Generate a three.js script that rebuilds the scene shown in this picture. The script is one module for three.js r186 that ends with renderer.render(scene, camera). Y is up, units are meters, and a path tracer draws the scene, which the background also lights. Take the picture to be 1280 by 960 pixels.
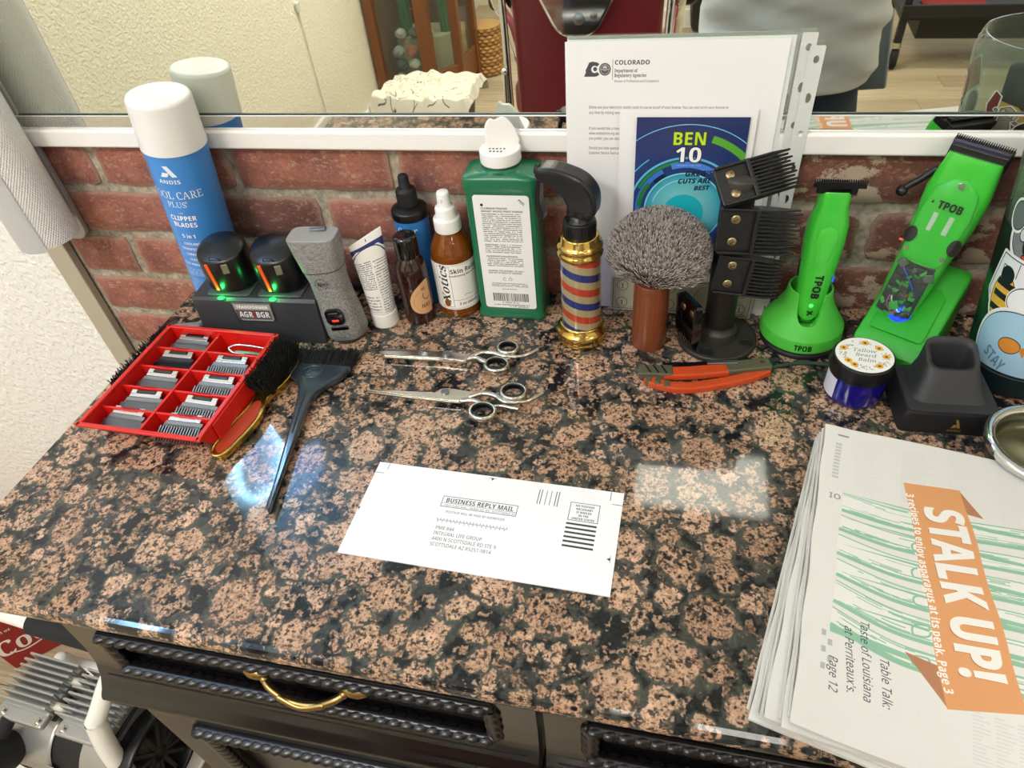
import * as THREE from 'three';
import { RoundedBoxGeometry } from 'three/addons/geometries/RoundedBoxGeometry.js';
import { mergeGeometries, toCreasedNormals } from 'three/addons/utils/BufferGeometryUtils.js';
import { MarchingCubes } from 'three/addons/objects/MarchingCubes.js';
import { RectAreaLightUniformsLib } from 'three/addons/lights/RectAreaLightUniformsLib.js';

// ---------------------------------------------------------------- camera, sky, lights, exposure
const CT = 0.86;                                   // height of the counter top; the floor is y = 0
const scene = new THREE.Scene();
scene.background = new THREE.Color(0.62, 0.78, 1.0);
scene.backgroundIntensity = 1.5;
const camera = new THREE.PerspectiveCamera(58.97, 4 / 3, 0.01, 60);
camera.position.set(0, CT + 0.4733, 0.6511);
camera.rotation.set(-0.7479, 0.2871, -0.1149, 'YXZ');
const renderer = new THREE.WebGLRenderer({ antialias: true });
renderer.toneMapping = THREE.LinearToneMapping;
renderer.toneMappingExposure = 1.14;
renderer.shadowMap.enabled = true;
RectAreaLightUniformsLib.init();
const LIGHTS = [[0.2, 1.15, 0.5, 0.3, 6], [-0.85, 1.9, 0.62, 0.4, 40], [1.55, 1.16, 0.62, 0.3, 9], [-0.75, 2.95, 0.62, 0.3, 16], [0.5, 2.95, 0.62, 0.3, 20], [1.75, 2.95, 0.62, 0.3, 16]];
const LIGHT_COLOR = [1.0, 0.96, 0.9];
const ROOM = { x0: -1.5, x1: 2.8, z1: 4.65, h: 2.6 };
for (const [x, z, w, d, power] of LIGHTS) {
  const l = new THREE.RectAreaLight(new THREE.Color(...LIGHT_COLOR), power, w, d);
  l.position.set(x, ROOM.h - 0.045, z); l.rotation.x = -Math.PI / 2; l.name = 'ceiling_light_glow'; scene.add(l);
}

// ---------------------------------------------------------------- helpers
const PI = Math.PI, V = (x, y, z) => new THREE.Vector3(x, y, z), V2 = (x, y) => new THREE.Vector2(x, y);
let seedState = 7;
const rnd = (a = 1, b) => { seedState = (seedState * 1664525 + 1013904223) >>> 0; const r = seedState / 4294967296; return b === undefined ? r * a : a + r * (b - a); };
const hash = (x, y) => { let h = Math.imul(x, 374761393) + Math.imul(y, 668265263); h = Math.imul(h ^ (h >>> 13), 1274126177); return ((h ^ (h >>> 16)) >>> 0) / 4294967296; };
function noise(x, y) {
  const ix = Math.floor(x), iy = Math.floor(y), fx = x - ix, fy = y - iy, u = fx * fx * (3 - 2 * fx), v = fy * fy * (3 - 2 * fy);
  const a = hash(ix, iy), b = hash(ix + 1, iy), c = hash(ix, iy + 1), d = hash(ix + 1, iy + 1);
  return a + (b - a) * u + (c - a) * v + (a - b - c + d) * u * v;
}
const fbm = (x, y, o = 4) => { let s = 0, a = 0.5, t = 0; for (let i = 0; i < o; i++) { s += a * noise(x, y); t += a; x = x * 2.03 + 17.1; y = y * 2.03 + 5.3; a *= 0.5; } return s / t; };
const clamp = (x, a = 0, b = 1) => Math.min(b, Math.max(a, x)), mix = (a, b, t) => a + (b - a) * t, step = (a, b, x) => { const t = clamp((x - a) / (b - a)); return t * t * (3 - 2 * t); };
const used = new Map();
function numbered(name) { const n = used.get(name) || 0; used.set(name, n + 1); return n ? name + '_' + String(n).padStart(3, '0') : name; }
function info(o, label, category, group, kind) {
  if (label) o.userData.label = label; if (category) o.userData.category = category;
  if (group) o.userData.group = group; if (kind) o.userData.kind = kind; return o;
}
const shade = (m) => { m.castShadow = true; m.receiveShadow = true; return m; };
function thing(name, label, category, [x, y, z] = [0, 0, 0], ry = 0, group) {       // y is above the counter top
  const o = new THREE.Group(); o.name = numbered(name); o.position.set(x, CT + y, z); o.rotation.y = ry;
  scene.add(o); return info(o, label, category, group);
}
const G = (g) => (Array.isArray(g) ? (g.length === 1 ? g[0] : mergeGeometries(g.map((k) => { const c = k.index ? k.toNonIndexed() : k.clone(); for (const n of Object.keys(c.attributes)) if (!['position', 'normal', 'uv'].includes(n)) c.deleteAttribute(n); if (!c.attributes.uv) c.setAttribute('uv', new THREE.BufferAttribute(new Float32Array(c.attributes.position.count * 2), 2)); return c; }))) : g);
function part(parent, name, geo, material, label) { const m = shade(new THREE.Mesh(G(geo), material)); m.name = name; if (label) m.userData.label = label; parent.add(m); return m; }
function single(name, geo, material, label, category, [x, y, z] = [0, 0, 0], ry = 0, group) {
  const m = shade(new THREE.Mesh(G(geo), material)); m.name = numbered(name); m.position.set(x, CT + y, z); m.rotation.y = ry; scene.add(m); return info(m, label, category, group);
}
function struct(name, geo, material, pos = [0, 0, 0]) { const m = shade(new THREE.Mesh(G(geo), material)); m.name = name; m.position.set(pos[0], pos[1] + CT, pos[2]); scene.add(m); m.userData.kind = 'structure'; return m; }
// materials
const M = (color, roughness = 0.5, metalness = 0, extra = {}) => new THREE.MeshPhysicalMaterial({ color, roughness, metalness, ...extra });
function canvas(w, h, draw) {
  const c = document.createElement('canvas'); c.width = w; c.height = h; const g = c.getContext('2d'); draw(g, w, h);
  const t = new THREE.CanvasTexture(c); t.colorSpace = THREE.SRGBColorSpace; t.wrapS = t.wrapT = THREE.RepeatWrapping; return t;
}
function data(w, h, f, srgb = true) {               // f(u, v, i, j) -> [r, g, b] 0..255
  const a = new Uint8Array(w * h * 4);
  for (let j = 0; j < h; j++) for (let i = 0; i < w; i++) { const c = f((i + 0.5) / w, (j + 0.5) / h, i, j), k = (j * w + i) * 4; a[k] = clamp(c[0], 0, 255); a[k + 1] = clamp(c[1], 0, 255); a[k + 2] = clamp(c[2], 0, 255); a[k + 3] = 255; }
  const t = new THREE.DataTexture(a, w, h); t.magFilter = THREE.LinearFilter; t.minFilter = THREE.LinearFilter; t.wrapS = t.wrapT = THREE.RepeatWrapping; if (srgb) t.colorSpace = THREE.SRGBColorSpace; t.needsUpdate = true; return t;
}
// geometry
const T = (g, x = 0, y = 0, z = 0) => g.translate(x, y, z);
const R = (g, x = 0, y = 0, z = 0) => { if (x) g.rotateX(x); if (y) g.rotateY(y); if (z) g.rotateZ(z); return g; };
const box = (w, h, d, x = 0, y = 0, z = 0) => new THREE.BoxGeometry(w, h, d).translate(x, y, z);
const rbox = (w, h, d, r, x = 0, y = 0, z = 0, s = 2) => new RoundedBoxGeometry(w, h, d, s, Math.min(r, w / 2 - 1e-5, h / 2 - 1e-5, d / 2 - 1e-5)).translate(x, y, z);
const cyl = (r0, r1, h, x = 0, y = 0, z = 0, s = 32, open = false) => new THREE.CylinderGeometry(r1, r0, h, s, 1, open).translate(x, y + h / 2, z);     // r0 at the bottom, base at y
const ball = (r, x = 0, y = 0, z = 0, s = 20) => new THREE.SphereGeometry(r, s, Math.round(s * 0.7)).translate(x, y, z);
const torus = (R0, r, x = 0, y = 0, z = 0, s = 40, t = 10) => new THREE.TorusGeometry(R0, r, t, s).translate(x, y, z);
const ring = (R0, r, y, s = 40) => new THREE.TorusGeometry(R0, r, 10, s).rotateX(PI / 2).translate(0, y, 0);
const lathe = (pts, s = 40) => new THREE.LatheGeometry(pts.map((p) => V2(p[0], p[1])), s);
const creased = (g, a = 0.6) => toCreasedNormals(g, a);
const pathOf = (pts, closed) => new THREE.CatmullRomCurve3(pts.map((p) => V(...p)), closed, 'centripetal');
function tube(pts, r, seg = 40, rs = 8, closed = false) {
  const c = pathOf(pts, closed), g = [new THREE.TubeGeometry(c, seg, r, rs, closed)];
  if (!closed) { const a = c.getPoint(0), b = c.getPoint(1); g.push(ball(r, a.x, a.y, a.z, 8), ball(r, b.x, b.y, b.z, 8)); }
  return G(g);
}
function bar(a, b, r, s = 12) {                     // a rod from a to b
  const A = V(...a), B = V(...b), d = B.clone().sub(A), g = new THREE.CylinderGeometry(r, r, d.length(), s);
  g.applyQuaternion(new THREE.Quaternion().setFromUnitVectors(V(0, 1, 0), d.clone().normalize())); const m = A.add(B).multiplyScalar(0.5); return g.translate(m.x, m.y, m.z);
}
function shapeOf(pts) { const s = new THREE.Shape(); pts.forEach((p, i) => (i ? s.lineTo(p[0], p[1]) : s.moveTo(p[0], p[1]))); s.closePath(); return s; }
function spline(pts, n = 40, closed = true) { return new THREE.CatmullRomCurve3(pts.map((p) => V(p[0], p[1], 0)), closed, 'centripetal').getPoints(n).map((p) => [p.x, p.y]); }
function ext(shape, depth, bevel = 0, seg = 2) {    // extruded along z from 0 to depth
  return new THREE.ExtrudeGeometry(shape, { depth: depth - 2 * bevel, bevelEnabled: bevel > 0, bevelThickness: bevel, bevelSize: bevel, bevelOffset: -bevel, bevelSegments: seg, curveSegments: 16 }).translate(0, 0, bevel);
}
const lay = (g, y = 0) => g.rotateX(PI / 2).translate(0, y, 0);    // shape (x, z) drawn as (x, y): lies on the counter, top at y
function roundRect(w, h, r, cx = 0, cy = 0) { const s = new THREE.Shape(), x = cx - w / 2, y = cy - h / 2; s.moveTo(x + r, y); s.lineTo(x + w - r, y); s.absarc(x + w - r, y + r, r, -PI / 2, 0); s.lineTo(x + w, y + h - r); s.absarc(x + w - r, y + h - r, r, 0, PI / 2); s.lineTo(x + r, y + h); s.absarc(x + r, y + h - r, r, PI / 2, PI); s.lineTo(x, y + r); s.absarc(x + r, y + r, r, PI, 1.5 * PI); return s; }
// sections { y, x, z, w, d, n, tx, tz }: superellipse rings joined into one skin; tx and tz tilt the ring
function loft(secs, seg = 40, caps = true) {
  const pos = [], uv = [], idx = [], ringPts = secs.map((s) => {
    const p = [];
    for (let i = 0; i <= seg; i++) {
      const a = (i / seg) * 2 * PI, n = s.n || 2, c = Math.cos(a), q = Math.sin(a), ex = 2 / n;
      const dx = Math.sign(c) * Math.pow(Math.abs(c), ex) * s.w / 2, dz = Math.sign(q) * Math.pow(Math.abs(q), ex) * s.d / 2;
      p.push([(s.x || 0) + dx, s.y + dx * (s.tx || 0) + dz * (s.tz || 0), (s.z || 0) + dz]);
    }
    return p;
  });
  ringPts.forEach((p, j) => p.forEach((q, i) => { pos.push(...q); uv.push(i / seg, j / (secs.length - 1)); }));
  const W = seg + 1;
  for (let j = 0; j < secs.length - 1; j++) for (let i = 0; i < seg; i++) { const a = j * W + i, b = a + 1, c = a + W, d = c + 1; idx.push(a, c, b, b, c, d); }
  if (caps) for (const [j, up] of [[0, false], [secs.length - 1, true]]) {
    const base = pos.length / 3, s = secs[j]; ringPts[j].forEach((q) => { pos.push(...q); uv.push(0.5, 0.5); });
    const c = pos.length / 3; pos.push(s.x || 0, s.y, s.z || 0); uv.push(0.5, 0.5);
    for (let i = 0; i < seg; i++) up ? idx.push(base + i, c, base + i + 1) : idx.push(base + i + 1, c, base + i);
  }
  const g = new THREE.BufferGeometry(); g.setAttribute('position', new THREE.Float32BufferAttribute(pos, 3)); g.setAttribute('uv', new THREE.Float32BufferAttribute(uv, 2)); g.setIndex(idx);
  g.computeVertexNormals();
  const n = g.attributes.normal, v = V(), w = V();
  for (let j = 0; j < secs.length; j++) { const a = j * W, b = a + seg; v.fromBufferAttribute(n, a).add(w.fromBufferAttribute(n, b)).normalize(); n.setXYZ(a, v.x, v.y, v.z); n.setXYZ(b, v.x, v.y, v.z); }
  return g;
}
// a curved label: part of a cylinder wall just off radius r, centred on angle a (0 faces +z), canvas across it
function wrap(r, y0, y1, a, span, s = 24, r1) { const g = new THREE.CylinderGeometry(r1 ?? r, r, y1 - y0, s, 1, true, a - span / 2, span); return g.translate(0, (y0 + y1) / 2, 0); }
const plane = (w, h, x = 0, y = 0, z = 0) => new THREE.PlaneGeometry(w, h).translate(x, y, z);
const decal = (tex, roughness = 0.5, extra = {}) => M(0xffffff, roughness, 0, { map: tex, transparent: true, ...extra });
function text(g, s, x, y, size, color = '#000', o = {}) {
  g.save(); g.translate(x, y); if (o.rot) g.rotate(o.rot); g.scale(o.sx || 1, 1); g.font = `${o.style || ''} ${size}px ${o.font || 'sans-serif'}`; g.textAlign = o.align || 'center'; g.textBaseline = 'middle'; g.fillStyle = color; g.fillText(s, 0, 0);
  if (o.stroke) { g.lineWidth = o.stroke; g.strokeStyle = o.strokeColor || color; g.strokeText(s, 0, 0); } g.restore();
}
function scribble(g, x0, x1, y, h, color, dens = 1, gap = true) {       // lines of print too small to read
  g.fillStyle = color; let x = x0;
  while (x < x1) { const w = rnd(2, 5) * dens; if (gap && rnd() < 0.16) { x += w; continue; } g.fillRect(x, y - h / 2 + rnd(-0.1, 0.1) * h, Math.min(w * 0.75, x1 - x), h * rnd(0.6, 1)); x += w; }
}
const MAT = {
  black: M(0x0b0b0d, 0.35), blackMatte: M(0x121214, 0.6), blackGloss: M(0x060608, 0.12, 0, { clearcoat: 0.6 }), rubber: M(0x17181a, 0.8), white: M(0xf0eeea, 0.35), whiteMatte: M(0xece8e0, 0.7),
  steel: M(0xc4c4c2, 0.22, 1), steelDull: M(0x8f9092, 0.42, 1), chrome: M(0xe2e4e6, 0.06, 1), gold: M(0xd9b062, 0.2, 1), brass: M(0xb08c4a, 0.3, 1), brassDull: M(0x9a8460, 0.4, 1),
  green: M(0x34cf2b, 0.42), greenSoft: M(0x4bbd3c, 0.55), red: M(0xd81f1a, 0.42, 0, { transmission: 0.05 }),
};
// ---------------------------------------------------------------- surfaces
const plasterBump = data(512, 512, (u, v) => { const x = u * 72, y = v * 72, t = step(0.35, 0.7, fbm(x, y, 3)); return [clamp(t) * 255, 0, 0].map((k, i, a) => a[0]); }, false);
plasterBump.repeat.set(2.2, 2.2);
const plaster = M(0xf5f1e8, 0.75, 0, { bumpMap: plasterBump, bumpScale: 0.001 });
const plasterLeft = M(0xf2ecd6, 0.75, 0, { bumpMap: plasterBump, bumpScale: 0.0009 });
function uvMetres(g) {                              // box-project uv in metres
  const p = g.attributes.position, n = g.attributes.normal, uv = g.attributes.uv;
  for (let i = 0; i < p.count; i++) { const a = Math.abs(n.getX(i)), b = Math.abs(n.getY(i)), c = Math.abs(n.getZ(i)); if (a >= b && a >= c) uv.setXY(i, p.getZ(i), p.getY(i)); else if (b >= c) uv.setXY(i, p.getX(i), p.getZ(i)); else uv.setXY(i, p.getX(i), p.getY(i)); }
  return g;
}
const wallBox = (x0, x1, y0, y1, z0, z1) => uvMetres(box(x1 - x0, y1 - y0, z1 - z0, (x0 + x1) / 2, (y0 + y1) / 2, (z0 + z1) / 2));
const TOP = ROOM.h - CT;
// back wall: plaster around a field of brick
const BX0 = -0.8255, BX1 = 1.5, BY1 = 0.19;
const wallBack = struct('wall_back', [wallBox(ROOM.x0 - 0.15, BX0, -CT, TOP, -0.15, 0), wallBox(BX1, ROOM.x1 + 0.15, -CT, TOP, -0.15, 0), wallBox(BX0, BX1, BY1, TOP, -0.15, 0)], plaster);
const mortarTex = data(512, 512, (u, v) => { const n = fbm(u * 40, v * 40, 4), s = fbm(u * 130, v * 130, 2), k = 0.75 + n * 0.35 + (s - 0.5) * 0.35; return [178 * k, 168 * k, 150 * k]; });
mortarTex.repeat.set(2, 2);
const mortar = part(wallBack, 'mortar', wallBox(BX0, BX1, -CT, BY1, -0.15, -0.0055), M(0xffffff, 0.95, 0, { map: mortarTex, bumpMap: mortarTex, bumpScale: 0.002 }));
// bricks
function brickTex(kind, s) {
  return data(256, 96, (u, v) => {
    const x = u * 20 + s * 31, y = v * 7 + s * 17, n = fbm(x * 0.5, y * 0.5, 4), f = fbm(x * 3, y * 3, 3), g = fbm(x * 9, y * 9, 2);
    const dark = kind >= 2 ? 0.78 : kind === 1 ? 0.82 : 1;
    let r = (150 + (n - 0.5) * 56 + (f - 0.5) * 30 + (g - 0.5) * 26) * dark, gg = (95 + (n - 0.5) * 34 + (f - 0.5) * 22 + (g - 0.5) * 20) * dark, b = (81 + (n - 0.5) * 24 + (f - 0.5) * 18 + (g - 0.5) * 16) * dark;
    if (kind === 1) { r *= 0.9; gg *= 0.95; }
    const sc = fbm(x * 0.9 + 40, y * 2.6 + 9, 4), w = step(0.56, 0.68, sc) * 0.6 * step(0.42, 0.66, f);         // scuffs of lime
    let t = w * (kind === 0 ? 0.85 : 0.7);
    if (kind >= 2) { const c = fbm(x * 0.3 + s * 7, y * 0.35 + 3, 5); t = Math.max(t, step(kind === 3 ? 0.5 : 0.57, kind === 3 ? 0.55 : 0.62, c + (g - 0.5) * 0.12) * 0.85); }
    if (g > 0.78) t = Math.max(t, 0.25);
    const e = Math.min(u, 1 - u) * 2.6, e2 = Math.min(v, 1 - v), ed = step(0.1, 0.0, Math.min(e, e2) + (f - 0.5) * 0.12) * 0.45; t = Math.max(t, ed);
    return [mix(r, 186, t), mix(gg, 172, t), mix(b, 148, t)];
  });
}
const brickMats = [0, 0, 0, 1, 1, 2, 2, 3].map((k, i) => { const t = brickTex(k, i + 1); return M(0xffffff, 0.86, 0, { map: t, bumpMap: t, bumpScale: 0.0015 }); });
function brickGeo(w, h, s) {
  const nx = 9, ny = 4, pos = [], uv = [], idx = [], at = (i, j) => j * (nx + 1) + i;
  for (let j = 0; j <= ny; j++) for (let i = 0; i <= nx; i++) {
    const ex = i === 0 || i === nx, ey = j === 0 || j === ny, k = (a) => (hash(i * 7 + a + s * 131, j * 13 + s * 57) - 0.5);
    let x = (i / nx - 0.5) * w + (ey && !ex ? k(1) * 0.006 : k(1) * 0.004), y = (j / ny - 0.5) * h + k(2) * 0.0032;
    if (ex && ey) { x *= 1 - 0.004 / w; y *= 0.95; }
    pos.push(x, y, (ex || ey ? -0.0018 : 0) + k(3) * 0.0012); uv.push(i / nx, j / ny);
  }
  for (let j = 0; j < ny; j++) for (let i = 0; i < nx; i++) { const a = at(i, j), b = at(i + 1, j), c = at(i, j + 1), d = at(i + 1, j + 1); idx.push(a, b, c, b, d, c); }
  const rim = []; for (let i = 0; i < nx; i++) rim.push(at(i, 0)); for (let j = 0; j < ny; j++) rim.push(at(nx, j)); for (let i = nx; i > 0; i--) rim.push(at(i, ny)); for (let j = ny; j > 0; j--) rim.push(at(0, j));
  const b0 = pos.length / 3; rim.forEach((r) => { pos.push(pos[r * 3] * 1.006, pos[r * 3 + 1] * 1.01, -0.0075); uv.push(uv[r * 2], uv[r * 2 + 1]); });
  rim.forEach((r, k) => { const r2 = rim[(k + 1) % rim.length], c = b0 + k, d = b0 + (k + 1) % rim.length; idx.push(r, c, r2, r2, c, d); });
  const g = new THREE.BufferGeometry(); g.setAttribute('position', new THREE.Float32BufferAttribute(pos, 3)); g.setAttribute('uv', new THREE.Float32BufferAttribute(uv, 2)); g.setIndex(idx); g.computeVertexNormals(); return g;
}
{
  const course = 0.0642, joint = 0.0122, y0 = 0.1187, rows = [
    [0, [-0.878, -0.683, -0.496, -0.297, -0.1, 0.085, 0.268, 0.465, 0.66, 0.855]], [1, [-0.79, -0.593, -0.396, -0.199, -0.005, 0.19, 0.385, 0.58, 0.775]], [2, [-0.886, -0.693, -0.497, -0.3, -0.103, 0.092, 0.288, 0.48, 0.675, 0.87]],
    [3, [-0.79, -0.593, -0.4]], [4, [-0.88, -0.68, -0.48]], [5, [-0.79, -0.6, -0.4]], [6, [-0.88, -0.68, -0.48]], [7, [-0.79, -0.6, -0.4]], [8, [-0.88, -0.68, -0.48]], [9, [-0.79, -0.6, -0.4]], [10, [-0.88, -0.68, -0.48]], [11, [-0.79, -0.6, -0.4]]];
  let s = 3;
  for (const [r, xs] of rows) for (let i = 0; i < xs.length - 1; i++) {
    let a = xs[i] + joint / 2, b = xs[i + 1] - joint / 2; a = Math.max(a, -0.785); if (b - a < 0.03) continue; s++;
    const g = brickGeo(b - a, course - joint, s); const mid = (a + b) / 2, right = mid > 0.02;
    const m = right ? brickMats[(mid > 0.28 && r === 0) ? 4 : 5 + (s % 3)] : mid > -0.42 && r === 1 && mid < -0.3 ? brickMats[3] : mid > -0.5 && mid < -0.38 && r === 1 ? brickMats[3] : brickMats[s % 3];
    const k = part(wallBack, 'brick', g, m); k.position.set(mid, y0 - r * course + course / 2, 0);
  }
}
// vertical bead where brick meets plaster, painted ledge under the mirror
struct('trim_1', rbox(0.034, 1.06, 0.012, 0.002, 0, 0, 0), M(0xb9ad96, 0.7), [-0.8085, -0.34, 0.003]);
const trimMat = M(0xf3f0ea, 0.4);
struct('trim_2', [rbox(1.39, 0.0205, 0.016, 0.003, -0.095, 0, 0), rbox(0.906, 0.0205, 0.0163, 0.003, 1.0535, 0, 0)], trimMat, [0, 0.189, 0.006]);
// mirror
{
  const m = thing('wall_mirror', 'large frameless wall mirror with a slanted polished lower edge above the brick', 'mirror', [0, 0, 0]);
  const silver = M(new THREE.Color(0.84, 0.87, 0.79), 0.012, 1);
  const x0 = -0.766, x1 = 1.5, y0 = 0.2152, y1 = 1.35;
  part(m, 'mirror_glass', box(x1 - x0, y1 - y0, 0.006, (x0 + x1) / 2, (y0 + y1) / 2, 0.003), silver);
  const bev = new THREE.BufferGeometry(); bev.setAttribute('position', new THREE.Float32BufferAttribute([-0.79, 0.2, 0.0081, x1, 0.2, 0.0081, x1, 0.2135, 0.0086, -0.79, 0.2135, 0.0086, -0.79, 0.2, 0.001, x1, 0.2, 0.001, x1, 0.2135, 0.001, -0.79, 0.2135, 0.001], 3)); bev.setAttribute('uv', new THREE.Float32BufferAttribute(new Array(16).fill(0), 2)); bev.setIndex([0, 1, 2, 0, 2, 3, 4, 6, 5, 4, 7, 6, 3, 2, 6, 3, 6, 7, 0, 5, 1, 0, 4, 5, 0, 3, 7, 0, 7, 4, 1, 5, 6, 1, 6, 2]);
  part(m, 'bevelled_edge', bev.toNonIndexed(), M(new THREE.Color(0.78, 0.79, 0.76), 0.03, 1)).geometry.computeVertexNormals();
  part(m, 'polished_edge', [rbox(x1 + 0.79, 0.0012, 0.0015, 0.0005, (x1 - 0.79) / 2, 0.214, 0.0088), rbox(x1 + 0.79, 0.001, 0.003, 0.0005, (x1 - 0.79) / 2, 0.1999, 0.0078)], M(0xf0f0ee, 0.3, 0.3));
  part(m, 'glass_edge', [box(x1 - x0, 0.0012, 0.007, (x0 + x1) / 2, 0.2151, 0.0035), box(0.0015, y1 - y0, 0.007, x0, (y0 + y1) / 2, 0.0035)], M(0x3b4a44, 0.3));
}
// counter top of brown granite: rounded crystals in a dark ground
const W = 1.25, D = 0.47;
const granite = (() => {
  const w = 2000, h = 760, cell = 0.0125, pts = new Map(); seedState = 99;
  const nx = Math.ceil(W / cell), ny = Math.ceil(D / cell) + 1, big = [];
  for (let k = 0; k < 5200; k++) { const x = rnd(W), y = rnd(D), r = k < 500 ? rnd(0.012, 0.021) : k < 1800 ? rnd(0.007, 0.013) : rnd(0.0035, 0.007); if (big.every((b) => Math.hypot(b[0] - x, b[1] - y) > (b[2] + r) * (k < 500 ? 0.93 : 0.9))) big.push([x, y, r, rnd(), rnd(0.8, 1.25), rnd(PI)]); }
  for (const b of big) { const q = Math.ceil(b[2] * 1.7 / cell), ix = Math.floor(b[0] / cell), iy = Math.floor(b[1] / cell); for (let i = -q; i <= q; i++) for (let j = -q; j <= q; j++) { const key = (ix + i) + ',' + (iy + j); if (!pts.has(key)) pts.set(key, []); pts.get(key).push(b); } }
  return data(w, h, (u, v) => {
    const X = u * W, Y = v * D, n1 = fbm(X * 170, Y * 170, 3) - 0.5, n2 = fbm(X * 170 + 50, Y * 170 + 80, 3) - 0.5, px = X + n1 * 0.011, py = Y + n2 * 0.011;
    const fine = fbm(X * 620, Y * 620, 3), mid = fbm(X * 260 + 9, Y * 260, 3), blot = fbm(X * 75 + 3, Y * 75 + 11, 3);
    let best = 9, bb = null; for (const b of pts.get(Math.floor(X / cell) + ',' + Math.floor(Y / cell)) || []) { const dx = px - b[0], dy = py - b[1], c = Math.cos(b[5]), s = Math.sin(b[5]), d = Math.hypot((dx * c + dy * s) * b[4], (-dx * s + dy * c) / b[4]) / b[2]; if (d < best) { best = d; bb = b; } }
    let r = 20 + fine * 18, g = 21 + fine * 19, bl = 23 + fine * 19;                     // black mica
    const grey = step(0.5, 0.64, blot + (mid - 0.5) * 0.3); r = mix(r, 56 + mid * 36, grey * 0.65); g = mix(g, 58 + mid * 36, grey * 0.65); bl = mix(bl, 54 + mid * 34, grey * 0.65);
    const frag = step(0.575, 0.61, fbm(X * 170 + 77, Y * 170 + 31, 4)); let tan = frag * 0.85;
    if (bb) {
      const rim = step(1.3, 1.08, best) * step(0.9, 1.02, best); r = mix(r, 58 + fine * 40, rim * 0.7); g = mix(g, 60 + fine * 40, rim * 0.7); bl = mix(bl, 52 + fine * 36, rim * 0.7);
      const inside = step(1.04, 0.9, best), bite = bb[3] < 0.3 ? step(0.36, 0.43, mid) : step(0.2, 0.3, mid); tan = Math.max(tan * (rim > 0.4 ? 0.3 : 1), inside * bite);
    }
    const sp1 = step(0.52, 0.66, fbm(X * 850 + 3, Y * 850, 2)) * 0.55, speck = step(0.63, 0.68, fbm(X * 440 + 31, Y * 440 + 7, 2)) * 0.85;
    const tone = bb ? bb[3] : 0.5, cr = (1 - sp1 * 0.55) * 186 + (tone - 0.5) * 34 + (mid - 0.5) * 70, cg = (1 - sp1 * 0.58) * 149 + (tone - 0.5) * 32 + (mid - 0.5) * 62, cb = (1 - sp1 * 0.6) * 121 + (tone - 0.5) * 30 + (mid - 0.5) * 54;
    r = mix(r, mix(cr, 52, clamp(speck)), tan); g = mix(g, mix(cg, 46, clamp(speck)), tan); bl = mix(bl, mix(cb, 42, clamp(speck)), tan);
    return [r, g, bl];
  });
})();
granite.wrapS = granite.wrapT = THREE.MirroredRepeatWrapping;
{
  const X0 = -0.5906, TH = 0.021, prof = [];        // slab with an eased front edge
  const g = uvMetres(creased(ext(shapeOf([[-0.001, 0], [0.001, 0], [D - 0.009, 0], [D - 0.006, -0.0001], [D - 0.0025, -0.0012], [D - 0.0006, -0.004], [D, -0.008], [D - 0.0006, -TH + 0.006], [D - 0.0025, -TH + 0.002], [D - 0.006, -TH], [-0.001, -TH]]), W, 0).rotateY(-PI / 2).translate(W, 0, 0), 0.7));
  const p = g.attributes.position, uv = g.attributes.uv, nn = g.attributes.normal; for (let i = 0; i < p.count; i++) { uv.setXY(i, p.getX(i) / W, (p.getZ(i) - p.getY(i) * 0.9) / D); if (p.getY(i) > -0.00002) nn.setXYZ(i, 0, 1, 0); }
  single('granite_countertop', g, M(0xffffff, 0.055, 0, { map: granite }), 'polished brown and black granite countertop on the black cabinet', 'countertop', [X0, 0, 0.001]);
}
// ---------------------------------------------------------------- things on the counter, left to right
// paper towel roll on a wall bracket
{
  const bump = data(128, 128, (u, v) => { const a = Math.sin((u * 14 + Math.floor(v * 14) * 0.5) * 2 * PI) * Math.sin(v * 14 * 2 * PI); const c = clamp(0.5 + a * 0.5); return [c * 255, c * 255, c * 255]; }, false); bump.repeat.set(5, 8);
  const PR = 0.035, r = thing('paper_towel_roll', 'upright white quilted paper towel roll beside the mirror', 'paper towel', [-0.752, 0.08, 0.05]);
  const pm = M(0xfdfaf4, 0.9, 0, { bumpMap: bump, bumpScale: 0.0018 });
  part(r, 'paper', [cyl(PR, PR, 0.28, 0, 0, 0, 64, true), new THREE.RingGeometry(0.018, PR, 48).rotateX(PI / 2), new THREE.RingGeometry(0.018, PR, 48).rotateX(-PI / 2).translate(0, 0.28, 0)], pm);
  part(r, 'loose_sheet', new THREE.CylinderGeometry(PR + 0.001, PR + 0.001, 0.272, 40, 1, true, -1.7, 2.3).translate(0, 0.133, 0), M(0xfdfaf4, 0.9, 0, { bumpMap: bump, bumpScale: 0.0018, side: THREE.DoubleSide }));
  part(r, 'core', cyl(0.0175, 0.0175, 0.281, 0, -0.0005, 0, 32, true), M(0xb59a74, 0.9));
  const b = thing('towel_bracket', 'grey metal wall bracket holding the paper towel roll', 'bracket', [-0.762, 0.05, 0.001]);
  const s = roundRect(0.04, 0.34, 0.018, 0, 0.17);
  part(b, 'wall_plate', ext(s, 0.007, 0.0015), M(0xb4b2ae, 0.4, 0.6));
  part(b, 'arm', [R(box(0.012, 0.006, 0.055), 0, 0.2).translate(0.006, 0.335, 0.026), bar([0.01, 0.338, 0.049], [0.01, 0.045, 0.049], 0.008)], MAT.steelDull);
  for (const y of [0.105, 0.26]) part(b, 'screw', R(cyl(0.0024, 0.0024, 0.0012, 0, 0, 0, 16), PI / 2).translate(0.012, y, 0.0068), MAT.blackMatte);
}
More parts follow.
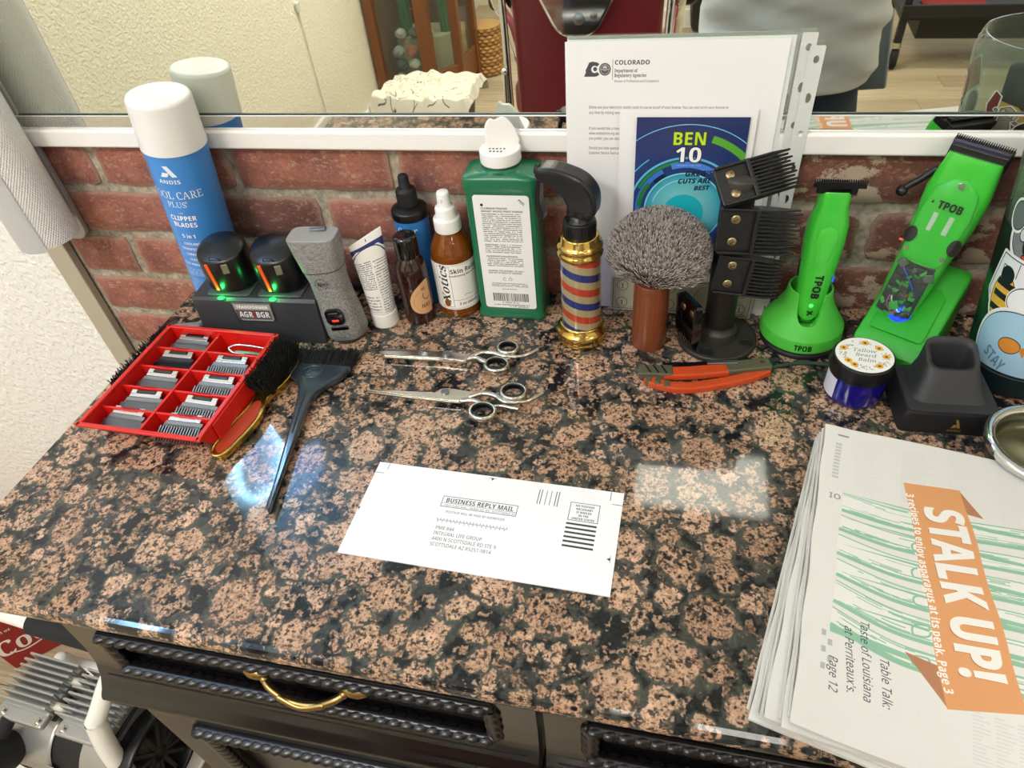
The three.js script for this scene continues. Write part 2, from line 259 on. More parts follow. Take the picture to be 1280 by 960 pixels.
// tall blue spray can
{
  const o = thing('spray_can', 'tall blue aerosol can of blade spray with a white cap', 'spray can', [-0.5455, 0.0006, 0.0385]); o.rotation.set(0.045, 0.12, -0.128);
  const blue = M(0x4690de, 0.3, 0.1), r = 0.0325;
  part(o, 'can_body', lathe([[0, 0.002], [r - 0.003, 0], [r, 0.003], [r, 0.207], [r - 0.002, 0.212], [r - 0.006, 0.214]], 56), blue);
  part(o, 'base_rim', ring(r - 0.001, 0.0015, 0.0025, 48), MAT.steel);
  part(o, 'cap', lathe([[r + 0.0012, 0.201], [r + 0.0012, 0.204], [r + 0.0008, 0.207], [r - 0.0005, 0.249], [r - 0.002, 0.2525], [r - 0.005, 0.2535], [r - 0.012, 0.2525], [r - 0.014, 0.2532], [r - 0.02, 0.252], [0, 0.2515]], 56), M(0xeceae6, 0.3));
  const t = canvas(700, 1300, (g) => {
    g.clearRect(0, 0, 700, 1300); g.fillStyle = '#e8f0fa';
    g.beginPath(); g.moveTo(330, 40); g.lineTo(372, 40); g.lineTo(430, 130); g.lineTo(388, 130); g.closePath(); g.fill(); g.beginPath(); g.moveTo(318, 92); g.quadraticCurveTo(300, 128, 290, 130); g.lineTo(340, 130); g.quadraticCurveTo(362, 128, 366, 96); g.closePath(); g.fill();
    text(g, 'ANDIS', 350, 170, 44, '#e8f0fa', { style: 'bold', sx: 1.35 });
    text(g, 'COOL CARE', 350, 285, 86, '#eaf2fc', { font: 'serif', sx: 0.95 }); text(g, 'PLUS', 340, 365, 66, '#eaf2fc', { font: 'serif' }); text(g, '®', 425, 345, 28, '#eaf2fc');
    text(g, 'FOR', 350, 440, 22, '#eaf2fc'); text(g, 'CLIPPER', 350, 485, 58, '#fff', { style: 'bold' }); text(g, 'BLADES', 350, 545, 58, '#fff', { style: 'bold' });
    text(g, '5 in 1', 350, 650, 48, '#fff', { style: 'bold' });
    ['COOLANT', 'DISINFECTANT', 'LUBRICANT', 'CLEANER', 'RUST PREVENTATIVE'].forEach((s, i) => { g.fillStyle = '#cfe0f4'; g.fillRect(190, 692 + i * 52, 320, 2); text(g, s, 350, 722 + i * 52, 32, '#f2f7ff', { style: 'bold' }); });
    for (let i = 0; i < 4; i++) scribble(g, 200, 500, 985 + i * 20, 11, 'rgba(230,240,255,.8)', 2.2);
    for (let i = 0; i < 5; i++) scribble(g, 200, 420, 1090 + i * 20, 9, 'rgba(225,236,255,.6)', 2); g.fillStyle = '#cfe0f4'; g.fillRect(190, 1205, 320, 2); scribble(g, 200, 480, 1225, 12, '#e8f0fa', 2.4); text(g, '15.5 oz', 350, 1262, 34, '#f2f7ff', { style: 'bold' });
  });
  part(o, 'label_print', wrap(r + 0.0003, 0.014, 0.197, 0.0, 2.8, 48), decal(t, 0.35));
}
// clear plastic blade case lying behind the tray
single('plastic_clip', [rbox(0.034, 0.006, 0.02, 0.002, 0, 0.003, 0), rbox(0.016, 0.004, 0.012, 0.0015, -0.02, 0.002, 0.006), torus(0.006, 0.001, 0.02, 0.004, -0.004).rotateX(0.2)], M(0xdfe2e0, 0.18, 0, { transmission: 0.75, ior: 1.45 }), 'small clear plastic clip lying behind the red blade tray', 'clip', [-0.551, 0.0006, 0.118], 0.25);
// black charging base with two clipper motors
{
  const o = thing('twin_charger', 'black twin charging base with a metal plate and two green lights', 'charger', [-0.4435, 0, 0.096], 0.05), w = 0.148, d = 0.058, h = 0.058, body = M(0x33353a, 0.45);
  part(o, 'housing', creased(ext(shapeOf([[-d / 2, 0], [d / 2, 0], [d / 2 - 0.003, h - 0.004], [d / 2 - 0.006, h - 0.001], [-d / 2 + 0.003, h], [-d / 2, h - 0.003]]), w, 0.0012).rotateY(PI / 2).rotateY(PI).translate(w / 2, 0, 0), 0.5), body);
  for (const x of [-0.031, 0.031]) {
    part(o, 'socket_plate', R(ext(roundRect(0.052, 0.044, 0.004), 0.0025, 0.0008), -PI / 2).translate(x, h - 0.001, -0.001), M(0x4a4c50, 0.5));
    const m = part(o, 'indicator_light', R(ball(0.0032, 0, 0, 0, 14).scale(1.4, 0.5, 1), 0).translate(x - 0.006, h - 0.001, 0.0245), M(0x0c5020, 0.3, 0, { emissive: 0x30ff70, emissiveIntensity: 1.6 })); m.castShadow = false;
    const l = new THREE.PointLight(0x35ff70, 0.0016); l.position.set(x - 0.006, h + 0.006, 0.0285); l.shadow.radius = 0.12; o.add(l); l.name = 'green_glow';
  }
  const t = canvas(420, 210, (g) => {
    g.clearRect(0, 0, 420, 210); g.fillStyle = '#a9abad'; g.beginPath(); g.moveTo(10, 6); g.lineTo(410, 6); g.lineTo(410, 180); g.lineTo(392, 202); g.lineTo(60, 202); g.lineTo(30, 170); g.closePath(); g.fill();
    g.fillStyle = '#5a5c60'; g.fillRect(24, 74, 372, 112); text(g, 'TRANSFORMER', 212, 42, 46, '#f4f4f4', { style: 'bold', sx: 1.02, stroke: 1.5 }); text(g, 'AGR', 122, 130, 92, '#fff', { style: 'bold', sx: 0.8 }); text(g, 'BGR', 302, 130, 92, '#fff', { style: 'bold', sx: 0.8 });
    g.fillStyle = '#b5222a'; g.beginPath(); g.moveTo(206, 82); g.lineTo(224, 104); g.lineTo(212, 126); g.lineTo(226, 150); g.lineTo(210, 184); g.lineTo(200, 150); g.lineTo(208, 126); g.lineTo(198, 104); g.closePath(); g.fill();
  });
  part(o, 'name_plate', R(rbox(0.048, 0.024, 0.0012, 0.0004), -0.05).translate(-0.002, 0.041, 0.0278), M(0x777a7d, 0.35, 0.9)); part(o, 'plate_print', R(plane(0.047, 0.0235), -0.05).translate(-0.002, 0.0411, 0.0287), decal(t, 0.35, { metalness: 0.3 }));
  let k = 0;
  for (const x of [-0.031, 0.031]) {
    const b = thing('clipper_motor', k ? 'black round clipper motor in the charger half behind the grey trimmer' : 'black round clipper motor on the charger, nearer the blue can', 'clipper motor', [-0.4435 + x * 0.998, 0.0602, 0.096 - x * 0.05 - 0.001], 0.05, 'motors on the charging base'); k++;
    const bm = M(0x101113, 0.3);
    part(b, 'motor_housing', loft([{ y: 0, w: 0.038, d: 0.036, n: 2.6 }, { y: 0.003, w: 0.04, d: 0.038, n: 2.6 }, { y: 0.0045, w: 0.052, d: 0.046, n: 2.4 }, { y: 0.03, w: 0.0535, d: 0.0475, n: 2.4, tz: -0.1 }, { y: 0.044, w: 0.053, d: 0.047, n: 2.4, tz: -0.22 }, { y: 0.0475, w: 0.05, d: 0.044, n: 2.3, tz: -0.25 }, { y: 0.0515, w: 0.032, d: 0.028, n: 2.1, tz: -0.25 }, { y: 0.0525, w: 0.004, d: 0.004, tz: -0.2 }], 44), bm);
    part(b, 'orange_slot', R(rbox(0.0042, 0.033, 0.0025, 0.001), -0.02, 0, 0.1).translate(-0.007, 0.0225, 0.0235), M(0xe8501c, 0.4, 0, { emissive: 0xe84010, emissiveIntensity: 0.03 }));
    part(b, 'metal_tab', R(rbox(0.007, 0.011, 0.002, 0.0008), -0.08, 0.4).translate(0.012, 0.033, 0.0225), M(0x8a8872, 0.4, 0.6));
    part(b, 'thumb_recess', R(torus(0.006, 0.0006, 0, 0, 0, 20, 6), 0.35).translate(0.003, 0.0425, 0.021), MAT.blackMatte);
  }
}
// grey foil shaver leaning in front of the charger
{
  const o = thing('foil_shaver', 'speckled grey handheld shaver standing by the white tube', 'shaver', [-0.3475, 0, 0.102], 0.12); o.rotation.z = 0.075; o.rotation.x = -0.03;
  const sp = data(256, 256, (u, v) => { const n = fbm(u * 130, v * 130, 2), m = 142 + (n - 0.5) * 105; return [m, m - 1, m - 3]; });
  sp.repeat.set(1.5, 0.9); const gm = M(0xffffff, 0.5, 0.25, { map: sp });
  part(o, 'body', loft([{ y: 0.004, w: 0.041, d: 0.036, n: 2.3 }, { y: 0.009, w: 0.046, d: 0.041, n: 2.4 }, { y: 0.03, w: 0.0455, d: 0.04, n: 2.4 }, { y: 0.055, w: 0.041, d: 0.036, n: 2.4 }, { y: 0.078, w: 0.0405, d: 0.034, n: 2.5 }, { y: 0.092, w: 0.0445, d: 0.035, n: 2.8 }], 44), gm);
  part(o, 'foot', cyl(0.018, 0.0195, 0.0045, 0, 0, 0, 40), M(0x2c2d30, 0.4));
  part(o, 'head', loft([{ y: 0.0925, w: 0.0445, d: 0.035, n: 3, x: 0 }, { y: 0.112, w: 0.049, d: 0.034, n: 4, x: 0.0005 }, { y: 0.128, w: 0.0515, d: 0.033, n: 5, x: 0.0005, tx: -0.1 }, { y: 0.1295, w: 0.0495, d: 0.031, n: 5, x: 0.0005, tx: -0.1 }], 48), gm);
  part(o, 'top_slot', rbox(0.018, 0.003, 0.006, 0.001, 0.004, 0.13, -0.008), M(0x70757c, 0.4, 0.6));
  part(o, 'seam', loft([{ y: 0.0918, w: 0.0449, d: 0.0354, n: 2.9 }, { y: 0.0926, w: 0.0449, d: 0.0354, n: 2.9 }], 44, false), MAT.blackMatte);
  const b = part(o, 'button_pad', R(ext(roundRect(0.021, 0.021, 0.007), 0.003, 0.001), -0.03).translate(0, 0.0385, 0.0182), MAT.blackGloss);
  part(b, 'button', rbox(0.012, 0.004, 0.002, 0.001, 0, 0.043, 0.0213), M(0x1a1a1c, 0.25)); part(b, 'red_light', rbox(0.008, 0.0026, 0.001, 0.0004, 0, 0.0345, 0.0213), M(0xd8442a, 0.4, 0, { emissive: 0xff3010, emissiveIntensity: 0.4 }));
  part(o, 'switch', rbox(0.02, 0.0055, 0.003, 0.0014, 0.001, 0.0235, 0.0198), MAT.blackGloss);
  const t = canvas(300, 220, (g) => { g.clearRect(0, 0, 300, 220); g.strokeStyle = '#26272a'; g.lineWidth = 6; g.beginPath(); g.arc(150, 105, 82, 0, 7); g.stroke(); g.beginPath(); g.moveTo(40, 105); g.lineTo(78, 105); g.moveTo(222, 105); g.lineTo(262, 105); g.stroke(); text(g, 'bgrc', 150, 102, 68, '#26272a', { style: 'bold italic', sx: 0.85 }); });
  part(o, 'logo', plane(0.024, 0.0176, -0.002, 0.079, 0.0177), decal(t));
  const t2 = canvas(300, 110, (g) => { g.clearRect(0, 0, 300, 110); g.strokeStyle = 'rgba(60,60,64,.7)'; g.lineWidth = 4; g.beginPath(); g.ellipse(150, 55, 120, 34, 0, 0, 7); g.stroke(); g.beginPath(); for (let i = 0; i < 12; i++) g.lineTo(75 + i * 13, 55 + (i % 2 ? 18 : -16)); g.stroke(); });
  part(o, 'engraving', wrap(0.0228, 0.007, 0.019, 0, 1.2, 16), decal(t2));
}
// black cable end behind the tube
single('black_cable', tube([[-0.378, 0.03, 0.055], [-0.352, 0.03, 0.048], [-0.335, 0.026, 0.032], [-0.345, 0.016, 0.02], [-0.37, 0.008, 0.018], [-0.41, 0.0062, 0.022]], 0.0055, 30, 10), MAT.rubber, 'black power cable curling on the granite behind the white tube', 'cable');
// white cream tube standing on its cap
{
  const o = thing('cream_tube', 'white squeeze tube with a navy band, standing on its cap', 'cream tube', [-0.3135, 0, 0.0735], 0.5);
  part(o, 'cap', lathe([[0, 0], [0.0146, 0], [0.0154, 0.001], [0.0152, 0.017], [0.0142, 0.0185], [0, 0.0185]], 40), MAT.white);
  const t = canvas(512, 512, (g) => {
    g.fillStyle = '#f1efe9'; g.fillRect(0, 0, 512, 512); const navy = '#2b356b';
    for (const x of [0, 256]) { g.fillStyle = navy; g.beginPath(); g.moveTo(x, 130); g.bezierCurveTo(x + 70, 120, x + 60, 70, x + 128, 64); g.bezierCurveTo(x + 190, 60, x + 190, 120, x + 256, 130); g.lineTo(x + 256, 78); g.lineTo(x, 78); g.closePath(); g.fill(); g.strokeStyle = navy; g.lineWidth = 7; g.beginPath(); g.moveTo(x, 150); g.bezierCurveTo(x + 70, 140, x + 60, 90, x + 128, 88); g.bezierCurveTo(x + 190, 84, x + 190, 140, x + 256, 150); g.stroke(); }
    g.fillStyle = navy; g.fillRect(0, 60, 512, 30); text(g, 'l', 128, 30, 30, '#222');
    for (let i = 0; i < 26; i++) scribble(g, 20, 120, 170 + i * 11, 6, '#70747c', 1.2); for (let i = 0; i < 14; i++) scribble(g, 130, 235, 165 + i * 9, 5, '#5a6070', 1.1); for (let i = 0; i < 8; i++) scribble(g, 135, 230, 320 + i * 14, 6, '#555c74', 1.1);
    for (let i = 0; i < 26; i++) scribble(g, 275, 490, 170 + i * 11, 6, '#70747c', 1.2); text(g, '12 oz', 70, 478, 18, '#888');
  });
  part(o, 'tube_body', loft([{ y: 0.0188, w: 0.0285, d: 0.0285 }, { y: 0.024, w: 0.0295, d: 0.029 }, { y: 0.06, w: 0.033, d: 0.021, tx: 0.05 }, { y: 0.095, w: 0.0365, d: 0.0075, tx: 0.2 }, { y: 0.112, w: 0.038, d: 0.0014, n: 3, tx: 0.42 }], 48), M(0xffffff, 0.35, 0, { map: t }));
}
// blue oil bottle, dark brown bottle, amber spray bottle
{
  const o = thing('oil_bottle', 'blue oil bottle with a black dropper cap, hindmost of the small bottles', 'bottle', [-0.2795, 0, 0.0215]);
  part(o, 'bottle_body', lathe([[0, 0], [0.0185, 0], [0.0195, 0.002], [0.0195, 0.108], [0.0185, 0.112], [0.01, 0.115]], 40), M(0x2f78bd, 0.3));
  part(o, 'shoulder_cap', lathe([[0.0202, 0.11], [0.0204, 0.1175], [0.019, 0.12], [0.0105, 0.1235], [0.0105, 0.1215], [0.0, 0.1215]], 40), MAT.black);
  part(o, 'nozzle', lathe([[0.0112, 0.1235], [0.0112, 0.139], [0.0098, 0.1415], [0.0062, 0.1425], [0.0056, 0.155], [0.0042, 0.157], [0, 0.157]], 30), MAT.blackMatte);
  const t = canvas(420, 300, (g) => { g.clearRect(0, 0, 420, 300); text(g, 'Oster', 215, 70, 110, '#e8eef6', { font: 'serif', style: 'italic', sx: 0.95 }); text(g, 'BLADE LUBE', 215, 160, 40, '#dfe8f4', { style: 'bold' }); for (let i = 0; i < 4; i++) scribble(g, 90, 330, 210 + i * 20, 10, 'rgba(225,235,250,.8)', 2); });
  part(o, 'label_print', wrap(0.0197, 0.068, 0.108, -0.05, 1.9, 30), decal(t, 0.3));
}
{
  const o = thing('beard_oil_bottle', 'dark brown bottle with a glossy black cap and tan leaf-shaped label', 'bottle', [-0.2745, 0, 0.0605]);
  part(o, 'bottle_body', lathe([[0, 0], [0.0165, 0], [0.0177, 0.002], [0.0177, 0.066], [0.0165, 0.074], [0.0125, 0.081], [0.011, 0.084]], 44), M(0x2a0f0b, 0.16, 0, { clearcoat: 0.4 }));
  part(o, 'cap', lathe([[0.0125, 0.0835], [0.0128, 0.0845], [0.0128, 0.105], [0.0118, 0.108], [0.0095, 0.109], [0, 0.1085]], 36), MAT.blackGloss);
  const t = canvas(300, 420, (g) => { g.clearRect(0, 0, 300, 420); g.fillStyle = '#d9a877'; g.beginPath(); g.moveTo(250, 20); g.bezierCurveTo(120, 60, 20, 180, 40, 290); g.bezierCurveTo(60, 380, 160, 410, 290, 390); g.lineTo(290, 20); g.closePath(); g.fill(); text(g, 'HI', 210, 110, 46, '#4a2c18', { style: 'bold' }); g.strokeStyle = '#4a2c18'; g.lineWidth = 9; g.beginPath(); g.arc(235, 190, 42, 0.6, 4); g.stroke(); text(g, 'HAI', 205, 300, 60, '#4a2c18', { style: 'bold italic' }); g.strokeStyle = '#7a4a26'; g.lineWidth = 3; g.beginPath(); g.arc(200, 250, 120, 2, 4.4); g.stroke(); });
  part(o, 'leaf_label', wrap(0.01785, 0.012, 0.06, 0.55, 1.7, 24), decal(t, 0.5));
}
{
  const o = thing('amber_spray_bottle', 'amber glass bottle with a white spray top and white label', 'spray bottle', [-0.2325, 0, 0.0365]), r = 0.0245;
  part(o, 'glass_body', lathe([[0, 0.0], [r - 0.003, 0], [r, 0.003], [r, 0.076], [r - 0.002, 0.085], [r - 0.007, 0.096], [0.0125, 0.103], [0.0118, 0.108]], 48), M(0xa85a16, 0.06, 0, { transmission: 0.55, thickness: 0.02, ior: 1.5, attenuationColor: new THREE.Color(0.55, 0.2, 0.03), attenuationDistance: 0.012 }));
  part(o, 'liquid', lathe([[0, 0.003], [r - 0.004, 0.003], [r - 0.0032, 0.006], [r - 0.0032, 0.072], [0, 0.072]], 40), M(0x7a3c0e, 0.3));
  part(o, 'collar', lathe([[0.0142, 0.1035], [0.0146, 0.1045], [0.0146, 0.1165], [0.0136, 0.1185], [0.0112, 0.119], [0.0108, 0.129], [0.0098, 0.1305], [0, 0.1305]], 40), MAT.white);
  part(o, 'spray_nozzle', [lathe([[0.0098, 0.13], [0.0074, 0.1325], [0.0068, 0.145], [0.0058, 0.147], [0, 0.1475]], 30), R(cyl(0.0017, 0.0017, 0.001, 0, 0, 0, 12), PI / 2).translate(-0.001, 0.14, 0.0074)], MAT.white);
  const t = canvas(760, 512, (g) => {
    g.fillStyle = '#f3f1ec'; g.fillRect(0, 0, 760, 512); g.strokeStyle = '#9a9a96'; g.lineWidth = 4; g.strokeRect(14, 14, 732, 484);
    g.strokeStyle = '#222'; g.lineWidth = 3; g.strokeRect(270, 30, 136, 450);
    text(g, 'Xotics', 335, 225, 120, '#1c1c1c', { font: 'serif', style: 'italic bold', rot: -PI / 2, sx: 1.12 }); g.fillStyle = '#8a4a18'; g.beginPath(); g.moveTo(335, 378); g.bezierCurveTo(382, 430, 380, 476, 335, 478); g.bezierCurveTo(290, 476, 290, 430, 335, 378); g.fill();
    text(g, 'Skin Relief', 575, 78, 64, '#1a1a1a', { style: 'bold', sx: 1 }); text(g, 'Conditioning Mist & Toner', 560, 128, 26, '#2a2a2a', { style: 'bold' });
    g.fillStyle = '#222'; g.fillRect(406, 400, 340, 3); g.strokeStyle = '#555'; g.lineWidth = 4; g.beginPath(); g.moveTo(520, 360); g.bezierCurveTo(560, 320, 580, 380, 620, 345); g.stroke(); text(g, '2 oz (60ml)', 560, 445, 40, '#222', { style: 'bold' }); for (let i = 0; i < 14; i++) scribble(g, 40, 240, 60 + i * 28, 12, '#777', 2.2);
  });
  part(o, 'label', wrap(r + 0.0004, 0.013, 0.073, -0.05, 3.5, 40), M(0xffffff, 0.45, 0, { map: t }));
}
// green powder bottle with its flip lid open
{
  const o = thing('powder_bottle', 'tall green rectangular powder bottle with an open white flip lid', 'bottle', [-0.1675, 0, 0.0325], 0.01), gr = M(0x1c6e4a, 0.28), W0 = 0.0765, D0 = 0.046;
  part(o, 'bottle_body', loft([{ y: 0, w: W0 - 0.003, d: D0 - 0.003, n: 9 }, { y: 0.002, w: W0, d: D0, n: 9 }, { y: 0.009, w: W0, d: D0, n: 9 }, { y: 0.0105, w: W0 - 0.003, d: D0 - 0.003, n: 9 }, { y: 0.156, w: W0 - 0.003, d: D0 - 0.003, n: 9 }, { y: 0.158, w: W0, d: D0, n: 9 }, { y: 0.168, w: W0, d: D0, n: 8 }, { y: 0.171, w: W0 - 0.003, d: D0 - 0.003, n: 7 }, { y: 0.1735, w: W0 * 0.7, d: D0 * 0.8, n: 3 }, { y: 0.174, w: 0.042, d: 0.04, n: 2 }, { y: 0.1765, w: 0.039, d: 0.037, n: 2 }], 72), gr);
  part(o, 'neck', cyl(0.018, 0.018, 0.006, 0, 0.1755, 0, 36), gr);
  const cap = part(o, 'cap', [lathe([[0.0198, 0.18], [0.0204, 0.181], [0.0204, 0.1915], [0.0194, 0.193], [0.0, 0.193]], 44)], MAT.white);
  part(cap, 'sifter_holes', [...Array(9)].map((_, i) => cyl(0.0011, 0.0011, 0.0006, -0.009 + (i % 5) * 0.0036 + (i > 4 ? 0.0018 : 0), 0.1928, 0.004 + (i > 4 ? 0.006 : 0), 8)), M(0x55524c, 0.8));
  part(cap, 'flip_lid', R(ext(shapeOf(spline([[-0.0165, 0], [0.0165, 0], [0.0165, 0.01], [0.0125, 0.024], [0.005, 0.0335], [-0.004, 0.0325], [-0.0085, 0.035], [-0.0145, 0.029], [-0.0175, 0.012]], 50)), 0.0035, 0.001).scale(0.95, 0.8, 1), -0.2, 0.5, 0.06).translate(0.002, 0.1915, -0.006), MAT.white);
  const t = canvas(420, 960, (g) => {
    g.clearRect(0, 0, 420, 960); g.fillStyle = '#efeeea'; g.beginPath(); g.roundRect(2, 2, 416, 956, 26); g.fill();
    text(g, 'PEEL', 362, 55, 26, '#222', { rot: 0.75, style: 'bold' }); g.fillStyle = '#222'; g.beginPath(); g.arc(66, 78, 11, 0, 7); g.fill();
    text(g, 'CLUBMAN PINAUD', 56, 104, 22, '#1a1a1a', { style: 'bold', align: 'left' }); text(g, 'WHISKEY WOODS FINEST POWDER', 56, 126, 19, '#1a1a1a', { style: 'bold', align: 'left' });
    for (let i = 0; i < 15; i++) scribble(g, 56, 350, 148 + i * 15.5, 8, '#3c3c3c', 1.6); text(g, 'DIRECTIONS:', 56, 396, 17, '#1a1a1a', { style: 'bold', align: 'left' }); scribble(g, 170, 340, 396, 8, '#444', 1.6); for (let i = 0; i < 4; i++) scribble(g, 56, 330, 412 + i * 15.5, 8, '#444', 1.6);
    text(g, 'INGREDIENTS/INGRÉDIENTS', 56, 492, 18, '#1a1a1a', { style: 'bold', align: 'left' }); for (let i = 0; i < 5; i++) scribble(g, 56, 340, 512 + i * 15.5, 8, '#3a3a3a', 1.6);
    text(g, 'WARNING: FOR EXTERNAL USE ONLY.', 56, 618, 16, '#1a1a1a', { style: 'bold', align: 'left' }); text(g, 'KEEP OUT OF REACH OF CHILDREN.', 56, 636, 16, '#1a1a1a', { style: 'bold', align: 'left' });
    g.strokeStyle = '#333'; g.lineWidth = 3; g.beginPath(); g.arc(180, 690, 12, 0.5, 5.5); g.stroke(); g.beginPath(); g.arc(226, 690, 12, 2, 8); g.stroke();
    for (let i = 0; i < 3; i++) scribble(g, 70, 360, 730 + i * 13, 7, '#555', 1.4); scribble(g, 150, 270, 782, 7, '#666', 1.4);
    g.fillStyle = '#1c1c1c'; let x = 70; while (x < 350) { const w = 2 + Math.floor(rnd(4)) * 1.6; g.fillRect(x, 820, w, 74); x += w + 2 + rnd(5); } text(g, '0 70066 55 81', 210, 908, 22, '#222'); scribble(g, 70, 360, 930, 9, '#333', 1.8); scribble(g, 200, 350, 946, 8, '#333', 1.6);
  });
  part(o, 'label', plane(0.0585, 0.139, 0.001, 0.0845, D0 / 2 - 0.0007), M(0xffffff, 0.4, 0, { map: t, transparent: true }));
}
// barber-pole spray bottle
{
  const o = thing('barber_pole_sprayer', 'gold-ringed spray bottle striped red, blue and white like a barber pole', 'spray bottle', [-0.0845, 0, 0.0755]), gold = M(0xd6b464, 0.16, 1);
  part(o, 'gold_base', lathe([[0, 0], [0.0255, 0], [0.0268, 0.0015], [0.0262, 0.0045], [0.0252, 0.0055], [0.0268, 0.0085], [0.0272, 0.012], [0.026, 0.0145], [0.0235, 0.016], [0.0228, 0.02], [0.0218, 0.0215], [0.0205, 0.0215]], 52), gold);
  const t = canvas(512, 512, (g) => {
    g.fillStyle = '#b5a67e'; g.fillRect(0, 0, 512, 512); const cols = ['#bf4630', '#b2a37c', '#2a3a7c', '#b2a37c'];
    for (let i = -12; i < 26; i++) { g.fillStyle = cols[((i % 4) + 4) % 4]; g.beginPath(); const y = i * 51.2 - 18, dy = 204.8; g.moveTo(0, y); g.lineTo(512, y + dy); g.lineTo(512, y + dy + 52); g.lineTo(0, y + 52); g.closePath(); g.fill(); }
  });
  part(o, 'striped_body', cyl(0.0208, 0.0208, 0.086, 0, 0.021, 0, 56, true), M(0xffffff, 0.12, 0.25, { map: t, clearcoat: 0.6 }));
  part(o, 'gold_top', lathe([[0.0205, 0.104], [0.0225, 0.105], [0.0232, 0.1075], [0.0225, 0.11], [0.0205, 0.1115], [0.0225, 0.1135], [0.023, 0.116], [0.0215, 0.1185], [0.0195, 0.1195], [0.0188, 0.1255], [0.0175, 0.127], [0, 0.127]], 52), gold);
  part(o, 'collar', [lathe([[0.0158, 0.127], [0.0158, 0.141], [0.015, 0.1425], [0.0105, 0.143], [0.0105, 0.152], [0, 0.152]], 40), ...[...Array(30)].map((_, i) => R(box(0.0007, 0.012, 0.001, 0, 0.1335, 0.0158), 0, (i / 30) * 2 * PI))], MAT.black);
  const h = part(o, 'trigger_head', ext(shapeOf(spline([[0.016, 0.15], [0.0185, 0.156], [0.0175, 0.172], [0.008, 0.1845], [-0.008, 0.1915], [-0.026, 0.1945], [-0.0375, 0.1925], [-0.0395, 0.185], [-0.0345, 0.1805], [-0.028, 0.1785], [-0.023, 0.1755], [-0.019, 0.172], [-0.0135, 0.167], [-0.0095, 0.1585], [-0.0095, 0.15]], 70)), 0.023, 0.004, 3).translate(0, 0, -0.0115), M(0x111113, 0.3));
  part(h, 'trigger', ext(shapeOf(spline([[-0.028, 0.181], [-0.0345, 0.18], [-0.037, 0.168], [-0.0375, 0.155], [-0.0345, 0.143], [-0.0365, 0.138], [-0.0405, 0.141], [-0.0425, 0.152], [-0.0415, 0.17], [-0.0375, 0.184]], 50)), 0.013, 0.0015).translate(0, 0, -0.0065), M(0x0d0d0f, 0.3));
  part(h, 'nozzle', R(cyl(0.005, 0.005, 0.004, 0, 0, 0, 20), 0, 0, PI / 2).translate(-0.038, 0.1885, 0), MAT.blackMatte); part(h, 'shoulder', cyl(0.0125, 0.0125, 0.006, 0.003, 0.1495, 0, 30), MAT.black);
  h.rotation.y = -0.18;
}
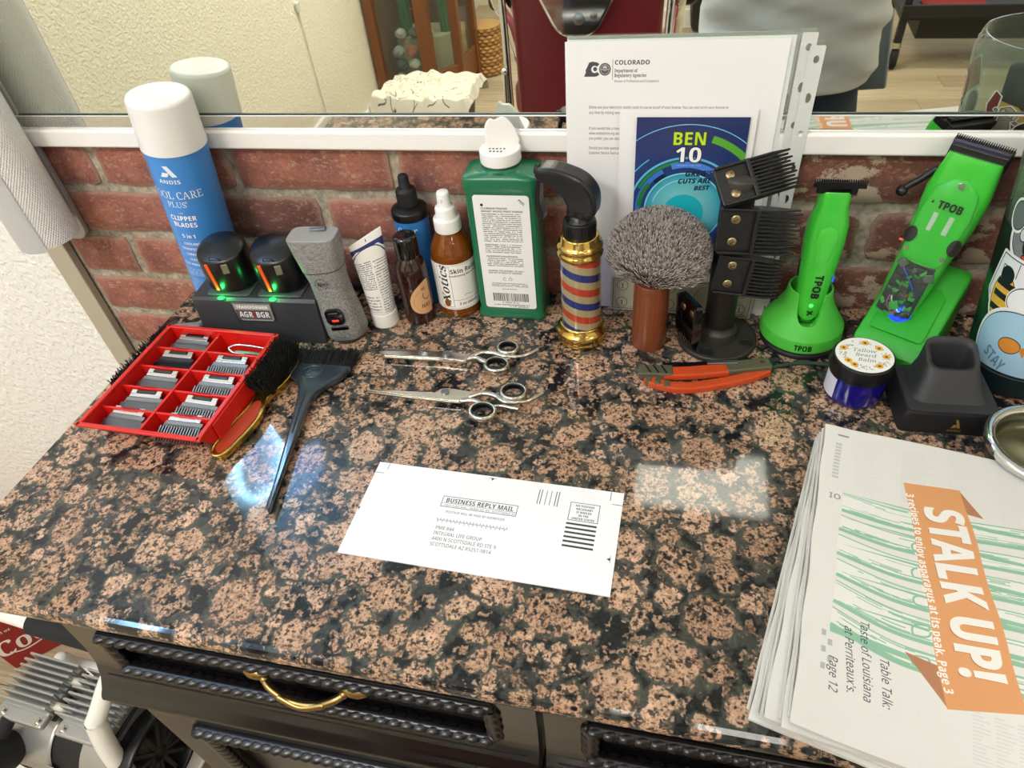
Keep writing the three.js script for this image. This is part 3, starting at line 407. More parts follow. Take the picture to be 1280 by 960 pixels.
// neck duster: big round brush on a wooden handle
{
  const o = thing('neck_duster', 'large round grey bristle brush standing on its reddish wooden handle', 'brush', [-0.0125, 0, 0.0815]);
  const wood = canvas(256, 256, (g) => { g.fillStyle = '#7a3f22'; g.fillRect(0, 0, 256, 256); for (let i = 0; i < 260; i++) { g.fillStyle = `rgba(${60 + rnd(90)},${28 + rnd(40)},${10 + rnd(16)},.16)`; g.fillRect(rnd(256), rnd(-80, 256), rnd(1, 4), rnd(30, 220)); } });
  part(o, 'handle', lathe([[0, 0], [0.0155, 0], [0.0172, 0.002], [0.0176, 0.02], [0.0178, 0.06], [0.0174, 0.079], [0.0162, 0.0815], [0, 0.0815]], 44), M(0xffffff, 0.38, 0, { map: wood, clearcoat: 0.2 }));
  const br = new THREE.Group(); br.name = 'bristle_head'; br.position.set(0, 0.079, 0); br.rotation.z = -0.14; br.scale.set(0.91, 1, 0.7); o.add(br);
  const prof = (t) => { const a = t * PI / 2; return [0.054 * Math.sin(a), 0.033 + 0.0455 * Math.cos(a)]; };
  part(br, 'bristle_core', lathe([[0.0135, 0], [0.02, 0.009], [0.035, 0.02], [0.047, 0.031], [0.0485, 0.037], [0.045, 0.05], [0.036, 0.061], [0.02, 0.07], [0, 0.0735]], 40), M(0x3a3431, 0.95));
  const fibres = [], cols = []; seedState = 41;
  const N = 9000, base = new THREE.CylinderGeometry(0.00034, 0.00034, 1, 3, 1, false).toNonIndexed().translate(0, 0.5, 0);
  const P = [], C = [], Nn = [];
  for (let k = 0; k < N; k++) {
    const f = Math.sqrt((k + 0.5) / N) * 1.06, a = k * 2.39996, tp = V(); const t = Math.min(f, 1), [pr, py] = prof(t); const extra = f > 1 ? (f - 1) / 0.06 : 0;
    const dz = Math.pow(rnd(), 2) * -0.0042 + 0.001, R1 = pr * (1 + dz / 0.054), Y1 = 0.033 + (py - 0.033) * (1 + dz / 0.05) - extra * 0.014; tp.set(Math.cos(a) * R1, Y1, Math.sin(a) * R1);
    const b0 = 0.0125 * Math.min(1, f), bs = V(Math.cos(a) * b0, 0, Math.sin(a) * b0), start = bs.clone().lerp(tp, f > 0.85 ? 0.1 : 0.45); if (f > 0.85) start.y += 0.002;
    const d = tp.clone().sub(start), L = d.length(), q = new THREE.Quaternion().setFromUnitVectors(V(0, 1, 0), d.normalize()), pp = base.attributes.position, nn = base.attributes.normal, v = V();
    const w = 1 + rnd(0.9), light = rnd() < 0.3 ? rnd(0.25, 0.5) : rnd(0.75, 1.35);
    for (let i = 0; i < pp.count; i++) { v.fromBufferAttribute(pp, i); const h = v.y; v.set(v.x * w * 1.25, v.y * L, v.z * w * 1.25).applyQuaternion(q).add(start); P.push(v.x, v.y, v.z); v.fromBufferAttribute(nn, i).applyQuaternion(q); Nn.push(v.x, v.y, v.z); const c = h > 0.5 ? [0.5, 0.44, 0.4] : [0.1, 0.085, 0.078]; C.push(c[0] * light, c[1] * light, c[2] * light); }
  }
  const bg = new THREE.BufferGeometry(); bg.setAttribute('position', new THREE.Float32BufferAttribute(P, 3)); bg.setAttribute('normal', new THREE.Float32BufferAttribute(Nn, 3)); bg.setAttribute('color', new THREE.Float32BufferAttribute(C, 3));
  part(br, 'bristles', bg, M(0xffffff, 0.6, 0, { vertexColors: true })).userData.kind = 'stuff';
}
// iron pipe flange that holds magnetic clipper guards
{
  const iron = M(0x47443f, 0.55, 0.7), o = thing('guard_stand', 'dark iron pipe on a round floor flange holding clipper guards', 'stand', [0.0575, 0, 0.0685]);
  part(o, 'flange', [lathe([[0, 0], [0.039, 0], [0.0402, 0.0015], [0.0402, 0.005], [0.0385, 0.0068], [0.037, 0.006], [0.022, 0.0068], [0.0205, 0.009], [0, 0.009]], 56)], iron);
  for (let i = 0; i < 4; i++) { const a = 0.35 + i * PI / 2; part(o, 'screw_hole', [ring(0.0062, 0.0011, 0.0066, 24).translate(Math.cos(a) * 0.031, 0, Math.sin(a) * 0.031), cyl(0.0055, 0.0055, 0.0007, Math.cos(a) * 0.031, 0.006, Math.sin(a) * 0.031, 20)], MAT.blackMatte); }
  part(o, 'hub', lathe([[0.0205, 0.008], [0.0195, 0.017], [0.0182, 0.0185], [0.0165, 0.0195], [0.0155, 0.022], [0.0152, 0.024]], 44), iron);
  part(o, 'pipe', cyl(0.0148, 0.0148, 0.155, 0, 0.02, 0, 40), M(0x35322f, 0.5, 0.7)); part(o, 'pipe_cap', lathe([[0.0168, 0.172], [0.0168, 0.184], [0.014, 0.188], [0, 0.189]], 36), iron);
}
function guard(label, w, plate, teeth, n, taper) {   // plate stands in x (length) and y (w); teeth point along +x
  const o = thing('clipper_guard', label, 'clipper guard', [0, 0, 0], 0, 'guards on the iron pipe'), bm = M(0x131315, 0.42);
  part(o, 'guard_plate', [ext(roundRect(plate, w, 0.004, plate / 2, 0), 0.006, 0.001), rbox(0.004, w * 0.98, 0.011, 0.0012, plate - 0.002, 0, 0.0045), rbox(plate * 0.9, 0.0025, 0.0095, 0.001, plate * 0.5, w / 2 - 0.0015, 0.0045), rbox(plate * 0.9, 0.0025, 0.0095, 0.001, plate * 0.5, -w / 2 + 0.0015, 0.0045)], bm);
  for (let i = 0; i < n; i++) {
    const y = (i / (n - 1) - 0.5) * (w - 0.003), L = teeth * (i % 2 ? 0.93 : 1) * (1 - (taper || 0) * i / n);
    part(o, 'tooth', ext(shapeOf([[0, -0.002], [L, 0.004], [L + 0.0008, 0.0052], [L * 0.55, 0.0095], [0, 0.0095]]), 0.0016, 0.0003, 1).rotateX(PI / 2).translate(plate - 0.001, y + 0.0008, 0), bm);
  }
  for (const y of [-0.24, 0.24]) { const s = part(o, 'screw', R(lathe([[0, 0], [0.0044, 0], [0.0042, 0.0007], [0.003, 0.0014], [0, 0.0017]], 24), PI / 2).translate(plate * 0.42, y * w, 0.0058), M(0xa08d6c, 0.32, 1)); part(s, 'slot', R(box(0.005, 0.0004, 0.0008), 0, 0, 0.6).translate(plate * 0.42, y * w, 0.0074), MAT.blackMatte); }
  return o;
}
{
  const a = guard('black clipper guard, topmost on the iron pipe and tilted up', 0.036, 0.032, 0.037, 11); a.position.set(0.0375, CT + 0.177, 0.081); a.rotation.set(-0.85, 0.12, 0.36);
  const b = guard('black clipper guard in the middle of the iron pipe', 0.044, 0.034, 0.0365, 12); b.position.set(0.0415, CT + 0.1435, 0.0855); b.rotation.set(-0.12, 0.08, -0.04);
  const c = guard('black clipper guard, lowest of the three beside the dollar bills', 0.04, 0.033, 0.031, 11, 0.12); c.position.set(0.0445, CT + 0.098, 0.0855); c.rotation.set(-0.12, 0.08, -0.12);
  const d = guard('glossy black clipper guard standing on end on the iron flange', 0.036, 0.03, 0.024, 10); d.position.set(0.029, CT + 0.066, 0.0875); d.rotation.set(0, -1.05, -1.5, 'YXZ');
  d.traverse((m) => { if (m.material && m.name !== 'screw') m.material = MAT.blackGloss; });
}
// papers in plastic sleeves, leaning on the wall under the mirror
const LEAN = -0.034;
function sheet(name, geo, m, label, cat, x, off, group) {     // off: distance in front of the hindmost sleeve
  const o = single(name, geo, m, label, cat, [x, 0.0012, 0.0205 + off * 0.85], 0, group); o.rotation.x = LEAN; return o;
}
function page(w, h, t = 0.0004, bow = 0) { const g = new THREE.BoxGeometry(w, h, t, 14, 20, 1).translate(0, h / 2, 0), p = g.attributes.position; if (bow) { for (let i = 0; i < p.count; i++) p.setZ(i, p.getZ(i) + bow * (noise(p.getX(i) * 40 + bow * 9e4, p.getY(i) * 30) - 0.5)); g.computeVertexNormals(); } return g; }
{
  const film = M(0xffffff, 0.12, 0, { transmission: 0.96, ior: 1.2 }), strip = M(0xe3e5e0, 0.4, 0, { transmission: 0.15 });
  const sleeve = (x, off, h, w, label, rz) => {
    const o = thing('plastic_sleeve', label, 'plastic sleeve', [x, 0.0012, 0.0205 + off * 0.85], 0, 'sleeves leaning on the mirror ledge'); o.rotation.set(LEAN, 0, rz);
    part(o, 'film', page(w, h, 0.00018), film);
    const s = roundRect(0.0125, h, 0.001, 0, h / 2); for (let i = 0; i < 9; i++) { const y = h * (0.04 + i * 0.115), q = new THREE.Path(); q.absellipse(0.0005, y, 0.0024, i % 3 === 1 ? 0.0042 : 0.003, 0, 2 * PI, true); s.holes.push(q); }
    part(o, 'punched_strip', ext(s, 0.0003).translate(w / 2 + 0.0062, 0, 0), strip); return o;
  };
  sleeve(-0.004, 0, 0.2825, 0.196, 'clear punched document sleeve, hindmost behind the state letter', 0);
  sleeve(-0.0015, 0.0012, 0.274, 0.2, 'clear punched document sleeve sticking out furthest right of the letter', -0.012);
  sheet('paper_sheet', page(0.192, 0.281, 0.0003), M(0xdfe6df, 0.6), 'pale green sheet of paper showing just above the state letter', 'paper', -0.006, 0.0006);
  const letter = canvas(880, 1250, (g, w, h) => {
    g.fillStyle = '#f2f1f0'; g.fillRect(0, 0, w, h); const ink = '#4a4a4e';
    g.fillStyle = ink; g.beginPath(); g.moveTo(79, 132); g.lineTo(88, 112); g.lineTo(84, 110); g.lineTo(96, 88); g.lineTo(100, 78); g.lineTo(118, 74); g.lineTo(126, 132); g.closePath(); g.fill(); g.fillStyle = '#f2f1f0'; g.beginPath(); g.arc(123, 104, 26, 0, 7); g.fill(); g.strokeStyle = ink; g.lineWidth = 14; g.beginPath(); g.arc(123, 104, 21, 0.75, 5.5); g.stroke(); g.fillStyle = ink; g.beginPath(); g.arc(125, 103, 8, 0, 7); g.fill();
    g.beginPath(); g.arc(166, 104, 24, 0, 7); g.fill(); g.strokeStyle = '#d8d8d6'; g.lineWidth = 2; g.beginPath(); g.arc(166, 104, 18, 0, 7); g.stroke(); g.fillStyle = '#c8c8c6'; g.beginPath(); g.arc(166, 100, 10, 3.1, 6.3); g.fill(); g.fillRect(150, 103, 32, 3); g.fillRect(158, 109, 16, 2);
    g.fillStyle = '#666'; g.fillRect(197, 68, 2, 76); const fit = (t, x, y, w2, size, col, o = {}) => { g.font = `${o.style || ''} ${size}px ${o.font || 'sans-serif'}`; text(g, t, x, y, size, col, { ...o, align: 'left', sx: w2 / g.measureText(t).width }); };
    fit('COLORADO', 205, 79, 144, 24, '#2c2c30', { style: 'bold' }); fit('Department of', 205, 109, 94, 18, '#2c2c30', { font: 'serif', style: 'bold' }); fit('Regulatory Agencies', 205, 127, 132, 18, '#2c2c30', { font: 'serif', style: 'bold' }); fit('Division of Professions and Occupations', 205, 149, 184, 13, '#48484c');
    const L = (t, y, w2) => fit(t, 100, y, w2, 17, '#3c3c42');
    L('Below are your electronic wallet cards to use as proof of your license. You can also print your license at', 253, 580); L('any time by visiting www.colorado.gov/dora/DPO_Print_License and following the instructions listed.', 275, 560);
    L('If you would like a more durable card to carry, please visit', 341, 330); L('www.nasbastore.org and select the wallet card option. If', 362, 310); L('you prefer, you can also contact the store by telephone.', 384, 315); L('Should you have questions about your license, contact our', 426, 320); L('Customer Service Team at 303-894-7800.', 448, 215);
  });
  const m0 = M(0xf2f1f0, 0.6), m1 = M(0xffffff, 0.45, 0, { map: letter, clearcoat: 0.3, clearcoatRoughness: 0.2 });
  const lt = sheet('letter', page(0.19, 0.2795, 0.0003), [m0, m0, m0, m0, m1, m0], 'white printed state licence letter with a grey logo, in a clear sleeve', 'letter', -0.0105, 0.0022); lt.rotation.z = -0.006;
  sheet('paper_sheet', page(0.12, 0.085, 0.0003), M(0xd9d7e6, 0.6), 'pale lilac sheet of paper low behind the round brush', 'paper', -0.028, 0.0032).rotation.z = -0.02;
  // dollar bills
  const bill = canvas(620, 264, (g, w, h) => {
    g.fillStyle = '#b9b599'; g.fillRect(0, 0, w, h); g.strokeStyle = '#4f5440'; g.lineWidth = 6; g.strokeRect(16, 14, w - 32, h - 28); g.lineWidth = 2; g.strokeRect(30, 28, w - 60, h - 56);
    for (let i = 0; i < 900; i++) { g.fillStyle = `rgba(70,76,56,${rnd(0.25)})`; g.fillRect(rnd(w), rnd(h), rnd(2, 14), 2); }
    for (const x of [78, w - 78]) for (const y of [64, h - 64]) { g.fillStyle = '#c6c3a8'; g.beginPath(); g.ellipse(x, y, 36, 40, 0, 0, 7); g.fill(); g.strokeStyle = '#4f5440'; g.lineWidth = 5; g.stroke(); g.beginPath(); g.ellipse(x, y, 24, 28, 0, 0, 7); g.lineWidth = 2; g.stroke(); text(g, '1', x, y + 2, 54, '#4a4f3c', { font: 'serif', style: 'bold' }); }
    g.fillStyle = '#a5a288'; g.beginPath(); g.ellipse(w / 2, h / 2, 70, 92, 0, 0, 7); g.fill(); g.strokeStyle = '#5a5e48'; g.lineWidth = 4; g.stroke(); text(g, 'ONE DOLLAR', w / 2, h - 36, 28, '#4a4f3c', { font: 'serif', style: 'bold' });
  });
  const bm = M(0xffffff, 0.8, 0, { map: bill });
  sheet('banknote', page(0.1, 0.0425, 0.0003), bm, 'one dollar banknote in the sleeve behind the round brush', 'banknote', -0.0085, 0.0086).rotation.z = -0.02;
  sheet('banknote', page(0.1, 0.043, 0.0003), bm, 'one dollar banknote in the sleeve behind the iron pipe', 'banknote', 0.0425, 0.0096).rotation.z = -0.03;
  sheet('photo_border', page(0.122, 0.223, 0.0004), M(0xf4f2f1, 0.5), 'white photo paper backing framing the dark blue poster', 'paper', 0.0075, 0.007);
  const poster = canvas(760, 1240, (g, w, h) => {
    const bg = g.createLinearGradient(0, 0, 0, h); bg.addColorStop(0, '#2c3564'); bg.addColorStop(0.45, '#24407e'); bg.addColorStop(1, '#3a5aa0'); g.fillStyle = bg; g.fillRect(0, 0, w, h);
    const cx = 370, cy = 690, A = (r, a, b, lw, c) => { g.strokeStyle = c; g.lineWidth = lw; g.beginPath(); g.arc(cx, cy, r, a, b); g.stroke(); };
    A(640, 3.4, 5.9, 6, '#7ccbe8'); A(560, 5.0, 5.75, 52, '#5fae3a'); A(560, 3.35, 3.62, 60, '#66b43c'); A(470, 3.3, 4.1, 8, '#5fc3e4'); A(400, 3.1, 6.3, 16, '#63c0e0'); A(372, 3.6, 4.6, 22, '#2f8a3c'); A(340, 3.0, 4.2, 34, '#3f78d0'); A(350, 4.4, 5.6, 44, '#4f86e0'); A(330, 3.2, 3.8, 30, '#2a7d3a'); A(300, 3.9, 4.2, 44, '#16223c');
    const rg = g.createRadialGradient(cx, cy, 40, cx, cy, 300); rg.addColorStop(0, '#a8e0dc'); rg.addColorStop(0.7, '#5fbfcb'); rg.addColorStop(1, '#2d8fb4'); g.fillStyle = rg; g.beginPath(); g.arc(cx, cy, 285, 0, 7); g.fill(); A(285, 0, 7, 10, '#8fe0e8'); A(235, 3.4, 5.2, 5, '#bff0ee');
    g.fillStyle = '#23c1d0'; g.beginPath(); g.arc(cx, cy + 30, 150, 0, 7); g.fill();
    text(g, 'BEN', 372, 150, 128, '#c8e632', { style: 'bold', stroke: 10, strokeColor: '#2a4a18', sx: 0.95 }); text(g, 'BEN', 372, 150, 128, '#c8e632', { style: 'bold', sx: 0.95 });
    text(g, '10', 372, 268, 150, '#fff', { style: 'bold', stroke: 14, strokeColor: '#1a2030', sx: 1.15 }); text(g, '10', 372, 268, 150, '#ffffff', { style: 'bold', sx: 1.15 });
    scribble(g, 290, 470, 345, 7, '#9fc2e8', 1.6);
    const hw = (s, x, y, z) => text(g, s, x, y, z, '#16202e', { style: 'italic bold', font: 'sans-serif', rot: -0.05, sx: 1.05, stroke: 2 }); hw("GREG'S", 455, 405, 54); hw('CUTS ARE', 430, 462, 50); hw('BEST', 485, 515, 46);
  });
  const p1 = M(0xffffff, 0.3, 0, { map: poster, clearcoat: 0.4, clearcoatRoughness: 0.15 });
  sheet('printed_poster', page(0.1, 0.163, 0.0003), [p1, p1, p1, p1, p1, p1], 'dark blue poster with green lettering and pale rings, in front of the letter', 'poster', 0.0125, 0.0076).position.y += 0.0535;
  const fr = thing('plastic_sleeve', 'clear front sleeve over the blue poster and banknotes', 'plastic sleeve', [0.018, 0.0012, 0.0302], 0, 'sleeves leaning on the mirror ledge'); fr.rotation.set(LEAN, 0, 0);
  part(fr, 'film', page(0.165, 0.09, 0.00015, 0.0012), M(0xffffff, 0.1, 0, { transmission: 0.96, ior: 1.15 }));
}
// small trimmer in its bell-shaped stand
{
  const s = thing('trimmer_stand', 'bell-shaped lime green charging stand with a black foot', 'charging stand', [0.1405, 0, 0.0545]);
  part(s, 'black_foot', lathe([[0, 0], [0.0375, 0], [0.039, 0.0015], [0.0385, 0.009], [0, 0.009]], 56), MAT.blackMatte);
  const bell = lathe([[0.0383, 0.0085], [0.0398, 0.0095], [0.0402, 0.011], [0.0396, 0.022], [0.0388, 0.0238], [0.034, 0.031], [0.0275, 0.042], [0.0225, 0.053], [0.0208, 0.064], [0.0198, 0.0655], [0.0185, 0.064], [0.0185, 0.05], [0.016, 0.03], [0, 0.03]], 120); const outer = [[0.0388, 0.0238], [0.034, 0.031], [0.0275, 0.042], [0.0225, 0.053], [0.0208, 0.064], [0.0203, 0.067]], rAt = (y) => { for (let i = 1; i < outer.length; i++) if (y <= outer[i][1]) return mix(outer[i - 1][0], outer[i][0], (y - outer[i - 1][1]) / (outer[i][1] - outer[i - 1][1])); return 0.0203; };
  { const p = bell.attributes.position; for (let i = 0; i < p.count; i++) { const x = p.getX(i), y = p.getY(i), z = p.getZ(i), r = Math.hypot(x, z), w = Math.abs(Math.atan2(x + 0.001, z)); if (r < 0.001 || w > 0.62) continue; const yn = 0.0365 + 0.03 * Math.pow(w / 0.62, 3); if (y > yn && r > 0.017) { const inner = y < 0.0645 && r < 0.0187, k = (rAt(yn) - (inner ? 0.0022 : 0)) / r; p.setXYZ(i, x * k, inner ? yn - 0.001 : yn, z * k); } } bell.computeVertexNormals(); }
  part(s, 'bell', bell, MAT.greenSoft);
  part(s, 'cradle_back', loft([{ y: 0.0305, w: 0.034, d: 0.02, z: -0.004 }, { y: 0.0335, w: 0.034, d: 0.03, z: 0.002 }, { y: 0.0355, w: 0.026, d: 0.03, z: 0.006 }], 32), M(0x2fa329, 0.55));
  const t = canvas(300, 110, (g) => { g.clearRect(0, 0, 300, 110); text(g, 'TPOB', 150, 58, 98, '#050505', { style: 'bold', sx: 0.82, stroke: 3 }); });
  part(s, 'lettering', wrap(0.04035, 0.0115, 0.0215, -0.05, 0.62, 16, 0.0399), decal(t));
  const o = thing('hair_trimmer', 'slim lime green hair trimmer with a black T blade in the bell stand', 'hair trimmer', [0.1395, 0.0375, 0.0665]); o.rotation.x = -0.135; o.rotation.z = -0.015;
  const gm = M(0x3bbd33, 0.3, 0, { clearcoat: 0.3 });
  part(o, 'body', loft([{ y: 0, w: 0.012, d: 0.014, z: 0.004 }, { y: 0.004, w: 0.02, d: 0.021, z: 0.003 }, { y: 0.018, w: 0.0265, d: 0.025, n: 2.3 }, { y: 0.05, w: 0.0325, d: 0.0275, n: 2.4 }, { y: 0.08, w: 0.0362, d: 0.029, n: 2.5 }, { y: 0.097, w: 0.0355, d: 0.0275, n: 2.6 }, { y: 0.107, w: 0.0305, d: 0.0255, n: 2.8 }, { y: 0.1145, w: 0.0265, d: 0.0235, n: 3.2 }, { y: 0.127, w: 0.0262, d: 0.0225, n: 3.4 }, { y: 0.1285, w: 0.0245, d: 0.0205, n: 3.4 }], 48), gm);
  part(o, 'thumb_panel', loft([{ y: 0.058, w: 0.004, d: 0.004, z: 0.0118 }, { y: 0.064, w: 0.0145, d: 0.006, z: 0.0117 }, { y: 0.084, w: 0.0205, d: 0.0065, z: 0.0122 }, { y: 0.0945, w: 0.017, d: 0.006, z: 0.0117 }, { y: 0.0995, w: 0.005, d: 0.004, z: 0.0113 }], 30), M(0x45c43c, 0.4));
  const bl = part(o, 'blade', [rbox(0.0235, 0.0055, 0.018, 0.001, 0, 0.131, 0), ext(shapeOf([[-0.0215, 0], [0.0225, 0], [0.0225, 0.0035], [0.019, 0.0052], [-0.019, 0.0052], [-0.0215, 0.0035]]), 0.003, 0.0003).translate(0, 0.1325, 0.0065), rbox(0.034, 0.007, 0.008, 0.0015, -0.0005, 0.13, 0.005)], M(0x0e0e10, 0.35, 0.4));
  part(bl, 'blade_teeth', [...Array(24)].map((_, i) => box(0.0009, 0.0028, 0.0016, -0.0205 + i * 0.00185, 0.1385, 0.008)), M(0x1a1a1c, 0.35, 0.7));
  const tv = canvas(130, 330, (g) => { g.clearRect(0, 0, 130, 330); text(g, 'TPOB', 65, 165, 112, '#0a0a0a', { style: 'bold', rot: PI / 2, sx: 0.98, stroke: 4 }); });
  part(o, 'lettering', R(plane(0.0115, 0.0292), -0.02, 0.0, -0.03).translate(0.001, 0.038, 0.0142), decal(tv));
  const tx = canvas(100, 100, (g) => { g.clearRect(0, 0, 100, 100); g.strokeStyle = '#0a0a0a'; g.lineWidth = 20; g.beginPath(); g.moveTo(14, 20); g.lineTo(86, 70); g.moveTo(80, 16); g.lineTo(24, 86); g.stroke(); });
  part(o, 'cross_mark', R(plane(0.0075, 0.0075), 0.05).translate(-0.0005, 0.0105, 0.0152), decal(tx));
  part(o, 'status_light', ball(0.0022, 0, 0.0172, 0.0118, 12).scale(1, 1, 1), M(0x30d040, 0.3, 0, { emissive: 0x50ff70, emissiveIntensity: 1.2 }));
  part(o, 'side_switch', rbox(0.003, 0.018, 0.006, 0.001, -0.0158, 0.052, 0), MAT.black); const bl2 = part(o, 'blue_light', rbox(0.0012, 0.006, 0.003, 0.0005, 0.0155, 0.043, 0.004), M(0x2030c0, 0.3, 0, { emissive: 0x3050ff, emissiveIntensity: 1.2 }));
}
// see-through clipper in a wedge stand
{
  const yaw = -0.56, s = thing('clipper_stand', 'lime green wedge-shaped clipper charging stand with a blue light', 'charging stand', [0.2365, 0, 0.0545], yaw), gs = M(0x36b232, 0.45);
  const D2 = 0.088, W2 = 0.066, hh = (z) => { const t = clamp((z + D2 / 2) / D2); return mix(0.073, 0.019, Math.pow(clamp((t - 0.12) / 0.88), 0.92)); };
  const secs = []; for (let i = 0; i <= 14; i++) { const z = -D2 / 2 + (i / 14) * D2, e = i === 0 || i === 14 ? 0.93 : 1, h = hh(z) * (i === 14 ? 0.85 : 1); secs.push({ y: z, w: W2 * e, d: h, z: -h / 2, n: 16 }); }
  part(s, 'wedge', [loft(secs, 72).rotateX(PI / 2).translate(0, 0, 0)], gs);
  part(s, 'cradle', loft([{ y: -0.028, w: 0.03, d: 0.0016, n: 3 }, { y: -0.02, w: 0.046, d: 0.002, n: 4 }, { y: 0.026, w: 0.05, d: 0.002, n: 5 }, { y: 0.03, w: 0.046, d: 0.0016, n: 5 }], 40).rotateX(PI / 2).rotateX(0.56).translate(0.0, 0.0462, 0.0055), M(0x29ad27, 0.45));
  const lg = part(s, 'blue_light', R(cyl(0.0105, 0.0105, 0.0016, 0, 0, 0, 30), 0.5).translate(-0.006, 0.0435, 0.0125), M(0x1020a0, 0.25, 0, { emissive: 0x1c38ff, emissiveIntensity: 1.5 })); lg.castShadow = false;
  const pl = new THREE.PointLight(0x3058ff, 0.0016); pl.position.set(-0.006, 0.052, 0.022); pl.name = 'blue_glow'; pl.shadow.radius = 0.2; s.add(pl);
  const o = thing('hair_clipper', 'lime green hair clipper with a see-through lid, leaning in the wedge stand', 'hair clipper', [0.2215, 0.038, 0.0545]); o.rotation.order = 'ZXY'; o.rotation.set(-0.1, -0.48, -0.17);
  const gm = M(0x3cc034, 0.28, 0, { clearcoat: 0.3 });
  part(o, 'body', loft([{ y: 0, w: 0.026, d: 0.02, n: 2.6 }, { y: 0.004, w: 0.033, d: 0.025, n: 2.8 }, { y: 0.03, w: 0.039, d: 0.03, n: 3 }, { y: 0.065, w: 0.042, d: 0.032, n: 3, x: 0.001 }, { y: 0.1, w: 0.05, d: 0.033, n: 3, x: 0.001 }, { y: 0.125, w: 0.0515, d: 0.032, n: 3.4 }, { y: 0.142, w: 0.047, d: 0.029, n: 4.5, z: 0.001 }, { y: 0.152, w: 0.0435, d: 0.026, n: 6, z: 0.002 }, { y: 0.1575, w: 0.0425, d: 0.022, n: 6, z: 0.003 }], 52), gm);
  part(o, 'inner_cover', loft([{ y: 0.062, w: 0.03, d: 0.005, z: 0.0152, n: 4 }, { y: 0.068, w: 0.037, d: 0.008, z: 0.0158, n: 4 }, { y: 0.11, w: 0.041, d: 0.008, z: 0.0165, n: 3 }, { y: 0.13, w: 0.034, d: 0.007, z: 0.0155, n: 2.4 }, { y: 0.139, w: 0.014, d: 0.005, z: 0.0145 }], 36), M(0x2bb826, 0.4));
  // the works behind the lid
  const dark = M(0x1b1d24, 0.4), gcb = M(0x2a9a3a, 0.4), w1 = M(0xb03a8a, 0.4), w2 = M(0x2a48c8, 0.4), cu = M(0xb8703a, 0.3, 0.9);
  part(o, 'circuit_board', [rbox(0.031, 0.054, 0.003, 0.001, 0, 0.033, 0.0145)], dark);
  seedState = 64; const bits = [M(0x7a8084, 0.25, 0.9), M(0x2a7a34, 0.4), dark, M(0x2f3238, 0.3, 0.5), M(0x3a9a44, 0.4), M(0x4a4f56, 0.3, 0.8)]; for (let i = 0; i < 34; i++) part(o, 'component', R(rbox(rnd(0.002, 0.008), rnd(0.0015, 0.009), rnd(0.003, 0.006), 0.0006), 0, 0, rnd(-0.7, 0.7)).translate(rnd(-0.0135, 0.0135), rnd(0.008, 0.058), rnd(0.0165, 0.0185)), bits[i % 6]);
  const chips = [[-0.009, 0.024, 0.01, 0.012], [0.006, 0.05, 0.009, 0.014], [-0.004, 0.05, 0.006, 0.008], [-0.011, 0.042, 0.005, 0.006]]; for (const [x, y, w, h] of chips) part(o, 'chip', rbox(w, h, 0.004, 0.0008, x, y, 0.0172), M(0x23252c, 0.35));
  for (const [x, y, w, h] of [[0.009, 0.03, 0.006, 0.011], [0.003, 0.022, 0.005, 0.006], [0.01, 0.016, 0.007, 0.007], [0.0, 0.038, 0.004, 0.009]]) part(o, 'green_component', rbox(w, h, 0.0035, 0.0012, x, y, 0.017), gcb);
  for (const [x, y] of [[-0.004, 0.016], [0.002, 0.009], [-0.01, 0.0095]]) part(o, 'capacitor', R(cyl(0.0022, 0.0022, 0.009, 0, 0, 0, 14), 0, 0, 0.4).translate(x, y, 0.0172), MAT.chrome);
  part(o, 'pink_wire', tube([[-0.009, 0.028, 0.018], [-0.008, 0.016, 0.0195], [-0.002, 0.009, 0.0188], [0.006, 0.0065, 0.018]], 0.0008, 20, 6), w1); part(o, 'blue_wire', tube([[-0.012, 0.056, 0.018], [-0.006, 0.05, 0.0195], [0.0, 0.044, 0.0192], [0.008, 0.034, 0.0185]], 0.0008, 20, 6), w2); part(o, 'copper_coil', tube([...Array(26)].map((_, i) => [0.0 + i * 0.00022, 0.028 + 0.0024 * Math.sin(i * 1.4), 0.0185 + 0.0016 * Math.cos(i * 1.4)]), 0.0004, 90, 5), cu);
  for (const sx of [-1, 1]) { part(o, 'dark_vent', R(cyl(0.0065, 0.0065, 0.002, 0, 0, 0, 24), PI / 2).scale(0.8, 1.15, 1).translate(sx * 0.0185 + 0.001, 0.085, 0.0192), MAT.black); part(o, 'slot_window', rbox(0.0042, 0.017, 0.0014, 0.0007, sx * 0.0065, 0.101, 0.0203), M(0xb9c2b4, 0.4)); part(o, 'screw', R(cyl(0.0022, 0.0022, 0.001, 0, 0, 0, 16), PI / 2).translate(sx * 0.0155, 0.072, 0.0196), MAT.steel); }
  part(o, 'lid_screw', R(cyl(0.0026, 0.0026, 0.0012, 0, 0, 0, 18), PI / 2).translate(0.001, 0.1355, 0.0195), MAT.steel);
  part(o, 'clear_lid', loft([{ y: 0.0025, w: 0.027, d: 0.008, z: 0.014, n: 3 }, { y: 0.008, w: 0.0335, d: 0.0165, z: 0.014, n: 3 }, { y: 0.03, w: 0.0375, d: 0.0175, z: 0.0142, n: 3 }, { y: 0.062, w: 0.0405, d: 0.0185, z: 0.0145, n: 3 }, { y: 0.1, w: 0.0465, d: 0.018, z: 0.0148, n: 2.8 }, { y: 0.122, w: 0.0425, d: 0.016, z: 0.0148, n: 2.5 }, { y: 0.135, w: 0.028, d: 0.0135, z: 0.0143, n: 2.2 }, { y: 0.1405, w: 0.01, d: 0.009, z: 0.0135 }], 44), M(0xf2fff4, 0.05, 0, { transmission: 0.97, ior: 1.25 }));
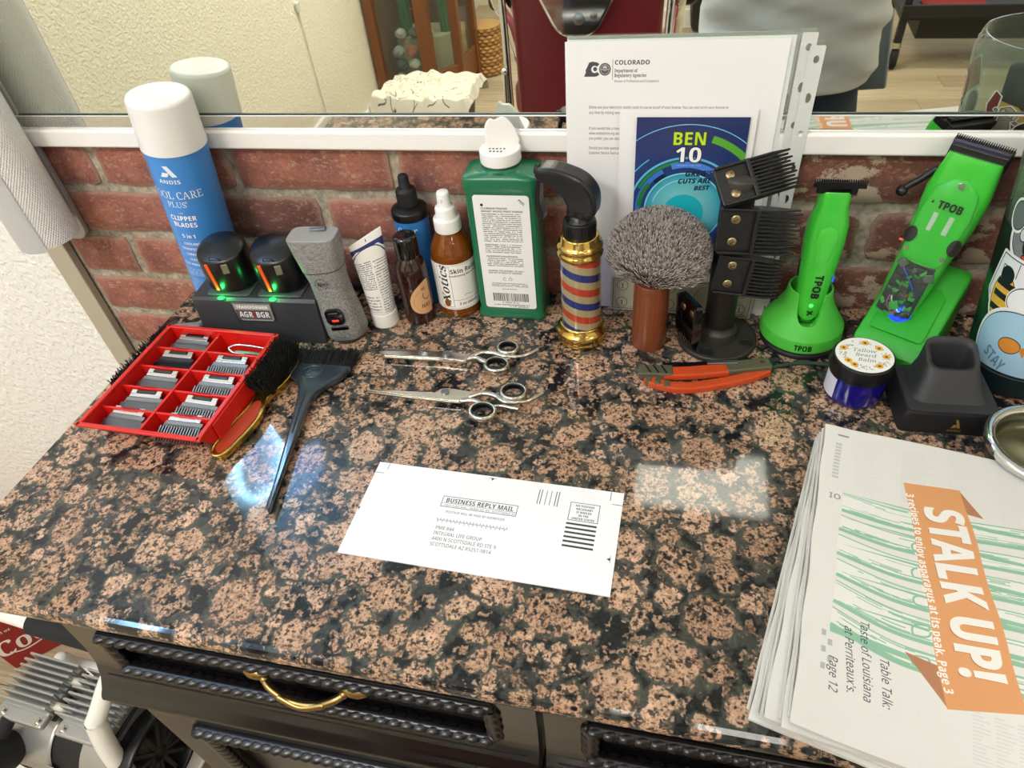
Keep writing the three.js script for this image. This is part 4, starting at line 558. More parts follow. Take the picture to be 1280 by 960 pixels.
  const t = canvas(300, 110, (g) => { g.clearRect(0, 0, 300, 110); text(g, 'TPOB', 165, 58, 92, '#050505', { style: 'bold', sx: 0.85, stroke: 3 }); g.fillStyle = '#050505'; g.beginPath(); g.moveTo(4, 60); g.lineTo(22, 30); g.lineTo(26, 62); g.fill(); });
  part(o, 'lettering', R(plane(0.03, 0.011), -0.1).translate(0, 0.118, 0.0235), decal(t));
  const bl = part(o, 'blade', [rbox(0.0445, 0.008, 0.02, 0.0012, 0, 0.1595, 0), rbox(0.0475, 0.02, 0.0055, 0.0015, 0, 0.155, -0.0115), rbox(0.0465, 0.0045, 0.007, 0.001, 0, 0.163, -0.006)], MAT.black);
  part(bl, 'blade_teeth', [...Array(26)].map((_, i) => box(0.0009, 0.003, 0.006, -0.0222 + i * 0.00178, 0.1665, -0.006)), M(0x1c1c20, 0.3, 0.6)); part(bl, 'cutter_strip', rbox(0.044, 0.0022, 0.003, 0.0005, 0, 0.1645, 0.004), M(0x4a4a66, 0.3, 0.8));
  part(o, 'taper_lever', [tube([[-0.0245, 0.138, 0.002], [-0.031, 0.128, 0.004], [-0.0385, 0.1185, 0.006], [-0.0415, 0.114, 0.007]], 0.003, 24, 8), ball(0.005, -0.0415, 0.1135, 0.007, 14)], MAT.black);
  part(o, 'side_button', R(cyl(0.0035, 0.0035, 0.004, 0, 0, 0, 16), 0, 0, PI / 2).translate(-0.021, 0.072, 0.006), M(0x8a4a30, 0.3, 0.8));
}
// jar of beard balm
{
  const o = thing('balm_jar', 'round cobalt blue jar of tallow beard balm with a sunflower label on its black lid', 'jar', [0.1815, 0, 0.1345], -0.1);
  part(o, 'glass_jar', lathe([[0, 0], [0.0225, 0], [0.025, 0.002], [0.0257, 0.006], [0.0257, 0.03], [0.0245, 0.032], [0, 0.032]], 52), M(0x120c74, 0.1, 0, { clearcoat: 0.8 }));
  part(o, 'lid', lathe([[0.0262, 0.0305], [0.0266, 0.0315], [0.0266, 0.0455], [0.0258, 0.0468], [0, 0.0468]], 52), M(0x111113, 0.3));
  const t = canvas(400, 400, (g) => {
    g.clearRect(0, 0, 400, 400); g.fillStyle = '#f3f0ea'; g.beginPath(); g.arc(200, 200, 198, 0, 7); g.fill(); seedState = 5;
    for (let i = 0; i < 150; i++) { const a = rnd(2 * PI), r = rnd(118, 170); g.strokeStyle = ['#6b6678', '#8a8496', '#7c8a5a', '#5c5a70'][i % 4]; g.lineWidth = 4; const x = 200 + Math.cos(a) * r, y = 200 + Math.sin(a) * r; g.beginPath(); g.moveTo(x, y); g.lineTo(x + rnd(-18, 18), y + rnd(-18, 18)); g.stroke(); }
    for (const [a, d] of [[-1.5, 140], [-0.75, 140], [-0.05, 146], [0.85, 142], [2.1, 140], [2.5, 138], [-2.75, 150]]) { const x = 200 + Math.cos(a) * d, y = 200 + Math.sin(a) * d; g.fillStyle = '#e9ac34'; for (let k = 0; k < 12; k++) { g.beginPath(); g.ellipse(x + Math.cos(k * 0.524) * 17, y + Math.sin(k * 0.524) * 17, 12, 6, k * 0.524, 0, 7); g.fill(); } g.fillStyle = '#6a3d16'; g.beginPath(); g.arc(x, y, 10, 0, 7); g.fill(); }
    text(g, 'Tallow', 200, 150, 50, '#5b7a72', { style: 'italic', font: 'serif' }); text(g, 'Beard', 205, 203, 50, '#5b7a72', { style: 'italic', font: 'serif' }); text(g, 'Balm', 212, 256, 50, '#5b7a72', { style: 'italic', font: 'serif' });
  });
  part(o, 'lid_label', new THREE.CircleGeometry(0.0248, 48).rotateX(-PI / 2).translate(0, 0.0472, 0), decal(t, 0.35));
  part(o, 'side_sticker', wrap(0.0259, 0.006, 0.029, -1.2, 0.75, 14), M(0xd9d6e2, 0.5));
}
// empty black charging dock
{
  const o = thing('charging_dock', 'empty black square charging dock with a raised hollow collar and a gold logo', 'charging dock', [0.252, 0, 0.1465], 0.03), bm = M(0x1d1d1f, 0.5), bm2 = M(0x2b2b2d, 0.55);
  part(o, 'base', loft([{ y: 0, w: 0.079, d: 0.0655, n: 14 }, { y: 0.0015, w: 0.0805, d: 0.067, n: 14 }, { y: 0.02, w: 0.074, d: 0.061, n: 12 }, { y: 0.0215, w: 0.0725, d: 0.0595, n: 12 }], 64), bm);
  part(o, 'top_plate', loft([{ y: 0.0215, w: 0.0725, d: 0.0595, n: 12 }, { y: 0.0235, w: 0.0735, d: 0.0605, n: 12 }, { y: 0.025, w: 0.072, d: 0.059, n: 12 }], 64), bm2);
  const c = [{ y: 0.025, w: 0.061, d: 0.05, z: -0.004, n: 6 }, { y: 0.028, w: 0.056, d: 0.046, z: -0.005, n: 5 }, { y: 0.04, w: 0.047, d: 0.038, z: -0.01, n: 4 }, { y: 0.053, w: 0.043, d: 0.033, z: -0.013, n: 4, tz: -0.42 }, { y: 0.0545, w: 0.0415, d: 0.0315, z: -0.0132, n: 4, tz: -0.42 }, { y: 0.0535, w: 0.0345, d: 0.0255, z: -0.0132, n: 4, tz: -0.42 }, { y: 0.049, w: 0.0335, d: 0.0245, z: -0.013, n: 4, tz: -0.42 }, { y: 0.03, w: 0.031, d: 0.022, z: -0.012, n: 4 }];
  
  part(o, 'collar', loft(c, 56), bm2); part(o, 'contact_pin', R(ball(0.0016, 0, 0, 0, 10), 0).translate(-0.004, 0.0315, -0.003), MAT.brass);
  const t = canvas(220, 150, (g) => { g.clearRect(0, 0, 220, 150); g.fillStyle = '#b49a55'; g.beginPath(); g.moveTo(102, 8); g.lineTo(122, 8); g.lineTo(156, 100); g.lineTo(128, 100); g.closePath(); g.fill(); g.beginPath(); g.moveTo(96, 62); g.quadraticCurveTo(84, 98, 70, 100); g.lineTo(106, 100); g.quadraticCurveTo(120, 98, 122, 70); g.closePath(); g.fill(); text(g, 'ANDIS', 112, 130, 28, '#b49a55', { style: 'bold', sx: 1.4 }); });
  part(o, 'logo', R(plane(0.021, 0.0143), -0.16).translate(0.004, 0.011, 0.0331), decal(t, 0.3, { metalness: 0.5 }));
}
// sticker-covered jar at the right edge
{
  const o = thing('sticker_jar', 'tall clear jar covered in cartoon stickers with a dark rubber boot', 'jar', [0.325, 0, 0.09]);
  const glass = M(0xeef4f0, 0.06, 0, { transmission: 0.95, ior: 1.2 });
  part(o, 'rubber_boot', lathe([[0, 0], [0.036, 0], [0.0395, 0.003], [0.0402, 0.01], [0.0405, 0.018], [0.0412, 0.024], [0.0405, 0.0265], [0, 0.0265]], 56), M(0x0e2226, 0.45));
  part(o, 'jar_wall', [lathe([[0.04, 0.0265], [0.0451, 0.06], [0.05, 0.1], [0.0572, 0.16], [0.0634, 0.212], [0.0662, 0.2365], [0.0655, 0.239], [0.0625, 0.2405], [0.0625, 0.2425], [0.0648, 0.2445], [0.0625, 0.2465], [0.0635, 0.249], [0.0625, 0.252], [0.0598, 0.252], [0.0595, 0.248], [0.0598, 0.24], [0.0635, 0.234], [0.061, 0.211], [0.055, 0.16], [0.0475, 0.1], [0.0385, 0.03]], 64)], glass);
  part(o, 'dark_contents', lathe([[0, 0.028], [0.037, 0.029], [0.0465, 0.1], [0.0535, 0.155], [0.0545, 0.163], [0, 0.163]], 40), M(0x15171a, 0.6));
  part(o, 'inner_device', [R(rbox(0.05, 0.085, 0.014, 0.005), 0.12, 0.5, 0.08).translate(-0.012, 0.19, -0.02)], M(0x1a1b1e, 0.5));
  part(o, 'silver_arm', [rbox(0.016, 0.03, 0.016, 0.005, 0.03, 0.258, -0.03)], MAT.steel);
  // the sticker skin: koala, bee and goldfish towards the room; fists with barbells towards the mirror
  const t = canvas(2048, 900, (g, w, h) => {
    g.clearRect(0, 0, w, h); const P = (a) => ((a / (2 * PI) + 1) % 1) * w;
    const out = (f) => { g.save(); g.lineJoin = 'round'; f(true); g.restore(); g.save(); f(false); g.restore(); };
    const blob = (pts, col, bd = 16) => { g.beginPath(); pts.forEach((p, i) => (i ? g.lineTo(...p) : g.moveTo(...p))); g.closePath(); g.lineJoin = 'round'; if (bd) { g.lineWidth = bd * 2; g.strokeStyle = '#f2f2ef'; g.stroke(); } g.fillStyle = col; g.fill(); if (bd) { g.lineWidth = 4; g.strokeStyle = '#15161a'; g.stroke(); } };
    const el = (x, y, a, b, col, bd = 0, rot = 0, line = 4) => { g.beginPath(); g.ellipse(x, y, a, b, rot, 0, 7); if (bd) { g.lineWidth = bd * 2; g.strokeStyle = '#f2f2ef'; g.stroke(); } g.fillStyle = col; g.fill(); if (line) { g.lineWidth = line; g.strokeStyle = '#15161a'; g.stroke(); } };
    g.fillStyle = '#14161a'; g.fillRect(0, 330, w, 570);
    // room side, centred on u = 0.5
    const c = 753; g.fillStyle = '#123024'; g.fillRect(c - 420, 560, 1100, 340); g.fillStyle = '#1f5a34'; g.fillRect(c - 420, 545, 1100, 70); g.translate(0, -97);
    g.save(); g.translate(-128, 140); blob([[c - 60, 60], [c + 160, 40], [c + 200, 150], [c + 60, 170], [c - 60, 130]], '#e2703a', 14); g.restore();
    g.save(); g.translate(-128, 180); el(c + 60, 250, 100, 88, '#7f8389', 18); el(c - 40, 190, 44, 52, '#6d7177', 12); el(c + 168, 190, 44, 52, '#6d7177', 12); el(c + 20, 240, 22, 26, '#d8dade'); el(c + 100, 240, 22, 26, '#d8dade'); el(c + 58, 270, 24, 36, '#141519'); el(c + 60, 318, 16, 10, '#c9484a');
    blob([[c - 50, 340], [c + 170, 340], [c + 210, 520], [c + 150, 560], [c - 40, 560], [c - 90, 510]], '#eceef0', 14); g.strokeStyle = '#22242a'; g.lineWidth = 4; g.strokeRect(c - 30, 380, 40, 50); g.beginPath(); g.moveTo(c + 60, 345); g.lineTo(c + 60, 555); g.stroke(); g.restore();
    g.save(); g.translate(0, 48); el(c - 110, 640, 72, 98, '#e8b23a', 16); g.fillStyle = '#15161a'; for (const y of [570, 620, 680]) g.fillRect(c - 168, y, 118, 26); el(c - 118, 545, 40, 36, '#15161a', 0); el(c + 10, 610, 84, 56, '#f4f5f4', 8, -0.3); text(g, 'INTO', c - 10, 706, 46, '#15161a', { style: 'bold', stroke: 3 }); g.restore();
    g.save(); g.translate(-70, 82); el(c + 130, 800, 235, 175, '#a9cfe4', 18); el(c + 110, 780, 62, 36, '#e0913a', 0); blob([[c + 165, 780], [c + 215, 745], [c + 205, 815]], '#d98230', 0); text(g, 'STAY', c + 60, 865, 74, '#5f87a0', { style: 'bold', rot: 0.35, sx: 0.9 }); g.translate(0, 97);
    // mirror side, centred on u = 0
    for (const ox of [150, 2198]) {
      const q = ox; g.save(); g.translate(q, -6); g.scale(-0.62, 0.42);
      blob([[-330, 90], [-180, 120], [-60, 240], [-150, 330], [-330, 230]], '#caa352', 0);
      blob([[-360, 30], [-320, 60], [-330, 260], [-380, 300], [-400, 160]], '#8a4438', 14); blob([[-345, 330], [-280, 300], [-250, 380], [-300, 520], [-370, 560], [-390, 470]], '#cf4a33', 12);
      blob([[-330, 170], [-120, 300], [-132, 320], [-340, 190]], '#9a9488', 12); blob([[-290, 160], [-230, 130], [-190, 160], [-180, 230], [-220, 280], [-200, 340], [-250, 430], [-330, 560], [-380, 560], [-310, 400], [-300, 320], [-300, 240]], '#b3a893', 14); for (let i = 0; i < 4; i++) el(-272 + i * 26, 190 + i * 12, 16, 32, '#cfc6b4', 0, 0.3);
      el(-70, 350, 96, 108, '#4a3c38', 16, 0.5); for (let i = 0; i < 5; i++) blob([[-70 + i * 26, 300 + i * 6], [-40 + i * 26, 290 + i * 10], [-90 + i * 28, 440], [-118 + i * 28, 430]], '#e2602f', 0); blob([[-60, 470], [60, 420], [180, 470], [200, 600], [-80, 600]], '#b8a98c', 14); el(60, 500, 60, 50, '#cbbda2', 0); blob([[130, 300], [230, 280], [250, 400], [150, 420]], '#d9562c', 12); text(g, 'HOW', -120, 680, 74, '#b8b6b0', { style: 'bold', sx: 1.1 }); text(g, 'STRONG', 130, 680, 60, '#b8b6b0', { style: 'bold' }); g.restore();
    }
  });
  part(o, 'sticker_skin', (() => { const q = []; for (let i = 0; i <= 12; i++) { const y = mix(0.0285, 0.236, i / 12); q.push([0.0381 + 0.12 * y, y]); } return lathe(q, 72).rotateY(PI); })(), decal(t, 0.35));
}
// steel-rimmed cup at the frame's edge
{
  const o = thing('steel_cup', 'low cup with a thick shiny steel rim beside the newspaper', 'cup', [0.3145, 0, 0.2065]);
  part(o, 'cup_body', lathe([[0, 0], [0.033, 0], [0.038, 0.003], [0.0405, 0.016], [0.0425, 0.022], [0.0385, 0.022], [0.036, 0.016], [0.032, 0.006], [0, 0.0055]], 56), M(0x5d5c45, 0.3, 0.7)); part(o, 'rim', ring(0.0412, 0.0048, 0.0235, 64), MAT.chrome);
}
// business reply envelope
{
  const t = canvas(1350, 590, (g, w, h) => {
    g.fillStyle = '#efeff1'; g.fillRect(0, 0, w, h); g.fillStyle = '#333'; const k = '#3a3a40';
    g.fillRect(60, 6, 3, 42); g.fillRect(2, 72, 50, 3); g.fillRect(w - 66, 2, 3, 56); g.fillRect(w - 52, 78, 52, 3);
    for (const [x, y, r] of [[w / 2 - 20, 12, 0], [8, h / 2 + 20, PI / 2], [w - 22, h - 190, PI / 2]]) { g.save(); g.translate(x, y); g.rotate(r); g.fillRect(-20, 0, 40, 2); g.beginPath(); g.moveTo(-10, 0); g.lineTo(10, 0); g.lineTo(0, 18); g.fill(); g.restore(); }
    for (const [x, w2] of [[958, 4], [972, 4], [998, 3], [1022, 3], [1048, 4], [1062, 4]]) g.fillRect(x - 40, 46, w2, 96);
    g.strokeStyle = k; g.lineWidth = 3; g.strokeRect(430, 172, 400, 66); text(g, 'BUSINESS REPLY MAIL', 630, 196, 40, k, { style: 'bold', sx: 0.86 }); g.fillRect(430, 214, 400, 2); text(g, 'FIRST-CLASS MAIL', 510, 227, 15, k); text(g, 'PERMIT NO. 601', 640, 227, 15, k); text(g, 'SCOTTSDALE AZ', 765, 227, 17, k);
    text(g, 'POSTAGE WILL BE PAID BY ADDRESSEE', 625, 268, 19, k, { sx: 0.95 });
    for (let i = 0; i < 64; i++) { const a = i % 3 === 0, b = i % 4 === 1, x = 438 + i * 5.8; g.fillRect(x, 322 - (a ? 12 : 3), 2.4, (a ? 15 : 6) + (b ? 10 : 0)); }
    ['PMB 844', 'INTEGRAL LIFE GROUP', '4400 N SCOTTSDALE RD STE 9', 'SCOTTSDALE AZ 85251-9814'].forEach((s, i) => text(g, s, 445, 368 + i * 32, 27, k, { align: 'left', sx: 0.92 }));
    g.strokeRect(1092, 100, 148, 110); ['NO POSTAGE', 'NECESSARY', 'IF MAILED', 'IN THE', 'UNITED STATES'].forEach((s, i) => text(g, s, 1166, 117 + i * 20, 18, k, { style: 'bold', sx: 0.88 })); for (let i = 0; i < 6; i++) g.fillRect(1088, 226 + i * 26, 152, 11);
  });
  const w = 0.2254, h = 0.0984, o = thing('envelope', 'white business reply envelope lying in the middle of the counter', 'envelope', [-0.133, 0, 0.333], -0.0198), pm = M(0xf6f6f7, 0.6);
  const g = new THREE.BoxGeometry(w, 0.0012, h, 24, 1, 12), p = g.attributes.position; for (let i = 0; i < p.count; i++) { const x = p.getX(i) / w, z = p.getZ(i) / h; if (p.getY(i) > 0) p.setY(i, p.getY(i) + 0.0012 * Math.max(0, 0.25 - x * x) * Math.max(0, 0.25 - z * z) * 16); p.setY(i, p.getY(i) + 0.0008); } g.computeVertexNormals();
  part(o, 'paper', g, [pm, pm, M(0xffffff, 0.55, 0, { map: t }), pm, pm, pm]); part(o, 'back_flap', box(w * 0.995, 0.0003, h * 0.5, 0, 0.00012, -h * 0.24), pm);
}
// scissors
function scissors(label, y, thin, P) {               // P in counter coordinates
  const o = thing('hair_scissors', label, 'scissors', [0, 0, 0], 0, 'two pairs of hairdressing scissors'), st = M(0xcfccc2, 0.17, 1), dk = M(0xa9a69c, 0.25, 1), y0 = 0.0035;
  const flat = (pts, t, yy, n) => lay(ext(shapeOf(n ? spline(pts, n) : pts), t, Math.min(0.0006, t * 0.3)), yy + t);
  part(o, 'upper_blade', flat(P.bladeA, 0.0022, y0 + 0.0022), st); part(o, 'lower_blade', flat(P.bladeB, 0.0022, y0), dk);
  if (thin) { const n = 30; for (let i = 0; i < n; i++) { const t = i / n, x = mix(P.teeth[0][0], P.teeth[1][0], t), z = mix(P.teeth[0][1], P.teeth[1][1], t); part(o, 'tooth', box(0.0013, 0.0018, P.tl, x, y0 + 0.0032, z - P.tl / 2), MAT.steelDull); } }
  part(o, 'pivot_screw', [cyl(0.0042, 0.0042, 0.0016, P.pivot[0], y0 + 0.0042, P.pivot[1], 24), ring(0.0028, 0.0005, y0 + 0.0058, 20).translate(P.pivot[0], 0, P.pivot[1])], MAT.steelDull);
  for (const k of ['A', 'B']) {
    const s = P['shank' + k], h = part(o, 'handle', [tube(s.map(([x, z], i) => [x, y0 + 0.002 + (k === 'A' ? 0.001 : 0) + 0.001 * Math.sin(i), z]), 0.0027, 36, 10)], st), r = P['ring' + k];
    part(h, 'finger_ring', torus(r[2], 0.0024, 0, 0, 0, 44, 12).rotateX(PI / 2).scale(1, 1.6, r[3] || 0.82).translate(r[0], y0 + 0.0042, r[1]), st); part(h, 'rubber_insert', torus(r[2] - 0.0019, 0.0016, 0, 0, 0, 40, 8).rotateX(PI / 2).scale(1, 2.4, r[3] || 0.82).translate(r[0], y0 + 0.005, r[1]), MAT.black);
  }
  part(o, 'finger_rest', tube(P.rest.map(([x, z], i) => [x, y0 + 0.003, z]), 0.0018, 20, 8), st); if (P.rest2) part(o, 'finger_rest', tube(P.rest2.map(([x, z]) => [x, y0 + 0.002, z]), 0.0017, 20, 8), st);
}
scissors('toothed thinning scissors, the pair nearer the wall', 0, true, { bladeA: [[-0.298, 0.1365], [-0.292, 0.1345], [-0.22, 0.128], [-0.198, 0.1295], [-0.19, 0.1315], [-0.199, 0.1395], [-0.23, 0.1385], [-0.29, 0.1405]], bladeB: [[-0.297, 0.139], [-0.22, 0.133], [-0.2, 0.134], [-0.198, 0.1395], [-0.225, 0.14], [-0.292, 0.1425]], teeth: [[-0.292, 0.137], [-0.237, 0.1345]], tl: 0.007, pivot: [-0.222, 0.1325], shankA: [[-0.196, 0.1345], [-0.185, 0.1255], [-0.172, 0.1245], [-0.16, 0.1275], [-0.148, 0.1265]], ringA: [-0.158, 0.1165, 0.0105, 0.85], shankB: [[-0.2, 0.137], [-0.19, 0.133], [-0.182, 0.1365], [-0.174, 0.1385]], ringB: [-0.164, 0.1445, 0.0118, 0.85], rest: [[-0.152, 0.127], [-0.142, 0.1255], [-0.132, 0.1185], [-0.1265, 0.1125]], rest2: [[-0.158, 0.131], [-0.154, 0.129]] });
scissors('straight-bladed hair scissors, the pair nearer the envelope', 0, false, { bladeA: [[-0.289, 0.1965], [-0.286, 0.1945], [-0.218, 0.1915], [-0.213, 0.1855], [-0.205, 0.1835], [-0.178, 0.1855], [-0.168, 0.187], [-0.186, 0.1985], [-0.2, 0.199], [-0.23, 0.1985]], bladeB: [[-0.289, 0.1975], [-0.215, 0.196], [-0.196, 0.1965], [-0.186, 0.1995], [-0.2, 0.2005], [-0.24, 0.2]], pivot: [-0.207, 0.1895], shankA: [[-0.18, 0.192], [-0.168, 0.1865], [-0.155, 0.1885], [-0.146, 0.194], [-0.134, 0.1935]], ringA: [-0.138, 0.182, 0.0122, 0.85], shankB: [[-0.188, 0.1975], [-0.176, 0.1965], [-0.166, 0.2005], [-0.157, 0.204]], ringB: [-0.1625, 0.2125, 0.0122, 0.85], rest: [[-0.136, 0.1935], [-0.125, 0.192], [-0.116, 0.185], [-0.1095, 0.1775]], rest2: [[-0.16, 0.2025], [-0.148, 0.1995], [-0.138, 0.2005], [-0.13, 0.2015]] });
// folded razors
{
  const scale = (label, pts, w, m, y, name) => { const o = thing('straight_razor', label, 'razor', [0, y, 0], 0, 'folded razors by the black flange'); const c = pathOf(pts.map(([x, z]) => [x, 0, z])), A = [], B = []; for (let i = 0; i <= 24; i++) { const t = i / 24, p = c.getPoint(t), d = c.getTangent(t), q = w * (t < 0.08 ? 0.45 + t * 6.9 : t > 0.85 ? 1 - (t - 0.85) * 4 : 1); A.push([p.x - d.z * q, p.z + d.x * q]); B.unshift([p.x + d.z * q, p.z - d.x * q]); }
    part(o, 'handle_scales', lay(ext(shapeOf([...A, ...B]), 0.0075, 0.0015), 0.0075), m); return o; };
  const or = M(0xc4491f, 0.4), ol = M(0x55543f, 0.45);
  const a = scale('orange folded razor with olive ends, uppermost of the pile', [[-0.0175, 0.1355], [0.02, 0.1345], [0.065, 0.124], [0.107, 0.1115]], 0.0068, or, 0.0036);
  for (const [x, z, l, r] of [[-0.002, 0.1355, 0.034, 0.08], [0.087, 0.1175, 0.044, 0.27]]) part(a, 'olive_bolster', R(rbox(l, 0.0084, 0.0148, 0.0018), 0, r).translate(x, 0.0042, z), ol); for (const x of [-0.01, -0.002, 0.006]) part(a, 'grip_notch', R(box(0.0012, 0.0006, 0.013), 0, 0.5).translate(x, 0.0086, 0.1352), MAT.black); part(a, 'rivet', cyl(0.0018, 0.0018, 0.0012, 0.1, 0.0081, 0.1135, 14), MAT.brass);
  const b = scale('orange folded razor, nearest the room in the pile', [[-0.0125, 0.1445], [0.022, 0.1515], [0.065, 0.139], [0.108, 0.119]], 0.0052, or, 0); for (const [x, z] of [[-0.008, 0.1455], [0.001, 0.1485], [0.01, 0.1505]]) part(b, 'grip_step', rbox(0.006, 0.0085, 0.0085, 0.001, x, 0.0042, z), ol);
  const c = scale('black folded razor lying behind the orange ones', [[0.003, 0.1245], [0.035, 0.1205], [0.075, 0.111], [0.1, 0.106]], 0.0058, MAT.black, 0); part(c, 'rivet', cyl(0.0016, 0.0016, 0.001, 0.07, 0.0073, 0.1125, 14), MAT.brass);
  part(a, 'blade_tang', R(rbox(0.03, 0.002, 0.005, 0.0008), 0, 0.15).translate(0.062, 0.0088, 0.1185), MAT.steelDull);
}
single('green_cord', tube([[0.105, 0.0022, 0.112], [0.118, 0.0022, 0.1065], [0.133, 0.0022, 0.101], [0.15, 0.0022, 0.0985], [0.17, 0.0022, 0.1]], 0.0019, 30, 8), M(0x274431, 0.6), 'thin dark green cord end lying below the trimmer stand', 'cord');
// red rack of clipper blades
{
  const w = 0.134, d = 0.154, h = 0.029, cx = -0.478, cz = 0.2235, ry = -0.02, t = 0.0026, rm = M(0xd41d18, 0.38, 0, { clearcoat: 0.25 });
  const o = thing('blade_tray', 'red plastic tray of ten compartments holding clipper blades', 'tray', [cx, 0.0006, cz], ry);
  const wall = (x0, z0, x1, z1, s) => { const L = Math.hypot(x1 - x0, z1 - z0); return R(rbox(L + t, h, t, 0.0007, 0, h / 2, 0), 0, -Math.atan2(z1 - z0, x1 - x0)).translate((x0 + x1) / 2, 0, (z0 + z1) / 2); };
  part(o, 'tray_floor', rbox(w, 0.0024, d - 0.024, 0.0008, 0, 0.0012, -0.012), rm);
  const side = (x) => part(o, 'side_wall', ext(shapeOf([[-d / 2, h], [d / 2, h], [d / 2 - 0.022, 0], [-d / 2, 0]]), t, 0.0004).rotateY(-PI / 2).translate(x + t / 2, 0, 0), rm);
  side(-w / 2); side(w / 2); part(o, 'end_wall', wall(-w / 2, -d / 2, w / 2, -d / 2), rm); part(o, 'end_wall', R(rbox(w, 0.0365, t, 0.0007), 0.65).translate(0, h / 2, d / 2 - 0.011), rm);
  part(o, 'rim', [rbox(w + 0.007, 0.0032, 0.005, 0.0012, 0, h, d / 2), rbox(w + 0.007, 0.0032, 0.005, 0.0012, 0, h, -d / 2), rbox(0.005, 0.0032, d + 0.005, 0.0012, w / 2, h, 0), rbox(0.005, 0.0032, d + 0.005, 0.0012, -w / 2, h, 0)], rm);
  part(o, 'skirt', R(rbox(0.0022, h, d - 0.02, 0.0006, 0, 0, 0), 0, 0, 0.06).translate(w / 2 + 0.0035, h / 2 - 0.001, -0.01), rm);
  part(o, 'divider', ext(shapeOf([[-d / 2, h - 0.004], [d / 2 - 0.003, h - 0.004], [d / 2 - 0.022, 0.001], [-d / 2, 0.001]]), 0.0028, 0.0004).rotateY(-PI / 2).translate(-0.0026, 0, 0), rm); const zs = [-0.0475, -0.017, 0.0145, 0.046];
  for (const z of zs) { part(o, 'divider', rbox(w, h - 0.006, 0.0026, 0.0008, 0, h / 2 - 0.002, z), rm); for (const x of [-0.034, 0.032]) part(o, 'tab', rbox(0.018, 0.004, 0.0034, 0.0008, x, h - 0.007, z), rm); }
  const blade = (label, coarse, dark) => {
    const b = thing('clipper_cutter', label, 'clipper blade', [0, 0, 0], 0, 'steel blades in the red tray'), n = coarse ? 16 : 30, W0 = 0.05, st = dark ? M(0x3a3b3f, 0.35, 0.9) : M(0xa9a9ab, 0.28, 1);
    part(b, 'comb_plate', [rbox(W0, 0.003, 0.0125, 0.0008, 0, 0.0015, 0.003)], M(dark ? 0x141517 : 0x1d1e20, 0.4, 0.9));
    part(b, 'teeth', [...Array(n)].map((_, i) => R(box((W0 / n) * 0.45, 0.0045, coarse ? 0.0165 : 0.0125), 0.12).translate((i + 0.5 - n / 2) * (W0 / n) * 0.98, 0.0038, coarse ? 0.0085 : 0.007)), st);
    part(b, 'moving_blade', [rbox(W0 * 0.84, 0.002, 0.0045, 0.0006, 0, 0.0058, -0.0035), ...[...Array(22)].map((_, i) => box(0.001, 0.0022, 0.003, (i - 10.5) * 0.0019, 0.0062, -0.0002))], M(dark ? 0x505156 : 0x9c9da0, 0.3, 1));
    part(b, 'bracket', [rbox(0.036, 0.0016, 0.0045, 0.0006, 0, 0.0075, -0.0075), rbox(0.0065, 0.0016, 0.005, 0.0006, -0.0145, 0.008, -0.0115), rbox(0.0065, 0.0016, 0.005, 0.0006, 0.0145, 0.008, -0.0115)], M(0xdcdcda, 0.16, 1));
    part(b, 'dark_slot', rbox(0.021, 0.0025, 0.004, 0.001, 0, 0.0075, -0.0118), MAT.blackGloss); return b;
  };
  const fine = blade('clipper blade', false), coarse = blade('clipper blade', true), darkB = blade('clipper blade', false, true), rowName = ['back row against the wall', 'second row from the wall', 'middle row', 'second row from the front', 'front row'], usedB = new Set();
  const cells = [-0.062, -0.032, -0.001, 0.0305, 0.0615], c = Math.cos(ry), s = Math.sin(ry);
  for (let i = 0; i < 5; i++) for (const k of [0, 1]) {
    if (i === 0 && k === 1) continue;
    const src = k ? coarse : i === 1 ? darkB : fine, b = usedB.has(src) ? src.clone() : src; if (usedB.has(src)) { b.name = numbered('clipper_cutter'); scene.add(b); } usedB.add(src);
    b.userData = { ...b.userData, label: `${k ? 'coarse-toothed' : i === 1 ? 'dark fine-toothed' : 'fine-toothed'} steel clipper blade, ${k ? 'right' : 'left'} compartment, ${rowName[i]} of the red tray` };
    const lx = (k ? 0.0325 : -0.0345) + rnd(-0.002, 0.002), lz = cells[i] - 0.001 - (i === 4 ? 0.006 : 0); b.position.set(cx + lx * c + lz * s, CT + 0.0125, cz - lx * s + lz * c); b.rotation.set(0.2, ry + rnd(-0.03, 0.03), 0, 'YXZ');
  }
  const lx = 0.033, lz = -0.0625, k = thing('hair_clip', 'silver ring-handled clip in the back right compartment of the red tray', 'hair clip', [cx + lx * c + lz * s, 0.016, cz - lx * s + lz * c], ry);
  part(k, 'loop', tube([[0.024, 0.002, -0.005], [0.0, 0.003, -0.006], [-0.014, 0.004, -0.0035], [-0.018, 0.004, 0.002], [-0.012, 0.003, 0.0065], [0.002, 0.001, 0.0065]], 0.0013, 40, 8), MAT.chrome); part(k, 'jaw', [rbox(0.036, 0.002, 0.004, 0.0008, 0.008, 0.0015, 0.004), rbox(0.034, 0.0016, 0.005, 0.0006, 0.008, -0.003, 0.005)], MAT.steelDull);
}
